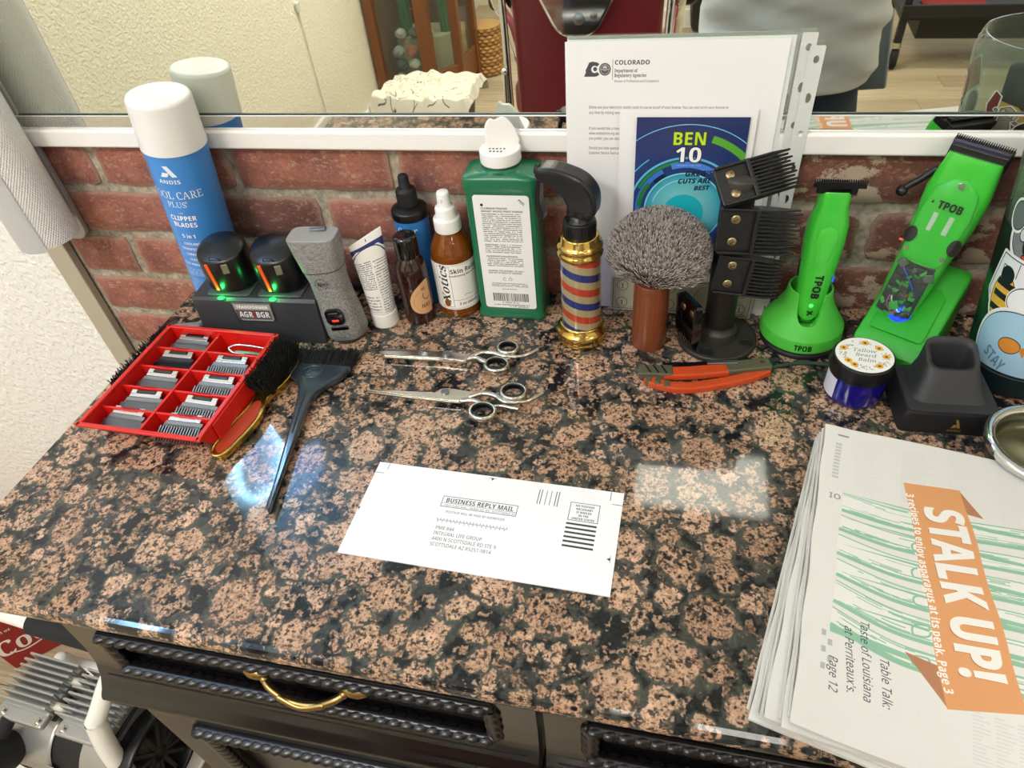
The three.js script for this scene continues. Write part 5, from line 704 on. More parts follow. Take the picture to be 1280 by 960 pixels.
// dark brush half hidden on the far side of the tray
{
  const o = thing('cleaning_brush', 'black bristle brush mostly hidden along the wall side of the red tray', 'brush', [-0.5605, 0, 0.225], -0.02);
  part(o, 'brush_back', rbox(0.012, 0.009, 0.105, 0.004, 0, 0.0045, -0.04), MAT.black); const B = []; seedState = 12; for (let i = 0; i < 420; i++) { const z = rnd(-0.09, 0.005), x = rnd(-0.005, 0.005); B.push(bar([x, 0.008, z], [x + rnd(-0.006, 0.003), rnd(0.018, 0.024), z + rnd(-0.004, 0.004)], 0.0006, 4)); }
  part(o, 'bristles', B, MAT.blackMatte).userData.kind = 'stuff';
}
// gold club brush
{
  const o = thing('club_brush', 'small gold-framed brush with black bristles and a red handle inlay', 'brush', [0.006, 0, 0]), gm = M(0xc9a653, 0.26, 1);
  const outl = spline([[-0.4165, 0.293], [-0.4115, 0.302], [-0.403, 0.3005], [-0.396, 0.283], [-0.391, 0.258], [-0.3915, 0.238], [-0.395, 0.226], [-0.3935, 0.214], [-0.388, 0.2], [-0.386, 0.18], [-0.388, 0.162], [-0.397, 0.155], [-0.408, 0.16], [-0.412, 0.18], [-0.4125, 0.205], [-0.409, 0.222], [-0.4085, 0.236], [-0.4135, 0.26]], 90);
  part(o, 'handle_frame', lay(ext(shapeOf(outl), 0.008, 0.002), 0.0088), gm);
  part(o, 'gold_rim', tube(outl.slice(0, 90).filter((_, i) => i % 3 === 0).map(([x, z]) => [x, 0.0092, z]), 0.0016, 120, 8, true), gm);
  part(o, 'red_inlay', lay(ext(shapeOf(spline([[-0.4135, 0.2925], [-0.4095, 0.2975], [-0.404, 0.296], [-0.3985, 0.28], [-0.394, 0.258], [-0.3945, 0.24], [-0.399, 0.228], [-0.4045, 0.228], [-0.4075, 0.24], [-0.411, 0.262]], 50)), 0.001, 0), 0.0096), M(0xa5351a, 0.5));
  const B = []; seedState = 77; for (let i = 0; i < 1500; i++) { const t = rnd(), x = mix(-0.41, -0.39, rnd()), z = mix(0.216, 0.158, t), ex = (x + 0.4) * 0.45; B.push(bar([x, 0.0085, z], [x + ex + rnd(-0.004, 0.002), 0.03 + rnd(-0.004, 0.003), z + (z - 0.187) * 0.22 + rnd(-0.003, 0.003)], 0.00045, 3)); }
  part(o, 'bristles', B, M(0x0c0c0c, 0.7)).userData.kind = 'stuff'; part(o, 'bristle_bed', rbox(0.018, 0.014, 0.056, 0.005, -0.4, 0.015, 0.187), MAT.blackMatte);
}
// hair dye brush
{
  const o = thing('tint_brush', 'dark slate plastic hair tint brush with a long pointed handle', 'brush', [0, 0, 0]), pm = M(0x2b333d, 0.22, 0, { clearcoat: 0.5 });
  const S = shapeOf([[-0.3925, 0.1655], [-0.3205, 0.1645], ...spline([[-0.3205, 0.168], [-0.3235, 0.18], [-0.333, 0.193], [-0.3405, 0.206], [-0.3415, 0.222], [-0.338, 0.245], [-0.331, 0.29], [-0.3225, 0.345], [-0.3205, 0.3545], [-0.3235, 0.3525], [-0.331, 0.322], [-0.3445, 0.268], [-0.353, 0.235], [-0.3595, 0.213], [-0.367, 0.197], [-0.384, 0.185], [-0.3925, 0.173]], 80, false)]);
  const g = ext(S, 0.009, 0.0028, 4); part(o, 'handle', lay(g, 0.0105), pm);
  part(o, 'oval_emblem', [ring(0.0095, 0.0009, 0, 32).scale(1.2, 1, 0.95).translate(-0.357, 0.0106, 0.179), lathe([[0, 0.0012], [0.006, 0.0009], [0.0085, 0]], 28).scale(1.2, 1, 0.95).translate(-0.357, 0.0104, 0.179)], pm);
  part(o, 'handle_ridge', tube([[-0.3515, 0.0102, 0.21], [-0.347, 0.0105, 0.235], [-0.34, 0.0102, 0.265]], 0.0014, 20, 8), pm);
  const B = []; seedState = 31; for (let i = 0; i < 1300; i++) { const x = mix(-0.392, -0.321, rnd()), y = rnd(0.003, 0.0085), f = (x + 0.357) * 0.07; B.push(bar([x, y, 0.169], [x + f + rnd(-0.003, 0.003), y + rnd(-0.001, 0.008), 0.146 - (x + 0.357) * 0.1 + rnd(-0.004, 0.004)], 0.00038, 3)); }
  part(o, 'bristles', B, M(0x17191c, 0.6)).userData.kind = 'stuff';
}
// pile of newspapers
{
  const A = 0.185, W0 = 0.335, D0 = 0.268, paper = data(256, 256, (u, v) => { const n = fbm(u * 60, v * 60, 3), k = 222 + n * 16; return [k, k - 2, k - 8]; }), side = M(0xe2dfd6, 0.9);
  const t = canvas(1680, 1344, (g, w, h) => {
    const K = 5014; g.fillStyle = '#e6e2da'; g.fillRect(0, 0, w, h); seedState = 8;
    for (let i = 0; i < 2600; i++) { g.fillStyle = `rgba(120,110,95,${rnd(0.035)})`; g.fillRect(rnd(w), rnd(h), rnd(2, 10), rnd(2, 10)); }
    const P = (u, v) => [u * K, v * K], poly = (pts, c) => { g.fillStyle = c; g.beginPath(); pts.forEach((p, i) => (i ? g.lineTo(...P(...p)) : g.moveTo(...P(...p)))); g.closePath(); g.fill(); };
    // faint print from the other side
    for (let c = 0; c < 9; c++) for (let i = 0; i < 26; i++) { g.save(); g.translate(...P(0.026 + c * 0.034, 0.012 + i * 0.0022)); g.rotate(0); g.fillStyle = `rgba(140,140,140,${c % 3 === 1 ? 0.1 : 0.05})`; g.fillRect(0, 0, rnd(60, 120), 5); g.restore(); }
    for (let i = 0; i < 11; i++) { g.save(); g.translate(...P(0.0095, 0.02 + i * 0.0038)); g.fillStyle = 'rgba(130,130,130,.32)'; g.fillRect(0, 0, 24, 13); g.restore(); } for (let i = 0; i < 20; i++) { g.fillStyle = 'rgba(120,125,140,.14)'; g.fillRect(0.15 * K, (0.03 + i * 0.0022) * K, rnd(60, 220), 5); }
    g.fillStyle = 'rgba(90,95,120,.7)'; g.fillRect(52, 46, 44, 9); text(g, 'IO', 62, 400, 40, 'rgba(120,120,120,.7)', { style: 'bold' });
    // asparagus stalks in green line work
    const gc = '#93c0a1', stalk = (pts, wd) => {
      const c = new THREE.CatmullRomCurve3(pts.map(([u, v]) => V(u * K, v * K, 0))), n = 90, L = c.getPoints(n); g.fillStyle = '#ece9e1'; g.beginPath(); L.forEach((p, i) => g.lineTo(p.x, p.y - wd * K)); [...L].reverse().forEach((p) => g.lineTo(p.x, p.y + wd * K)); g.fill();
      for (const s of [-1, 1]) { g.strokeStyle = gc; g.lineWidth = s > 0 ? 15 : 5; g.beginPath(); L.forEach((p, i) => g.lineTo(p.x, p.y + s * wd * K)); g.stroke(); }
      for (let k = 0; k < 70; k++) { const a = Math.floor(rnd(n * 0.9)), len = Math.floor(rnd(3, 16)), o = (rnd(0.1, 1) ** 0.6) * wd * K * (rnd() < 0.7 ? 1 : -1) * 0.95; g.lineWidth = rnd(1.5, 5); g.beginPath(); for (let i = a; i < Math.min(n, a + len); i++) g.lineTo(L[i].x, L[i].y + o); g.stroke(); }
      for (const f of [0.3, 0.62, 0.85]) { const p = L[Math.floor(n * f)]; g.fillStyle = '#ece9e1'; g.lineWidth = 7; g.beginPath(); g.moveTo(p.x - 20, p.y + wd * K * 0.6); g.quadraticCurveTo(p.x - 40, p.y - 20, p.x + 24, p.y - wd * K * 0.5); g.quadraticCurveTo(p.x + 50, p.y + 30, p.x - 20, p.y + wd * K * 0.6); g.fill(); g.stroke(); }
    };
    for (let i = 0; i < 6; i++) { const v0 = 0.083 + i * 0.0205; stalk([[0.018, v0], [0.06, v0 + 0.003 + i * 0.002], [0.13, v0 - 0.004 + i * 0.003], [0.2, v0 - 0.012 + i * 0.004], [0.34, v0 - 0.02 + i * 0.003]], 0.0085 - (i % 2) * 0.0018); }
    g.fillStyle = gc; for (let i = 0; i < 5; i++) { const y = (0.0735 + i * 0.025) * K; g.beginPath(); g.moveTo(0.019 * K, y); g.lineTo(0.12 * K, y + 26); g.lineTo(0.19 * K, y + 4); g.lineTo(0.12 * K, y + 8); g.fill(); }
    poly([[0.018, 0.192], [0.08, 0.199], [0.09, 0.203], [0.018, 0.198]], gc);
    // orange banner with its folds
    poly([[0.102, 0.044], [0.1165, 0.067], [0.1045, 0.066]], '#b9805c'); poly([[0.064, 0.196], [0.087, 0.226], [0.083, 0.199]], '#b9805c'); poly([[0.0625, 0.048], [0.102, 0.043], [0.131, 0.214], [0.0865, 0.2265]], '#e2a06a');
    const ang = Math.atan2(0.174, 0.0265); g.save(); g.translate(...P(0.0985, 0.133)); g.rotate(ang); g.textAlign = 'center'; g.textBaseline = 'middle'; g.font = 'bold 178px sans-serif'; g.scale(0.81, 1); g.fillStyle = '#b9764a'; g.fillText('STALK UP!', 6, 6); g.fillStyle = '#f4efe6'; g.lineWidth = 7; g.strokeStyle = '#f4efe6'; g.strokeText('STALK UP!', 0, 0); g.fillText('STALK UP!', 0, 0); g.restore();
    g.save(); g.translate(...P(0.0775, 0.137)); g.rotate(Math.atan2(0.178, 0.0245)); text(g, '3 recipes to enjoy asparagus at its peak. Page 3', 0, 0, 38, '#f7f2ea', { style: 'bold', sx: 0.93 }); g.restore();
    const tt = (s, u, v, al) => { g.save(); g.translate(...P(u, v)); g.rotate(PI / 2 - 0.06); text(g, s, 0, 0, 38, '#45454a', { align: al, sx: 0.92, style: 'italic' }); g.restore(); };
    tt('Table Talk:', 0.0535, 0.2385, 'right'); tt('Taste of Louisiana', 0.0425, 0.2385, 'right'); tt("at Perriteaux's.", 0.0325, 0.2365, 'right'); tt('Page 12', 0.022, 0.239, 'right');
    for (let i = 0; i < 5; i++) { g.fillStyle = 'rgba(110,112,120,.4)'; g.fillRect((0.013 + (i % 2) * 0.004) * K, (0.198 + i * 0.006) * K, 14, 22); } for (let c = 0; c < 3; c++) for (let i = 0; i < 14; i++) { g.fillStyle = 'rgba(130,130,130,.12)'; g.fillRect((0.1 + c * 0.012) * K, (0.222 + i * 0.0024) * K, rnd(20, 60), 5); }
  });
  const labels = ['newspaper with an orange banner and green asparagus, on top of the pile', 'newspaper second from the top of the pile', 'newspaper third from the top of the pile, edge fanned out', 'newspaper second from the bottom of the pile', 'bottom newspaper of the pile, sticking out furthest'];
  for (let i = 4; i >= 0; i--) {
    const th = 0.0026, g = new THREE.BoxGeometry(W0, th, D0, 40, 1, 40), p = g.attributes.position, y0 = (4 - i) * (th + 0.0011);
    for (let k = 0; k < p.count; k++) { const x = p.getX(k) + W0 / 2, z = p.getZ(k) + D0 / 2; p.setX(k, x + 0.0006 * Math.sin(z * 90 + i)); p.setZ(k, z + (z > D0 - 0.001 ? 0.0022 * Math.sin(x * 22 + i * 2) : 0)); p.setY(k, p.getY(k) + th / 2 + 0.0014 * step(0.03, 0, x) * (4 - i) / 4 + (i === 0 ? 0.0018 * noise(x * 14, z * 14) : 0.0003)); }
    g.computeVertexNormals();
    const off = [[0, 0, 0], [-0.0015, 0.001, -0.012], [-0.002, 0.0006, -0.05], [-0.001, -0.001, -0.062], [-0.002, -0.002, -0.078]][i], m = i ? M(0xe4e1d9, 0.9) : M(0xffffff, 0.85, 0, { map: t });
    const n = thing('newspaper', labels[i], 'newspaper', [0.1475 + off[0], 0.0004 + y0, 0.1985 + off[1]], -A + off[2], 'pile of newspapers');
    part(n, 'folded_pages', g, [side, side, m, side, side, side]);
    for (let s = 0; s < 2; s++) part(n, 'page_edge', rbox(0.0018, 0.0006, D0 * 0.97, 0.0002, -0.0008 - s * 0.0006, 0.0007 + s * 0.0009, D0 / 2), M(0xd2cfc6, 0.9)).visible = true;
  }
}
// ---------------------------------------------------------------- cabinet below the counter
{
  const lac = M(0x0b0a0c, 0.2, 0, { clearcoat: 0.4, clearcoatRoughness: 0.15 }), lac2 = M(0x141113, 0.3);
  const o = thing('drawer_cabinet', 'black lacquered cabinet with rope mouldings and a brass drawer pull', 'cabinet', [0, 0, 0]);
  const xL = -0.498, xR = 0.655;
  part(o, 'carcass', box(xR - xL, CT - 0.0215, 0.42, (xL + xR) / 2, -0.0215 - (CT - 0.0215) / 2, 0.23), lac);
  const rope = (a, b, r = 0.0068) => { const A = V(...a), B = V(...b), L = A.distanceTo(B), n = Math.round(L / 0.0115), d = B.clone().sub(A).normalize(), gs = [bar(a, b, r * 0.66, 10)]; for (let i = 0; i < n; i++) { const g = new THREE.SphereGeometry(1, 10, 8).scale(r, r * 0.62, r * 1.42); g.rotateX(0).rotateY(0); const q = new THREE.Quaternion().setFromUnitVectors(V(0, 0, 1), d), tw = new THREE.Quaternion().setFromAxisAngle(V(0, 0, 1), 0), tilt = new THREE.Quaternion().setFromAxisAngle(V(0, 1, 0), 0.62); g.applyQuaternion(tilt).applyQuaternion(q); const p = A.clone().lerp(B, (i + 0.5) / n); gs.push(g.translate(p.x, p.y, p.z)); } return G(gs); };
  const prof = [[-0.022, 0.448], [-0.022, 0.4535], [-0.1, 0.456], [-0.125, 0.459], [-0.143, 0.4655], [-0.154, 0.4725], [-0.1585, 0.4775], [-0.164, 0.4785], [-0.168, 0.4755], [-0.168, 0.444]];   // (y, z)
  const zAt = (y) => { for (let i = 1; i < 7; i++) if (y >= prof[i + 1][0]) return mix(prof[i][1], prof[i + 1][1], (y - prof[i][0]) / (prof[i + 1][0] - prof[i][0])); return 0.4775; };
  const slab = (x0, x1, y0, y1) => { const pts = [[y1, 0.436]]; const N = 12; for (let i = 0; i <= N; i++) { const y = mix(y1, y0, i / N); pts.push([y, zAt(y)]); } if (y0 <= -0.16) pts.push([-0.164, 0.4785], [-0.168, 0.4755], [-0.168, 0.436]); else pts.push([y0, 0.436]); return creased(ext(shapeOf(pts.map(([y, z]) => [z, y])), x1 - x0, 0).rotateY(-PI / 2).translate(x1, 0, 0), 0.5); };
  for (const [x0, x1, k] of [[xL, -0.0695, 0], [-0.0635, 0.365, 1]]) {
    const d = new THREE.Group(); d.name = 'drawer'; o.add(d); const a = x0 + 0.036, b = x1 - 0.036, yt = -0.064, yb = -0.119;
    part(d, 'drawer_frame', [slab(x0, x1, yt, -0.0225), slab(x0, x1, -0.16, yb), slab(x0, a, yb, yt), slab(b, x1, yb, yt)], lac);
    part(d, 'groove', box(x1 - x0 - 0.02, 0.0012, 0.0012, (x0 + x1) / 2, -0.1365, zAt(-0.1365) + 0.0001), MAT.blackMatte);
    part(d, 'inner_panel', [box(b - a, yt - yb, 0.006, (a + b) / 2, (yt + yb) / 2, 0.442), R(cyl(0.0155, 0.0155, b - a - 0.02, 0, 0, 0, 24), 0, 0, PI / 2).scale(1, 1, 0.45).translate(b - 0.01, (yt + yb) / 2 - 0.003, 0.4455), box(b - a - 0.012, 0.002, 0.012, (a + b) / 2, -0.078, 0.444)], lac2);
    part(d, 'rope_moulding', [rope([a, yt, 0.4565], [b, yt, 0.4565]), rope([a, yb, 0.459], [b, yb, 0.459]), rope([a, yt - 0.004, 0.456], [a, yb, 0.4575]), rope([b, yt - 0.004, 0.456], [b, yb, 0.4575])], lac2);
    const c = k ? 0.155 : -0.268, h = part(d, 'drawer_pull', [tube([[c - 0.046, -0.087, 0.452], [c - 0.04, -0.0885, 0.457], [c - 0.033, -0.0905, 0.4625], [c - 0.018, -0.0955, 0.4675], [c - 0.002, -0.097, 0.469], [c + 0.014, -0.0955, 0.4675], [c + 0.029, -0.0905, 0.4625], [c + 0.036, -0.0885, 0.457], [c + 0.042, -0.087, 0.452]], 0.0034, 50, 10), tube([[c - 0.022, -0.0945, 0.4675], [c - 0.002, -0.0982, 0.471], [c + 0.018, -0.0945, 0.4675]], 0.0034, 30, 10)], M(0x9c8150, 0.32, 1));
    for (const s of [-1, 1]) part(h, 'leaf_mount', [lathe([[0, 0], [0.0085, 0], [0.0075, 0.0025], [0.004, 0.005], [0, 0.0058]], 24).scale(1.5, 1, 0.8).rotateX(PI / 2).translate(c - 0.002 + s * 0.046, -0.087, 0.4545), ball(0.0042, c - 0.002 + s * 0.037, -0.0885, 0.4575, 12), ball(0.0038, c - 0.002 + s * 0.053, -0.0865, 0.4525, 12)], M(0x9c8150, 0.32, 1));
    const e = new THREE.Group(); e.name = 'door'; o.add(e); const y0 = -0.8, y1 = -0.178, fz = 0.452;
    const f = roundRect(x1 - x0, y1 - y0, 0.002, (x0 + x1) / 2, (y0 + y1) / 2), q = roundRect(x1 - x0 - 0.11, y1 - y0 - 0.15, 0.004, (x0 + x1) / 2, (y0 + y1) / 2); f.holes.push(new THREE.Path(q.getPoints(6))); part(e, 'door_frame', ext(f, 0.018, 0.001).translate(0, 0, fz - 0.018 + 0.008), M(0x171312, 0.35));
    part(e, 'door_panel', rbox(x1 - x0 - 0.1, y1 - y0 - 0.14, 0.008, 0.003, (x0 + x1) / 2, (y0 + y1) / 2, fz - 0.006), lac2);
    const A = x0 + 0.055, Bx = x1 - 0.055, C = y1 - 0.075, Dy = y0 + 0.075; part(e, 'rope_moulding', [rope([A, C, fz + 0.01], [Bx, C, fz + 0.01], 0.0095), rope([A, Dy, fz + 0.01], [Bx, Dy, fz + 0.01], 0.0095), rope([A, C - 0.006, fz + 0.009], [A, Dy, fz + 0.009], 0.0095), rope([Bx, C - 0.006, fz + 0.009], [Bx, Dy, fz + 0.009], 0.0095)], lac2);
  }
  part(o, 'plinth', box(xR - xL - 0.02, 0.056, 0.4, (xL + xR) / 2, -CT + 0.0285, 0.22), lac);
  single('pink_cloth', [rbox(0.02, 0.007, 0.01, 0.003, 0, 0, 0), R(rbox(0.016, 0.03, 0.007, 0.003), 0.1).translate(0, -0.016, 0.004)], M(0xb8204e, 0.7, 0, { sheen: 1, sheenColor: new THREE.Color(0.8, 0.1, 0.3) }), 'crimson cloth tag hanging on the right-hand drawer front', 'cloth', [0.058, -0.083, 0.474]);
}
// ---------------------------------------------------------------- beside the cabinet
{
  const o = thing('air_compressor', 'twin-cylinder silver air compressor in a white tube frame under the counter end', 'compressor', [-0.86, -CT, 0.375], -0.06), wt = M(0xeceae2, 0.3), al = M(0xb4b4b2, 0.38, 0.75), Y = (y) => y;
  part(o, 'frame', [tube([[-0.25, 0.18, 0.115], [-0.245, 0.05, 0.12], [-0.2, 0.03, 0.12], [0.0, 0.03, 0.12], [0.085, 0.03, 0.12], [0.11, 0.06, 0.1], [0.108, 0.15, 0.075], [0.108, 0.3, 0.05], [0.11, 0.36, 0.035]], 0.0145, 90, 14), tube([[-0.25, 0.18, 0.115], [-0.235, 0.3, 0.09], [-0.2, 0.38, 0.02], [-0.13, 0.455, -0.035], [-0.07, 0.472, -0.04], [0.02, 0.468, -0.04], [0.16, 0.462, -0.04], [0.21, 0.44, -0.04], [0.22, 0.3, -0.06], [0.22, 0.05, -0.11], [0.1, 0.03, -0.12], [-0.2, 0.03, -0.12], [-0.24, 0.05, -0.11], [-0.25, 0.1, -0.1]], 0.0135, 160, 14), tube([[0.11, 0.36, 0.035], [0.15, 0.44, -0.02], [0.18, 0.458, -0.04]], 0.0135, 24, 12)], wt);
  part(o, 'rubber_grip', bar([0.005, 0.469, -0.04], [0.16, 0.463, -0.04], 0.0185, 20), MAT.rubber);
  part(o, 'base_plate', [rbox(0.34, 0.008, 0.2, 0.003, -0.03, 0.085, 0.0), rbox(0.34, 0.06, 0.006, 0.002, -0.03, 0.06, 0.1)], wt);
  const motor = (g) => R(g, 0, 0, PI / 2);
  const ax = (g) => motor(g).translate(0, 0.2, 0.02);
  part(o, 'motor_body', ax(lathe([[0.066, 0.02], [0.07, 0.023], [0.07, 0.11], [0.066, 0.125], [0.052, 0.135], [0, 0.136]], 48)), al); part(o, 'motor_body', ax(lathe([[0.07, -0.1], [0.07, -0.04], [0.066, -0.036]], 48)), al);
  part(o, 'stator', ax(cyl(0.064, 0.064, 0.07, 0, -0.042, 0, 44)), MAT.blackMatte);
  for (const x of [-0.1, -0.082, -0.064, 0.06, 0.075]) part(o, 'vent_slot', rbox(0.006, 0.019, 0.004, 0.0018, x, 0.185, 0.0885), MAT.black);
  part(o, 'fan_shroud', ax(lathe([[0.07, -0.1], [0.078, -0.104], [0.08, -0.135], [0.074, -0.139], [0.07, -0.135], [0.068, -0.108]], 48)), MAT.black); part(o, 'fan_hub', ax(cyl(0.069, 0.069, 0.004, 0, -0.112, 0, 40)), MAT.black);
  for (let i = 0; i < 14; i++) { const a = (i / 14) * 2 * PI; part(o, 'fan_blade', R(rbox(0.003, 0.05, 0.007, 0.001, 0, 0.038, 0), a, 0).translate(0.128, 0.2, 0.02), MAT.rubber); }
  for (const [x, r] of [[-0.052, 0], [0.064, 1]]) {
    const hd = part(o, 'cylinder_head', [rbox(0.09, 0.016, 0.08, 0.004, x, 0.305, 0), rbox(0.086, 0.05, 0.074, 0.006, x, 0.28, 0), rbox(0.092, 0.012, 0.022, 0.004, x, 0.307, 0.046)], al);
    for (let i = 0; i < 8; i++) part(hd, 'cooling_fin', rbox(0.098, 0.026, 0.0038, 0.0014, x - (i % 2) * 0.002, 0.322 - 0.0015 * Math.abs(i - 4), -0.036 + i * 0.0098), al);
    for (const s of [-1, 1]) part(hd, 'bolt', [cyl(0.0052, 0.0052, 0.005, x + s * 0.034, 0.312, 0.0475, 6), cyl(0.0075, 0.0075, 0.0015, x + s * 0.034, 0.3125, 0.0475, 18)], MAT.steel);
    part(hd, 'gasket', rbox(0.096, 0.006, 0.078, 0.003, x, 0.295, 0), MAT.blackMatte);
  }
  for (const z of [-0.018, 0.022]) part(o, 'air_pipe', bar([-0.012, 0.313, z], [0.032, 0.313, z], 0.0065, 14), M(0xd9d4c6, 0.4, 0.2));
  part(o, 'intake_filter', [lathe([[0, -0.033], [0.028, -0.033], [0.031, -0.028], [0.031, 0.004], [0.0325, 0.005], [0.0325, 0.013], [0.031, 0.014], [0.029, 0.03], [0, 0.031]], 36).rotateX(0.55).translate(-0.095, 0.262, 0.098), bar([-0.088, 0.28, 0.078], [-0.075, 0.305, 0.05], 0.011, 14)], MAT.rubber);
  for (const [x, z] of [[-0.13, 0.07], [0.07, 0.07]]) part(o, 'rubber_foot', lathe([[0, 0.088], [0.026, 0.088], [0.025, 0.105], [0.018, 0.125], [0, 0.13]], 24).translate(x, 0, z), M(0x3c3128, 0.6));
  part(o, 'rating_label', plane(0.018, 0.024, -0.02, 0.215, 0.0855), M(0xefefec, 0.5)); part(o, 'hose', tube([[-0.19, 0.1, 0.1], [-0.165, 0.14, 0.13], [-0.13, 0.13, 0.14], [-0.13, 0.1, 0.13], [-0.17, 0.094, 0.11]], 0.004, 40, 8), MAT.rubber);
}
{
  const an = 0.805, o = thing('drink_carton', 'red cardboard drink carton with white script lettering behind the compressor', 'carton', [-1.276, -CT, 0.267], an);
  part(o, 'carton_body', rbox(0.27, 0.21, 0.17, 0.003, 0.135, 0.1055, -0.085), M(0x8f1512, 0.4)); part(o, 'top_flap', rbox(0.262, 0.0012, 0.08, 0.0004, 0.135, 0.2115, -0.045), M(0x9c1a15, 0.45));
  const t = canvas(1024, 640, (g) => { g.clearRect(0, 0, 1024, 640); const c = '#ece4da'; text(g, 'Coca', 255, 330, 270, c, { font: 'serif', style: 'italic bold', sx: 0.8, rot: -0.04 }); text(g, '-Cola', 690, 310, 270, c, { font: 'serif', style: 'italic bold', sx: 0.8, rot: -0.04 }); g.strokeStyle = c; g.lineWidth = 16; g.beginPath(); g.moveTo(90, 400); g.bezierCurveTo(160, 500, 330, 440, 420, 400); g.stroke(); g.lineWidth = 7; g.beginPath(); g.arc(452, 470, 30, 0, 7); g.stroke(); text(g, 'R', 452, 472, 38, c, { style: 'bold' }); text(g, '12 fl oz', 150, 130, 44, c, { style: 'bold' }); });
  part(o, 'lettering', plane(0.25, 0.15, 0.122, 0.0755, 0.0006), decal(t));
}
single('white_jug', [lathe([[0, 0], [0.062, 0], [0.066, 0.006], [0.066, 0.16], [0.06, 0.19], [0.03, 0.215], [0.022, 0.235], [0, 0.236]], 36)], M(0xe6e4de, 0.4), 'white plastic jug on the floor behind the compressor', 'jug', [-1.0, -CT, 0.115]);
single('power_cord', tube([[-1.1, 0.0075, 0.24], [-1.04, 0.012, 0.22], [-1.05, 0.1, 0.205], [-1.03, 0.22, 0.2], [-0.98, 0.25, 0.195], [-0.93, 0.15, 0.192], [-0.91, 0.0075, 0.17]], 0.0055, 70, 8), MAT.rubber, 'black cord looping over the floor behind the compressor', 'cord', [0, -CT, 0]);
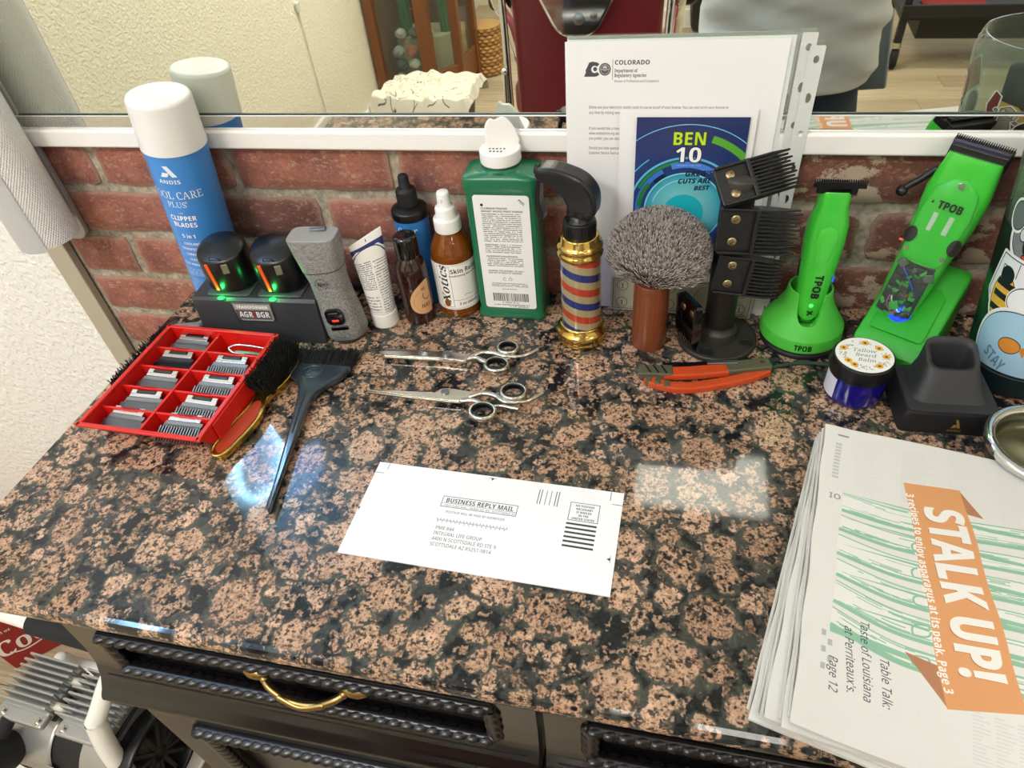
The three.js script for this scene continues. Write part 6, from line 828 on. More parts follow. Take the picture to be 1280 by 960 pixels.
// ---------------------------------------------------------------- the room behind the camera, seen in the mirror
{
  const { x0, x1, z1 } = ROOM, th = 0.15, wallM = plasterLeft;
  const left = struct('wall_left', wallBox(x0 - th, x0, -CT, TOP, 0, z1 + th), wallM);
  struct('wall_right', wallBox(x1, x1 + th, -CT, TOP, 0, z1 + th), wallM);
  const wx0 = 0.75, wx1 = 2.55, wy0 = -0.05, wy1 = 1.3, dx0 = -1.3, dx1 = -0.5, dy = 1.2;
  struct('wall_far', [wallBox(x0, dx0, -CT, TOP, z1, z1 + th), wallBox(dx0, dx1, dy, TOP, z1, z1 + th), wallBox(dx1, wx0, -CT, TOP, z1, z1 + th), wallBox(wx0, wx1, -CT, wy0, z1, z1 + th), wallBox(wx0, wx1, wy1, TOP, z1, z1 + th), wallBox(wx1, x1, -CT, TOP, z1, z1 + th)], wallM);
  const fr = M(0xd8d6d0, 0.5), win = struct('window_1', [box(wx1 - wx0, 0.05, 0.08, (wx0 + wx1) / 2, wy0 + 0.025, z1 + 0.06), box(wx1 - wx0, 0.05, 0.08, (wx0 + wx1) / 2, wy1 - 0.025, z1 + 0.06), box(0.05, wy1 - wy0, 0.08, wx0 + 0.025, (wy0 + wy1) / 2, z1 + 0.06), box(0.05, wy1 - wy0, 0.08, wx1 - 0.025, (wy0 + wy1) / 2, z1 + 0.06), box(0.04, wy1 - wy0, 0.07, (wx0 + wx1) / 2, (wy0 + wy1) / 2, z1 + 0.06)], fr);
  const glassM = M(0xffffff, 0.02, 0, { transmission: 1, ior: 1.45 });
  for (const s of [0, 1]) part(win, 'pane', box((wx1 - wx0) / 2 - 0.06, wy1 - wy0 - 0.1, 0.006, mix(wx0, wx1, 0.25 + 0.5 * s), (wy0 + wy1) / 2, z1 + 0.06), glassM);
  const door = struct('door_1', [box(dx1 - dx0, 0.09, 0.06, (dx0 + dx1) / 2, dy - 0.045, z1 + 0.06), box(0.09, dy + CT, 0.06, dx0 + 0.045, (dy - CT) / 2, z1 + 0.06), box(0.09, dy + CT, 0.06, dx1 - 0.045, (dy - CT) / 2, z1 + 0.06), box(dx1 - dx0, 0.2, 0.06, (dx0 + dx1) / 2, -CT + 0.1, z1 + 0.06)], M(0x9a9c9e, 0.4, 0.5));
  part(door, 'pane', box(dx1 - dx0 - 0.17, dy + CT - 0.28, 0.006, (dx0 + dx1) / 2, (dy - CT) / 2 + 0.055, z1 + 0.06), glassM); part(door, 'handle', bar([dx1 - 0.05, -0.05, z1 + 0.0], [dx1 - 0.05, 0.25, z1 + 0.0], 0.012), MAT.steel); part(door, 'handle_stem', [bar([dx1 - 0.05, 0, z1 + 0.0], [dx1 - 0.05, 0, z1 + 0.04], 0.008), bar([dx1 - 0.05, 0.2, z1 + 0.0], [dx1 - 0.05, 0.2, z1 + 0.04], 0.008)], MAT.steel);
  struct('wall_partition', wallBox(-0.42, 0.62, -CT, TOP, 4.02, z1), M(0xeeeade, 0.8));
  const ceil = struct('ceiling', wallBox(x0 - th, x1 + th, TOP, TOP + 0.1, -th, z1 + th), M(0xf2f0ea, 0.85));
  for (const [n, g] of [['baseboard_left', box(0.014, 0.1, z1, x0 + 0.007, -CT + 0.05, z1 / 2)], ['baseboard_right', box(0.014, 0.1, z1, x1 - 0.007, -CT + 0.05, z1 / 2)], ['baseboard_far', [box(x1 - 0.62, 0.1, 0.014, (x1 + 0.62) / 2, -CT + 0.05, z1 - 0.007), box(1.068, 0.1, 0.014, 0.1, -CT + 0.05, 4.013)]], ['baseboard_back', box(0.66, 0.1, 0.014, -1.16, -CT + 0.05, 0.007)]]) struct(n, g, M(0xf1efe8, 0.5));
  // floor of pale wood-look planks
  const floor = struct('floor', box(x1 - x0 + 2 * th, 0.1, z1 + 2 * th, (x0 + x1) / 2, -CT - 0.055, z1 / 2), M(0x8a7c66, 0.8)), pm = [];
  for (let k = 0; k < 5; k++) { const t = data(512, 96, (u, v) => { const n = fbm(u * 5 + k * 9, v * 26 + k * 5, 4), f = fbm(u * 14 + k, v * 90, 3), g = (n - 0.5) * 46 + (f - 0.5) * 30 + k * 5 - 12; return [184 + g, 165 + g, 134 + g * 0.95]; }); pm.push(M(0xffffff, 0.42, 0, { map: t, bumpMap: t, bumpScale: 0.0006 })); }
  const pw = 0.15, pl = 1.2, geo = new Map(); seedState = 3;
  for (let r = 0; r * pw < z1; r++) { const zc = (r + 0.5) * pw; if (zc > z1) break; let x = x0 - ((r * 0.437) % 1) * pl; while (x < x1) { const a = Math.max(x, x0), b = Math.min(x + pl, x1), L = Math.round((b - a) * 1000) / 1000; if (L > 0.02) { const key = L; if (!geo.has(key)) { const g = rbox(L - 0.0016, 0.006, pw - 0.0016, 0.001, 0, 0, 0, 1); const uv = g.attributes.uv, p = g.attributes.position; for (let i = 0; i < p.count; i++) uv.setXY(i, p.getX(i) / 1.2 + 0.5, p.getZ(i) / pw + 0.5); geo.set(key, g); } const m = part(floor, 'plank', geo.get(key), pm[Math.floor(rnd(5))]); m.position.set((a + b) / 2, -CT - 0.003, zc); } x += pl; } }
  // ceiling panels
  const gl = M(0xffffff, 0.6, 0, { emissive: new THREE.Color(...LIGHT_COLOR), emissiveIntensity: 3 });
  LIGHTS.forEach(([x, z, w, d], i) => { const o = thing('ceiling_light', ['white ceiling panel light nearest the mirror, above the counter', 'white ceiling panel light near the left wall above the counter end', 'white ceiling panel light nearest the mirror on the right-hand side', 'white ceiling panel light above the glass cabinet side of the room', 'white ceiling panel light above the barber chair', 'white ceiling panel light above the black trolley'][i], 'ceiling light', [x, TOP - 0.03, z]); part(o, 'frame', [box(w + 0.05, 0.03, 0.025, 0, 0.014, d / 2 + 0.0125), box(w + 0.05, 0.03, 0.025, 0, 0.014, -d / 2 - 0.0125), box(0.025, 0.03, d, w / 2 + 0.0125, 0.014, 0), box(0.025, 0.03, d, -w / 2 - 0.0125, 0.014, 0)], fr); part(o, 'diffuser', box(w, 0.008, d, 0, 0.01, 0), gl); });
  // blue-white ring lamp high on the left wall
  const rl = thing('ring_lamp', 'blue-white ring lamp high on the left wall', 'wall lamp', [x0 + 0.03, 1.45, 0.82], 0); part(rl, 'glow_ring', torus(0.16, 0.014, 0, 0, 0, 60, 12).rotateY(PI / 2), M(0xffffff, 0.4, 0, { emissive: 0x8fc4ff, emissiveIntensity: 36 })); part(rl, 'mount', [R(box(0.012, 0.3, 0.02), 0).translate(-0.022, 0, 0), box(0.03, 0.02, 0.02, -0.012, 0.15, 0), box(0.03, 0.02, 0.02, -0.012, -0.15, 0)], M(0x2a2c30, 0.5)); const pl2 = new THREE.PointLight(0x7fb0ff, 0.4); pl2.position.set(0.1, 0, 0); pl2.shadow.radius = 7; pl2.name = 'ring_glow'; rl.add(pl2);
  // thin cable with a plug on the left wall
  single('wall_cable', [rbox(0.012, 0.034, 0.026, 0.004, 0.008, -0.19, 2.064), tube([[0.006, -0.205, 2.064], [0.006, -0.3, 2.066], [0.006, -0.42, 2.067], [0.006, -0.56, 2.07], [0.006, -0.8, 2.08]], 0.0028, 40, 6)], M(0xdedccf, 0.5), 'thin pale cable hanging from a small plug on the left wall', 'cable', [x0, 0, 0]);
}
// glass curio cabinet with cacti
{
  const wd = canvas(256, 512, (g) => { g.fillStyle = '#7c4a26'; g.fillRect(0, 0, 256, 512); for (let i = 0; i < 300; i++) { g.fillStyle = `rgba(${50 + rnd(80)},${28 + rnd(40)},${12 + rnd(16)},.14)`; g.fillRect(rnd(256), rnd(-90, 512), rnd(1, 5), rnd(60, 300)); } }), wood = M(0xffffff, 0.4, 0, { map: wd });
  const o = thing('display_cabinet', 'wooden display cabinet with glass sides, standing against the left wall', 'cabinet', [0, -CT, 0]), P = [[-1.465, 2.675], [-1.225, 2.715], [-1.115, 2.865], [-1.115, 3.16], [-1.465, 3.16]], H = 1.5;
  P.forEach(([x, z], i) => part(o, 'post', rbox(i === 1 ? 0.062 : 0.046, H, i === 1 ? 0.052 : 0.046, 0.004, x, 0.06 + H / 2, z), wood));
  const glass = M(0xf2f8f4, 0.03, 0, { transmission: 0.97, ior: 1.2 });
  for (let i = 0; i < 5; i++) { const a = P[i], b = P[(i + 1) % 5], L = Math.hypot(b[0] - a[0], b[1] - a[1]), an = -Math.atan2(b[1] - a[1], b[0] - a[0]), mx = (a[0] + b[0]) / 2, mz = (a[1] + b[1]) / 2; part(o, 'bottom_rail', R(rbox(L, i === 1 || i === 2 ? 0.13 : 0.05, 0.024, 0.003), 0, an).translate(mx, i === 1 || i === 2 ? 0.125 : 0.09, mz), wood); part(o, 'top_rail', R(rbox(L, 0.08, 0.026, 0.003), 0, an).translate(mx, 1.52, mz), wood); if (i < 3) part(o, 'glass_pane', R(box(L - 0.05, H - 0.12, 0.005), 0, an).translate(mx, 0.82, mz), glass); else part(o, 'back_panel', R(box(L - 0.04, H - 0.1, 0.008), 0, an).translate(mx, 0.82, mz), wood); }
  for (const i of [1, 2]) { const [x, z] = P[i]; part(o, 'scroll_foot', ext(shapeOf(spline([[-0.05, 0], [-0.03, 0.05], [-0.045, 0.1], [0, 0.16], [0.045, 0.1], [0.03, 0.05], [0.05, 0]], 40)), 0.02).translate(x, 0, z - 0.01).rotateY(0), wood); }
  part(o, 'base', ext(shapeOf(P.map(([x, z]) => [x, -z])), 0.02).rotateX(-PI / 2).translate(0, 0.09, 0), wood); part(o, 'roof', ext(shapeOf(P.map(([x, z]) => [x, -z])), 0.03).rotateX(-PI / 2).translate(0, 1.55, 0), wood); for (const [x, z] of [P[0], P[3], P[4]]) part(o, 'foot', rbox(0.05, 0.09, 0.05, 0.004, x, 0.045, z), wood);
  single('sand_bed', ext(shapeOf([[-1.43, -2.86], [-1.24, -2.86], [-1.145, -2.95], [-1.145, -3.13], [-1.43, -3.13]]), 0.2).rotateX(-PI / 2).translate(0, 0.1105, 0), M(0xb9a888, 0.95), 'layer of pale sand in the wooden display cabinet', 'sand', [0, -CT, 0]).userData.kind = 'stuff';
  const rock = (s) => { const g = new THREE.IcosahedronGeometry(1, 3), p = g.attributes.position, v = V(); for (let i = 0; i < p.count; i++) { v.fromBufferAttribute(p, i); v.multiplyScalar(0.8 + 0.4 * noise(v.x * 2 + s * 9 + 20, v.y * 2 + v.z * 1.7 + 30)); p.setXYZ(i, v.x, v.y, v.z); } g.computeVertexNormals(); return g; };
  const rk = [rock(1), rock(2), rock(3)], cols = [[0x9c9c94, 'pale grey'], [0x4e4f50, 'dark grey'], [0xb05a40, 'reddish'], [0xc9c2b0, 'cream'], [0x6c7464, 'greenish grey']];
  const spots = [], pos = []; [['floor row', 0.147, 2.795], ['second row', 0.207, 2.805], ['third row', 0.268, 2.81], ['top row', 0.338, 2.86]].forEach(([rn, y, z], j) => ['wall side', 'middle', 'beside the wide post'].forEach((cn, i) => { spots.push([-1.412 + i * 0.074 + (j % 2) * 0.008, y, z, j === 3 ? 0.028 : 0.031, [0, 2, 1, 1, 3, 0, 0, 2, 4, 3, 4, 3][j * 3 + i]]); pos.push(cn + ', ' + rn); }));
  spots.forEach(([x, y, z, r, c], i) => { const m = single('stone', rk[i % 3].clone().scale(r, r * 0.85, r), M(cols[c][0], 0.8), `${cols[c][1]} stone in the display cabinet, ${pos[i]}`, 'stone', [x, y - CT, z], i, 'stones in the display cabinet'); });
  const cactus = (x, z, y, h, r, label) => { const c = thing('cactus', label, 'cactus', [x, y - CT, z], 0, 'cacti in the display cabinet'); const s = []; for (let i = 0; i <= 8; i++) { const t = i / 8; s.push({ y: t * h, w: 2 * r * (t > 0.85 ? Math.sqrt(1 - ((t - 0.85) / 0.155) ** 2) : 0.9 + 0.1 * t), d: 2 * r * (t > 0.85 ? Math.sqrt(1 - ((t - 0.85) / 0.155) ** 2) : 0.9 + 0.1 * t) }); } const g = loft(s, 64), p = g.attributes.position; for (let i = 0; i < p.count; i++) { const a = Math.atan2(p.getZ(i), p.getX(i)), k = 1 + 0.09 * Math.cos(a * 10); p.setX(i, p.getX(i) * k); p.setZ(i, p.getZ(i) * k); } g.computeVertexNormals(); part(c, 'ribbed_stem', g, M(0x2f6a34, 0.5)); for (let k = 0; k < 5; k++) part(c, 'spine_cluster', [0, 1, 2].map((q) => bar([r * 0.95 * Math.cos(k), h * (0.2 + 0.14 * k), -r * 0.95 * Math.abs(Math.sin(k))], [r * 1.4 * Math.cos(k + 0.2 * q), h * (0.2 + 0.14 * k) + 0.008 * (q - 1), -r * 1.4 * Math.abs(Math.sin(k + 0.2 * q))], 0.0008, 4)), M(0xd8d0a8, 0.6)); };
  cactus(-1.39, 2.925, 0.3115, 0.62, 0.03, 'tall green ribbed cactus nearest the wall in the display cabinet'); cactus(-1.31, 2.93, 0.3115, 0.55, 0.028, 'green ribbed cactus beside the tallest one in the display cabinet'); cactus(-1.2, 2.985, 0.3115, 0.5, 0.033, 'light green cactus behind the angled glass of the display cabinet');
}
// wicker basket
{
  const o = thing('wicker_basket', 'small square-shouldered wicker basket on the floor beside the display cabinet', 'basket', [-1.085, -CT, 3.28]), wk = M(0xb98d54, 0.75), wk2 = M(0x99703c, 0.8), n = 14;
  for (let r = 0; r < n; r++) part(o, 'woven_band', (() => { const g = new THREE.TorusGeometry(0.082, 0.0105, 8, 60).rotateX(PI / 2), p = g.attributes.position; for (let i = 0; i < p.count; i++) { const a = Math.atan2(p.getZ(i), p.getX(i)), k = 1 + 0.05 * Math.sin(a * 14 + (r % 2) * PI); p.setX(i, p.getX(i) * k); p.setZ(i, p.getZ(i) * k); } g.computeVertexNormals(); return g.translate(0, 0.012 + r * 0.0175, 0); })(), r % 3 ? wk : wk2);
  part(o, 'lid', lathe([[0, 0.262], [0.088, 0.258], [0.094, 0.25], [0.088, 0.244], [0, 0.244]], 40), wk); part(o, 'inside', cyl(0.076, 0.076, 0.23, 0, 0.01, 0, 30), wk2);
}
// laundry bin with a patterned cloth
{
  const o = thing('laundry_bin', 'dark grey oval bin holding a patterned cloth, in front of the display cabinet', 'bin', [-1.03, -CT, 2.12]);
  part(o, 'bin_body', loft([{ y: 0, w: 0.3, d: 0.22, n: 3 }, { y: 0.3, w: 0.38, d: 0.28, n: 3 }, { y: 0.31, w: 0.39, d: 0.29, n: 3 }, { y: 0.31, w: 0.36, d: 0.26, n: 3 }, { y: 0.2, w: 0.34, d: 0.25, n: 3 }], 48), M(0x3a3935, 0.6));
  const t = canvas(512, 512, (g) => { g.fillStyle = '#dcd5c4'; g.fillRect(0, 0, 512, 512); seedState = 21; g.strokeStyle = '#5a5a54'; for (let i = 0; i < 70; i++) { g.lineWidth = rnd(2, 4); const x = rnd(512), y = rnd(512); g.beginPath(); g.moveTo(x, y); g.bezierCurveTo(x + rnd(-30, 30), y + rnd(-30, 30), x + rnd(-40, 40), y + rnd(-40, 40), x + rnd(-40, 40), y + rnd(-40, 40)); g.stroke(); } });
  const g = new THREE.PlaneGeometry(0.44, 0.36, 60, 50).rotateX(-PI / 2), p = g.attributes.position; for (let i = 0; i < p.count; i++) { const x = p.getX(i), z = p.getZ(i), d = Math.max(Math.abs(x) / 0.2, Math.abs(z) / 0.15); p.setY(i, (d > 1 ? -0.16 * (d - 1) * 2.2 : 0.012 * (1 - d * d)) + 0.05 * (fbm(x * 9 + 5, z * 9 + 2, 2) - 0.5) + 0.006 * Math.sin(x * 75 + z * 40 + 6 * noise(x * 12, z * 12))); if (d > 1) { p.setX(i, x * (0.96 + 0.02 / d)); p.setZ(i, z * (0.97)); } } g.computeVertexNormals();
  single('patterned_cloth', g, M(0xffffff, 0.9, 0, { map: t, side: THREE.DoubleSide }), 'crumpled cream cloth with dark scribble print in the grey bin', 'cloth', [-1.03, -CT + 0.345, 2.12]);
}
// barber chair, its back to the mirror
{
  const vin = M(0x80222b, 0.35), o = thing('barber_chair', 'dark red barber chair with chrome trim, its back to the mirror', 'barber chair', [-0.285, -CT, 1.5]);
  part(o, 'backrest', R(loft([{ y: 0, w: 0.39, d: 0.07, n: 5 }, { y: 0.02, w: 0.42, d: 0.09, n: 5 }, { y: 0.5, w: 0.445, d: 0.1, n: 5 }, { y: 0.58, w: 0.43, d: 0.09, n: 5 }, { y: 0.6, w: 0.38, d: 0.06, n: 4 }], 48), 0.1).translate(0, 0.43, 0), vin);
  part(o, 'chrome_edge', [tube([[-0.232, 0.42, -0.05], [-0.236, 0.7, -0.03], [-0.24, 1.0, 0.0], [-0.22, 1.06, 0.005]], 0.011, 40, 10), tube([[0.232, 0.42, -0.05], [0.236, 0.7, -0.03], [0.24, 1.0, 0.0], [0.22, 1.06, 0.005]], 0.011, 40, 10)], MAT.chrome);
  const sh = part(o, 'chrome_plate', R(ext(shapeOf(spline([[-0.16, 0.24], [-0.14, 0.17], [-0.09, 0.07], [-0.05, 0.012], [0, 0], [0.05, 0.012], [0.09, 0.07], [0.14, 0.17], [0.16, 0.24], [0.06, 0.26], [-0.06, 0.26]], 60)), 0.022, 0.009, 4), 0.1 ).translate(-0.02, 0.715, -0.062), MAT.chrome);
  part(sh, 'bolt', [ball(0.017, -0.012, 0.765, -0.052, 18), ball(0.012, 0.03, 0.772, -0.05, 16)], MAT.steelDull);
  part(o, 'seat', rbox(0.5, 0.13, 0.5, 0.04, 0, 0.49, 0.32, 4), vin); for (const s of [-1, 1]) { part(o, 'armrest', rbox(0.075, 0.06, 0.4, 0.025, s * 0.275, 0.78, 0.28, 3), M(0x1a1718, 0.3)); part(o, 'arm_support', tube([[s * 0.262, 0.96, 0.04], [s * 0.268, 0.88, 0.0], [s * 0.262, 0.8, 0.02], [s * 0.255, 0.73, 0.1], [s * 0.252, 0.6, 0.2], [s * 0.25, 0.5, 0.3]], 0.02, 50, 14), MAT.chrome); }
  part(o, 'column', [cyl(0.06, 0.06, 0.3, 0, 0.1, 0.3, 36), cyl(0.09, 0.075, 0.05, 0, 0.37, 0.3, 36)], MAT.chrome); part(o, 'base', lathe([[0, 0], [0.28, 0], [0.285, 0.012], [0.26, 0.035], [0.12, 0.07], [0.07, 0.1], [0, 0.1]], 60).translate(0, 0, 0.3), MAT.chrome); part(o, 'footrest', [rbox(0.36, 0.03, 0.16, 0.012, 0, 0.2, 0.72), bar([-0.12, 0.44, 0.5], [-0.12, 0.21, 0.68], 0.014), bar([0.12, 0.44, 0.5], [0.12, 0.21, 0.68], 0.014)], MAT.chrome);
  part(o, 'lever', [bar([-0.242, 0.62, -0.05], [-0.244, 0.42, -0.06], 0.007), ball(0.011, -0.242, 0.625, -0.05, 12)], MAT.chrome);
}
// black trolley
{
  const o = thing('tool_trolley', 'black two-shelf trolley on casters across the room', 'trolley', [1.45, -CT, 3.42], 0.06), bm = M(0x17181a, 0.5);
  for (const y of [0.24, 0.72]) part(o, 'shelf', [rbox(0.88, 0.03, 0.42, 0.008, 0, y, 0), rbox(0.88, 0.06, 0.02, 0.006, 0, y + 0.025, -0.21), rbox(0.88, 0.06, 0.02, 0.006, 0, y + 0.025, 0.21)], bm); part(o, 'lower_panel', box(0.74, 0.1, 0.36, 0.03, 0.18, 0.02), bm); for (const x of [-0.42, 0.42]) for (const z of [-0.19, 0.19]) { part(o, 'post', rbox(0.035, 0.62, 0.035, 0.006, x, 0.43, z), bm); const c = part(o, 'caster', [cyl(0.045, 0.045, 0.03, 0, -0.015, 0, 30).rotateZ(PI / 2).translate(x, 0.0455, z)], MAT.rubber); part(c, 'fork', [rbox(0.006, 0.08, 0.035, 0.002, x - 0.021, 0.075, z), rbox(0.006, 0.08, 0.035, 0.002, x + 0.021, 0.075, z), cyl(0.02, 0.02, 0.018, x, 0.105, z, 20)], M(0xc9c2ae, 0.3, 0.8)); }
  single('red_towel', rbox(0.26, 0.03, 0.2, 0.012, 0, 0, 0), M(0xa8302a, 0.9), 'folded red towel on the lower shelf of the black trolley', 'towel', [1.24, -CT + 0.2705, 3.34], 0.06);
  single('waste_bag', (() => { const g = new THREE.IcosahedronGeometry(1, 5), p = g.attributes.position; for (let i = 0; i < p.count; i++) { const x = p.getX(i), y = p.getY(i), z = p.getZ(i), k = 0.9 + 0.25 * (fbm(x * 3 + 7, y * 3 + z * 2 + 9, 4) - 0.5); p.setXYZ(i, x * 0.075 * k, Math.max(y, -0.9) * 0.2 * k, z * 0.08 * k); } g.computeVertexNormals(); return g; })(), M(0x121316, 0.35), 'crumpled black bag standing by the far baseboard', 'bag', [0.075, -CT + 0.17, 3.9]);
}
// the photographer
{
  const smin = (a, b, k) => { const h = clamp(0.5 + 0.5 * (b - a) / k); return mix(b, a, h) - k * h * (1 - h); };
  function skin(bones, lo, hi, cell, k, bump, clip) {      // bones: [x,y,z,r, x,y,z,r, flatten?]
    const C = [0, 1, 2].map((i) => (lo[i] + hi[i]) / 2), Hh = [0, 1, 2].map((i) => (hi[i] - lo[i]) / 2 + cell * 2), n = Math.min(150, Math.ceil(Math.max(...Hh) * 2 / cell)), mc = new MarchingCubes(n, new THREE.MeshBasicMaterial(), false, false, 400000), f = mc.field, half = n / 2;
    for (let z = 0; z < n; z++) for (let y = 0; y < n; y++) for (let x = 0; x < n; x++) {
      const px = C[0] + (x - half) / half * Hh[0], py = C[1] + (y - half) / half * Hh[1], pz = C[2] + (z - half) / half * Hh[2]; let d = 1;
      for (const b of bones) { const s = b[8] || 1, ax = b[4] - b[0], ay = b[5] - b[1], az = (b[6] - b[2]) / s, qx = px - b[0], qy = py - b[1], qz = (pz - b[2]) / s, l = ax * ax + ay * ay + az * az, t = l ? clamp((qx * ax + qy * ay + qz * az) / l) : 0; const e = (Math.hypot(qx - ax * t, qy - ay * t, qz - az * t) - mix(b[3], b[7], t)) * Math.min(1, s); d = smin(d, e, k); }
      d += bump ? bump(px, py, pz) : 0; f[x + y * n + z * n * n] = -(clip ? Math.max(d, clip(px, py, pz)) : d);
    }
    mc.isolation = 0; mc.update(); const g = new THREE.BufferGeometry(), P = mc.positionArray.slice(0, mc.count * 3); for (let i = 0; i < mc.count; i++) for (let a = 0; a < 3; a++) P[i * 3 + a] = C[a] + P[i * 3 + a] * Hh[a];
    g.setAttribute('position', new THREE.BufferAttribute(P, 3)); g.setAttribute('normal', new THREE.BufferAttribute(new Float32Array(P.length), 3)); 
    const N = mc.normalArray; for (let i = 0; i < mc.count; i++) { const v = V(N[i * 3] / Hh[0], N[i * 3 + 1] / Hh[1], N[i * 3 + 2] / Hh[2]).normalize(); g.attributes.normal.setXYZ(i, v.x, v.y, v.z); }
    g.setAttribute('uv', new THREE.BufferAttribute(new Float32Array(mc.count * 2), 2)); return g;
  }
  const X = 0.215, Z = 1.03, sk = M(0xc08a6c, 0.55), o = new THREE.Group();
  const fig = thing('person', 'standing person in a pale grey T-shirt and jeans holding up a phone', 'person', [0, -CT, 0]);
  const hips = 0.9, sh = 1.43, eL = [X - 0.3, 1.16, 0.95], eR = [X + 0.2, 1.14, 0.9], wL = [-0.085, 1.3, 0.745], wR = [0.115, 1.29, 0.75];
  const arms = [[X - 0.17, sh, Z, 0.055, ...eL, 0.041], [...eL, 0.041, ...wL, 0.027], [X + 0.17, sh, Z, 0.055, ...eR, 0.041], [...eR, 0.041, ...wR, 0.027]];
  const legs = [[X - 0.085, hips, Z, 0.085, X - 0.1, 0.5, Z - 0.01, 0.058], [X - 0.1, 0.5, Z - 0.01, 0.056, X - 0.11, 0.09, Z + 0.02, 0.038], [X + 0.085, hips, Z, 0.085, X + 0.1, 0.5, Z - 0.01, 0.058], [X + 0.1, 0.5, Z - 0.01, 0.056, X + 0.11, 0.09, Z + 0.02, 0.038]];
  const torso = [[X - 0.06, hips, Z, 0.1, X - 0.08, 1.3, Z, 0.1, 0.85], [X + 0.06, hips, Z, 0.1, X + 0.08, 1.3, Z, 0.1, 0.85], [X - 0.14, sh - 0.04, Z, 0.055, X + 0.14, sh - 0.04, Z, 0.055], [X, 1.4, Z, 0.06, X, 1.55, Z - 0.02, 0.052]];
  const head = [[X - 0.01, 1.6, Z - 0.035, 0.066, X - 0.015, 1.69, Z - 0.02, 0.088], [X - 0.012, 1.575, Z - 0.07, 0.038, X - 0.012, 1.62, Z - 0.075, 0.05]];
  const body = part(fig, 'body', [skin([...torso, ...arms, ...legs, ...head], [X - 0.45, 0.04, 0.68], [X + 0.45, 1.8, Z + 0.2], 0.0125, 0.03),
    // face and hands in finer grids
    skin([[...head[0]], [...head[1]], [X - 0.012, 1.655, Z - 0.118, 0.009, X - 0.012, 1.628, Z - 0.13, 0.013], [X - 0.03, 1.593, Z - 0.113, 0.007, X + 0.006, 1.593, Z - 0.113, 0.007], [X - 0.1, 1.66, Z - 0.015, 0.014, X - 0.097, 1.63, Z - 0.02, 0.011], [X + 0.074, 1.66, Z - 0.015, 0.014, X + 0.072, 1.63, Z - 0.02, 0.011], [X - 0.05, 1.672, Z - 0.098, 0.012, X + 0.026, 1.672, Z - 0.098, 0.012]], [X - 0.13, 1.53, Z - 0.16], [X + 0.1, 1.79, Z + 0.09], 0.004, 0.012),
    ...[[wL, -1], [wR, 1]].map(([w, s]) => { const px = w[0] + s * -0.012, b = [[...w, 0.026, px, w[1] + 0.055, w[2] - 0.03, 0.024], [px - 0.014, w[1] + 0.03, w[2] - 0.02, 0.018, px + 0.014, w[1] + 0.03, w[2] - 0.02, 0.018]]; for (let i = 0; i < 4; i++) { const x0 = px, y0 = w[1] + 0.02 + i * 0.019, L = [0.03, 0.034, 0.033, 0.027][i]; b.push([x0, y0, w[2] - 0.032, 0.0092, x0 + s * 0.004, y0 + 0.004, w[2] - 0.032 - L * 0.7, 0.0086], [x0 + s * 0.004, y0 + 0.004, w[2] - 0.032 - L * 0.7, 0.0086, x0 - s * L * 0.8, y0 + 0.005, w[2] - 0.036 - L * 0.75, 0.0078]); } b.push([px, w[1] + 0.012, w[2] - 0.01, 0.013, px - s * 0.03, w[1] + 0.045, w[2] - 0.005, 0.0105], [px - s * 0.03, w[1] + 0.045, w[2] - 0.005, 0.0105, px - s * 0.045, w[1] + 0.07, w[2] - 0.015, 0.009]); return skin(b, [px - 0.075, w[1] - 0.03, w[2] - 0.09], [px + 0.075, w[1] + 0.12, w[2] + 0.04], 0.003, 0.006); })], sk);
  const fold = (x, y, z) => 0.022 * (fbm(x * 5 + y * 3 + 3, y * 26 - x * 7 + z * 4 + 8, 3) - 0.5) + 0.004 * Math.sin(y * 70 + x * 30 + 5 * noise(x * 6, y * 6));
  part(fig, 't_shirt', skin([[X - 0.072, 0.7, Z, 0.11, X - 0.09, 1.3, Z, 0.118, 1], [X + 0.072, 0.7, Z, 0.11, X + 0.09, 1.3, Z, 0.118, 1], [X, 0.7, Z - 0.03, 0.104, X, 1.25, Z - 0.02, 0.1], [X - 0.135, sh - 0.02, Z, 0.066, X + 0.135, sh - 0.02, Z, 0.066], [X - 0.165, sh - 0.03, Z, 0.07, mix(X - 0.17, eL[0], 0.62), mix(sh, eL[1], 0.62), mix(Z, eL[2], 0.62), 0.066], [X + 0.165, sh - 0.03, Z, 0.07, mix(X + 0.17, eR[0], 0.62), mix(sh, eR[1], 0.62), mix(Z, eR[2], 0.62), 0.066]], [X - 0.42, 0.68, Z - 0.2], [X + 0.42, 1.55, Z + 0.2], 0.009, 0.035, fold, (x, y, z) => 0.757 + 0.012 * Math.sin(x * 14) - y), M(0xd6d9dd, 0.85));
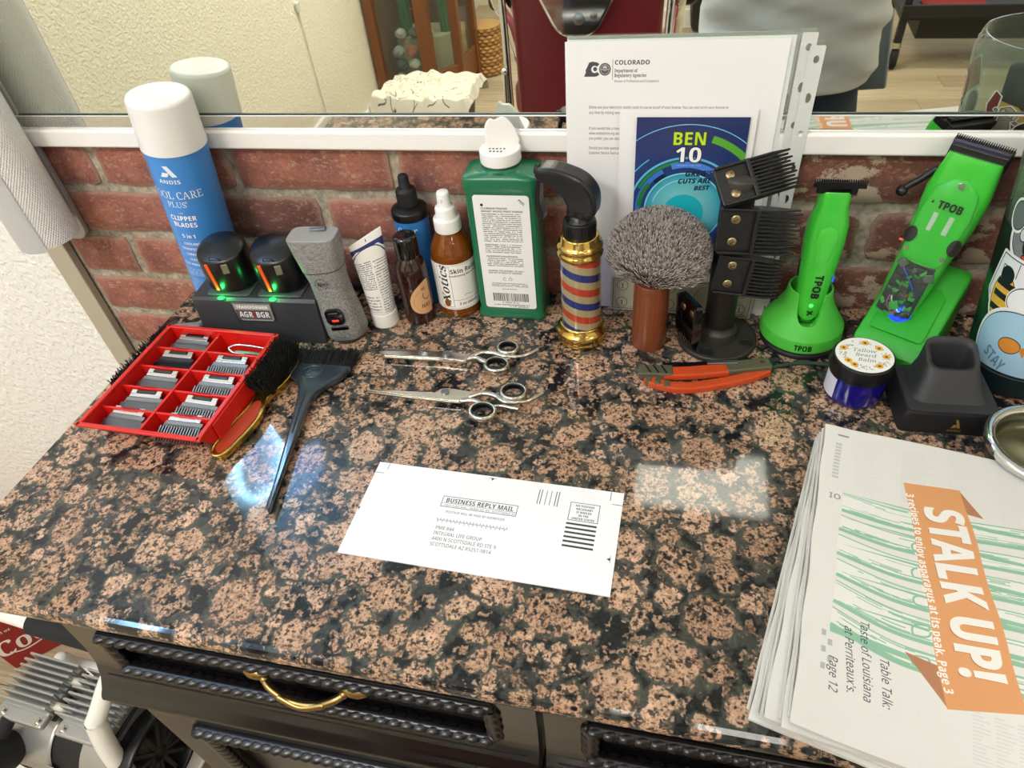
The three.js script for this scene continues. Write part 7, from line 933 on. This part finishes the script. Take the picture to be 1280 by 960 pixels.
  part(fig, 'jeans', skin([[X - 0.075, hips, Z, 0.088, X - 0.1, 0.5, Z - 0.01, 0.076], [X - 0.1, 0.5, Z - 0.01, 0.078, X - 0.11, 0.06, Z + 0.015, 0.066], [X + 0.075, hips, Z, 0.088, X + 0.1, 0.5, Z - 0.01, 0.076], [X + 0.1, 0.5, Z - 0.01, 0.078, X + 0.11, 0.06, Z + 0.015, 0.066], [X - 0.06, 0.92, Z, 0.088, X + 0.06, 0.92, Z, 0.088]], [X - 0.25, 0.02, Z - 0.16], [X + 0.25, 1.05, Z + 0.16], 0.01, 0.02, (x, y, z) => 0.004 * Math.sin(y * 40 + x * 25), (x, y, z) => 0.035 - y), M(0x2c3648, 0.85));
  for (const s of [-1, 1]) part(fig, 'shoe', skin([[X + s * 0.11, 0.05, Z + 0.04, 0.042, X + s * 0.115, 0.035, Z - 0.13, 0.034]], [X + s * 0.11 - 0.06, 0, Z - 0.18], [X + s * 0.11 + 0.06, 0.1, Z + 0.1], 0.006, 0.01, null, (x, y) => 0.001 - y), M(0x26272a, 0.6));
  part(fig, 'hair', skin([[X - 0.015, 1.71, Z - 0.005, 0.094, X - 0.015, 1.66, Z + 0.03, 0.08], [X - 0.05, 1.765, Z - 0.055, 0.03, X + 0.03, 1.765, Z - 0.055, 0.03]], [X - 0.13, 1.55, Z - 0.13], [X + 0.1, 1.83, Z + 0.13], 0.006, 0.02, (x, y, z) => (z < Z - 0.055 && y < 1.735 ? 0.05 : 0) + 0.003 * Math.sin(x * 160)), M(0x2a1c14, 0.7));
  for (const s of [-1, 1]) part(fig, 'eye', ball(0.009, X - 0.012 + s * 0.031, 1.655, Z - 0.106, 12), M(0xe8e4de, 0.2));
  part(fig, 'hip_towel', (() => { const g = rbox(0.075, 0.17, 0.02, 0.008, 0, 0, 0, 3), p = g.attributes.position; for (let i = 0; i < p.count; i++) p.setZ(i, p.getZ(i) + 0.01 * Math.sin(p.getX(i) * 90)); return R(g, 0, 0.4, 0.16).translate(X + 0.19, 0.78, Z + 0.06); })(), M(0x8d98a5, 0.9));
  const ph = thing('phone', 'dark phone held up in both hands of the photographer', 'phone', [0.012, 0.482, 0.6805]); ph.rotation.set(-0.7479, 0.2871, -0.1149, 'YXZ'); part(ph, 'case', rbox(0.155, 0.075, 0.0085, 0.006, 0, -0.0, 0.006, 3), M(0x15161a, 0.3)); part(ph, 'screen', rbox(0.148, 0.068, 0.0008, 0.0003, 0, 0, 0.0108), M(0x20242c, 0.1)); 
}
renderer.render(scene, camera);
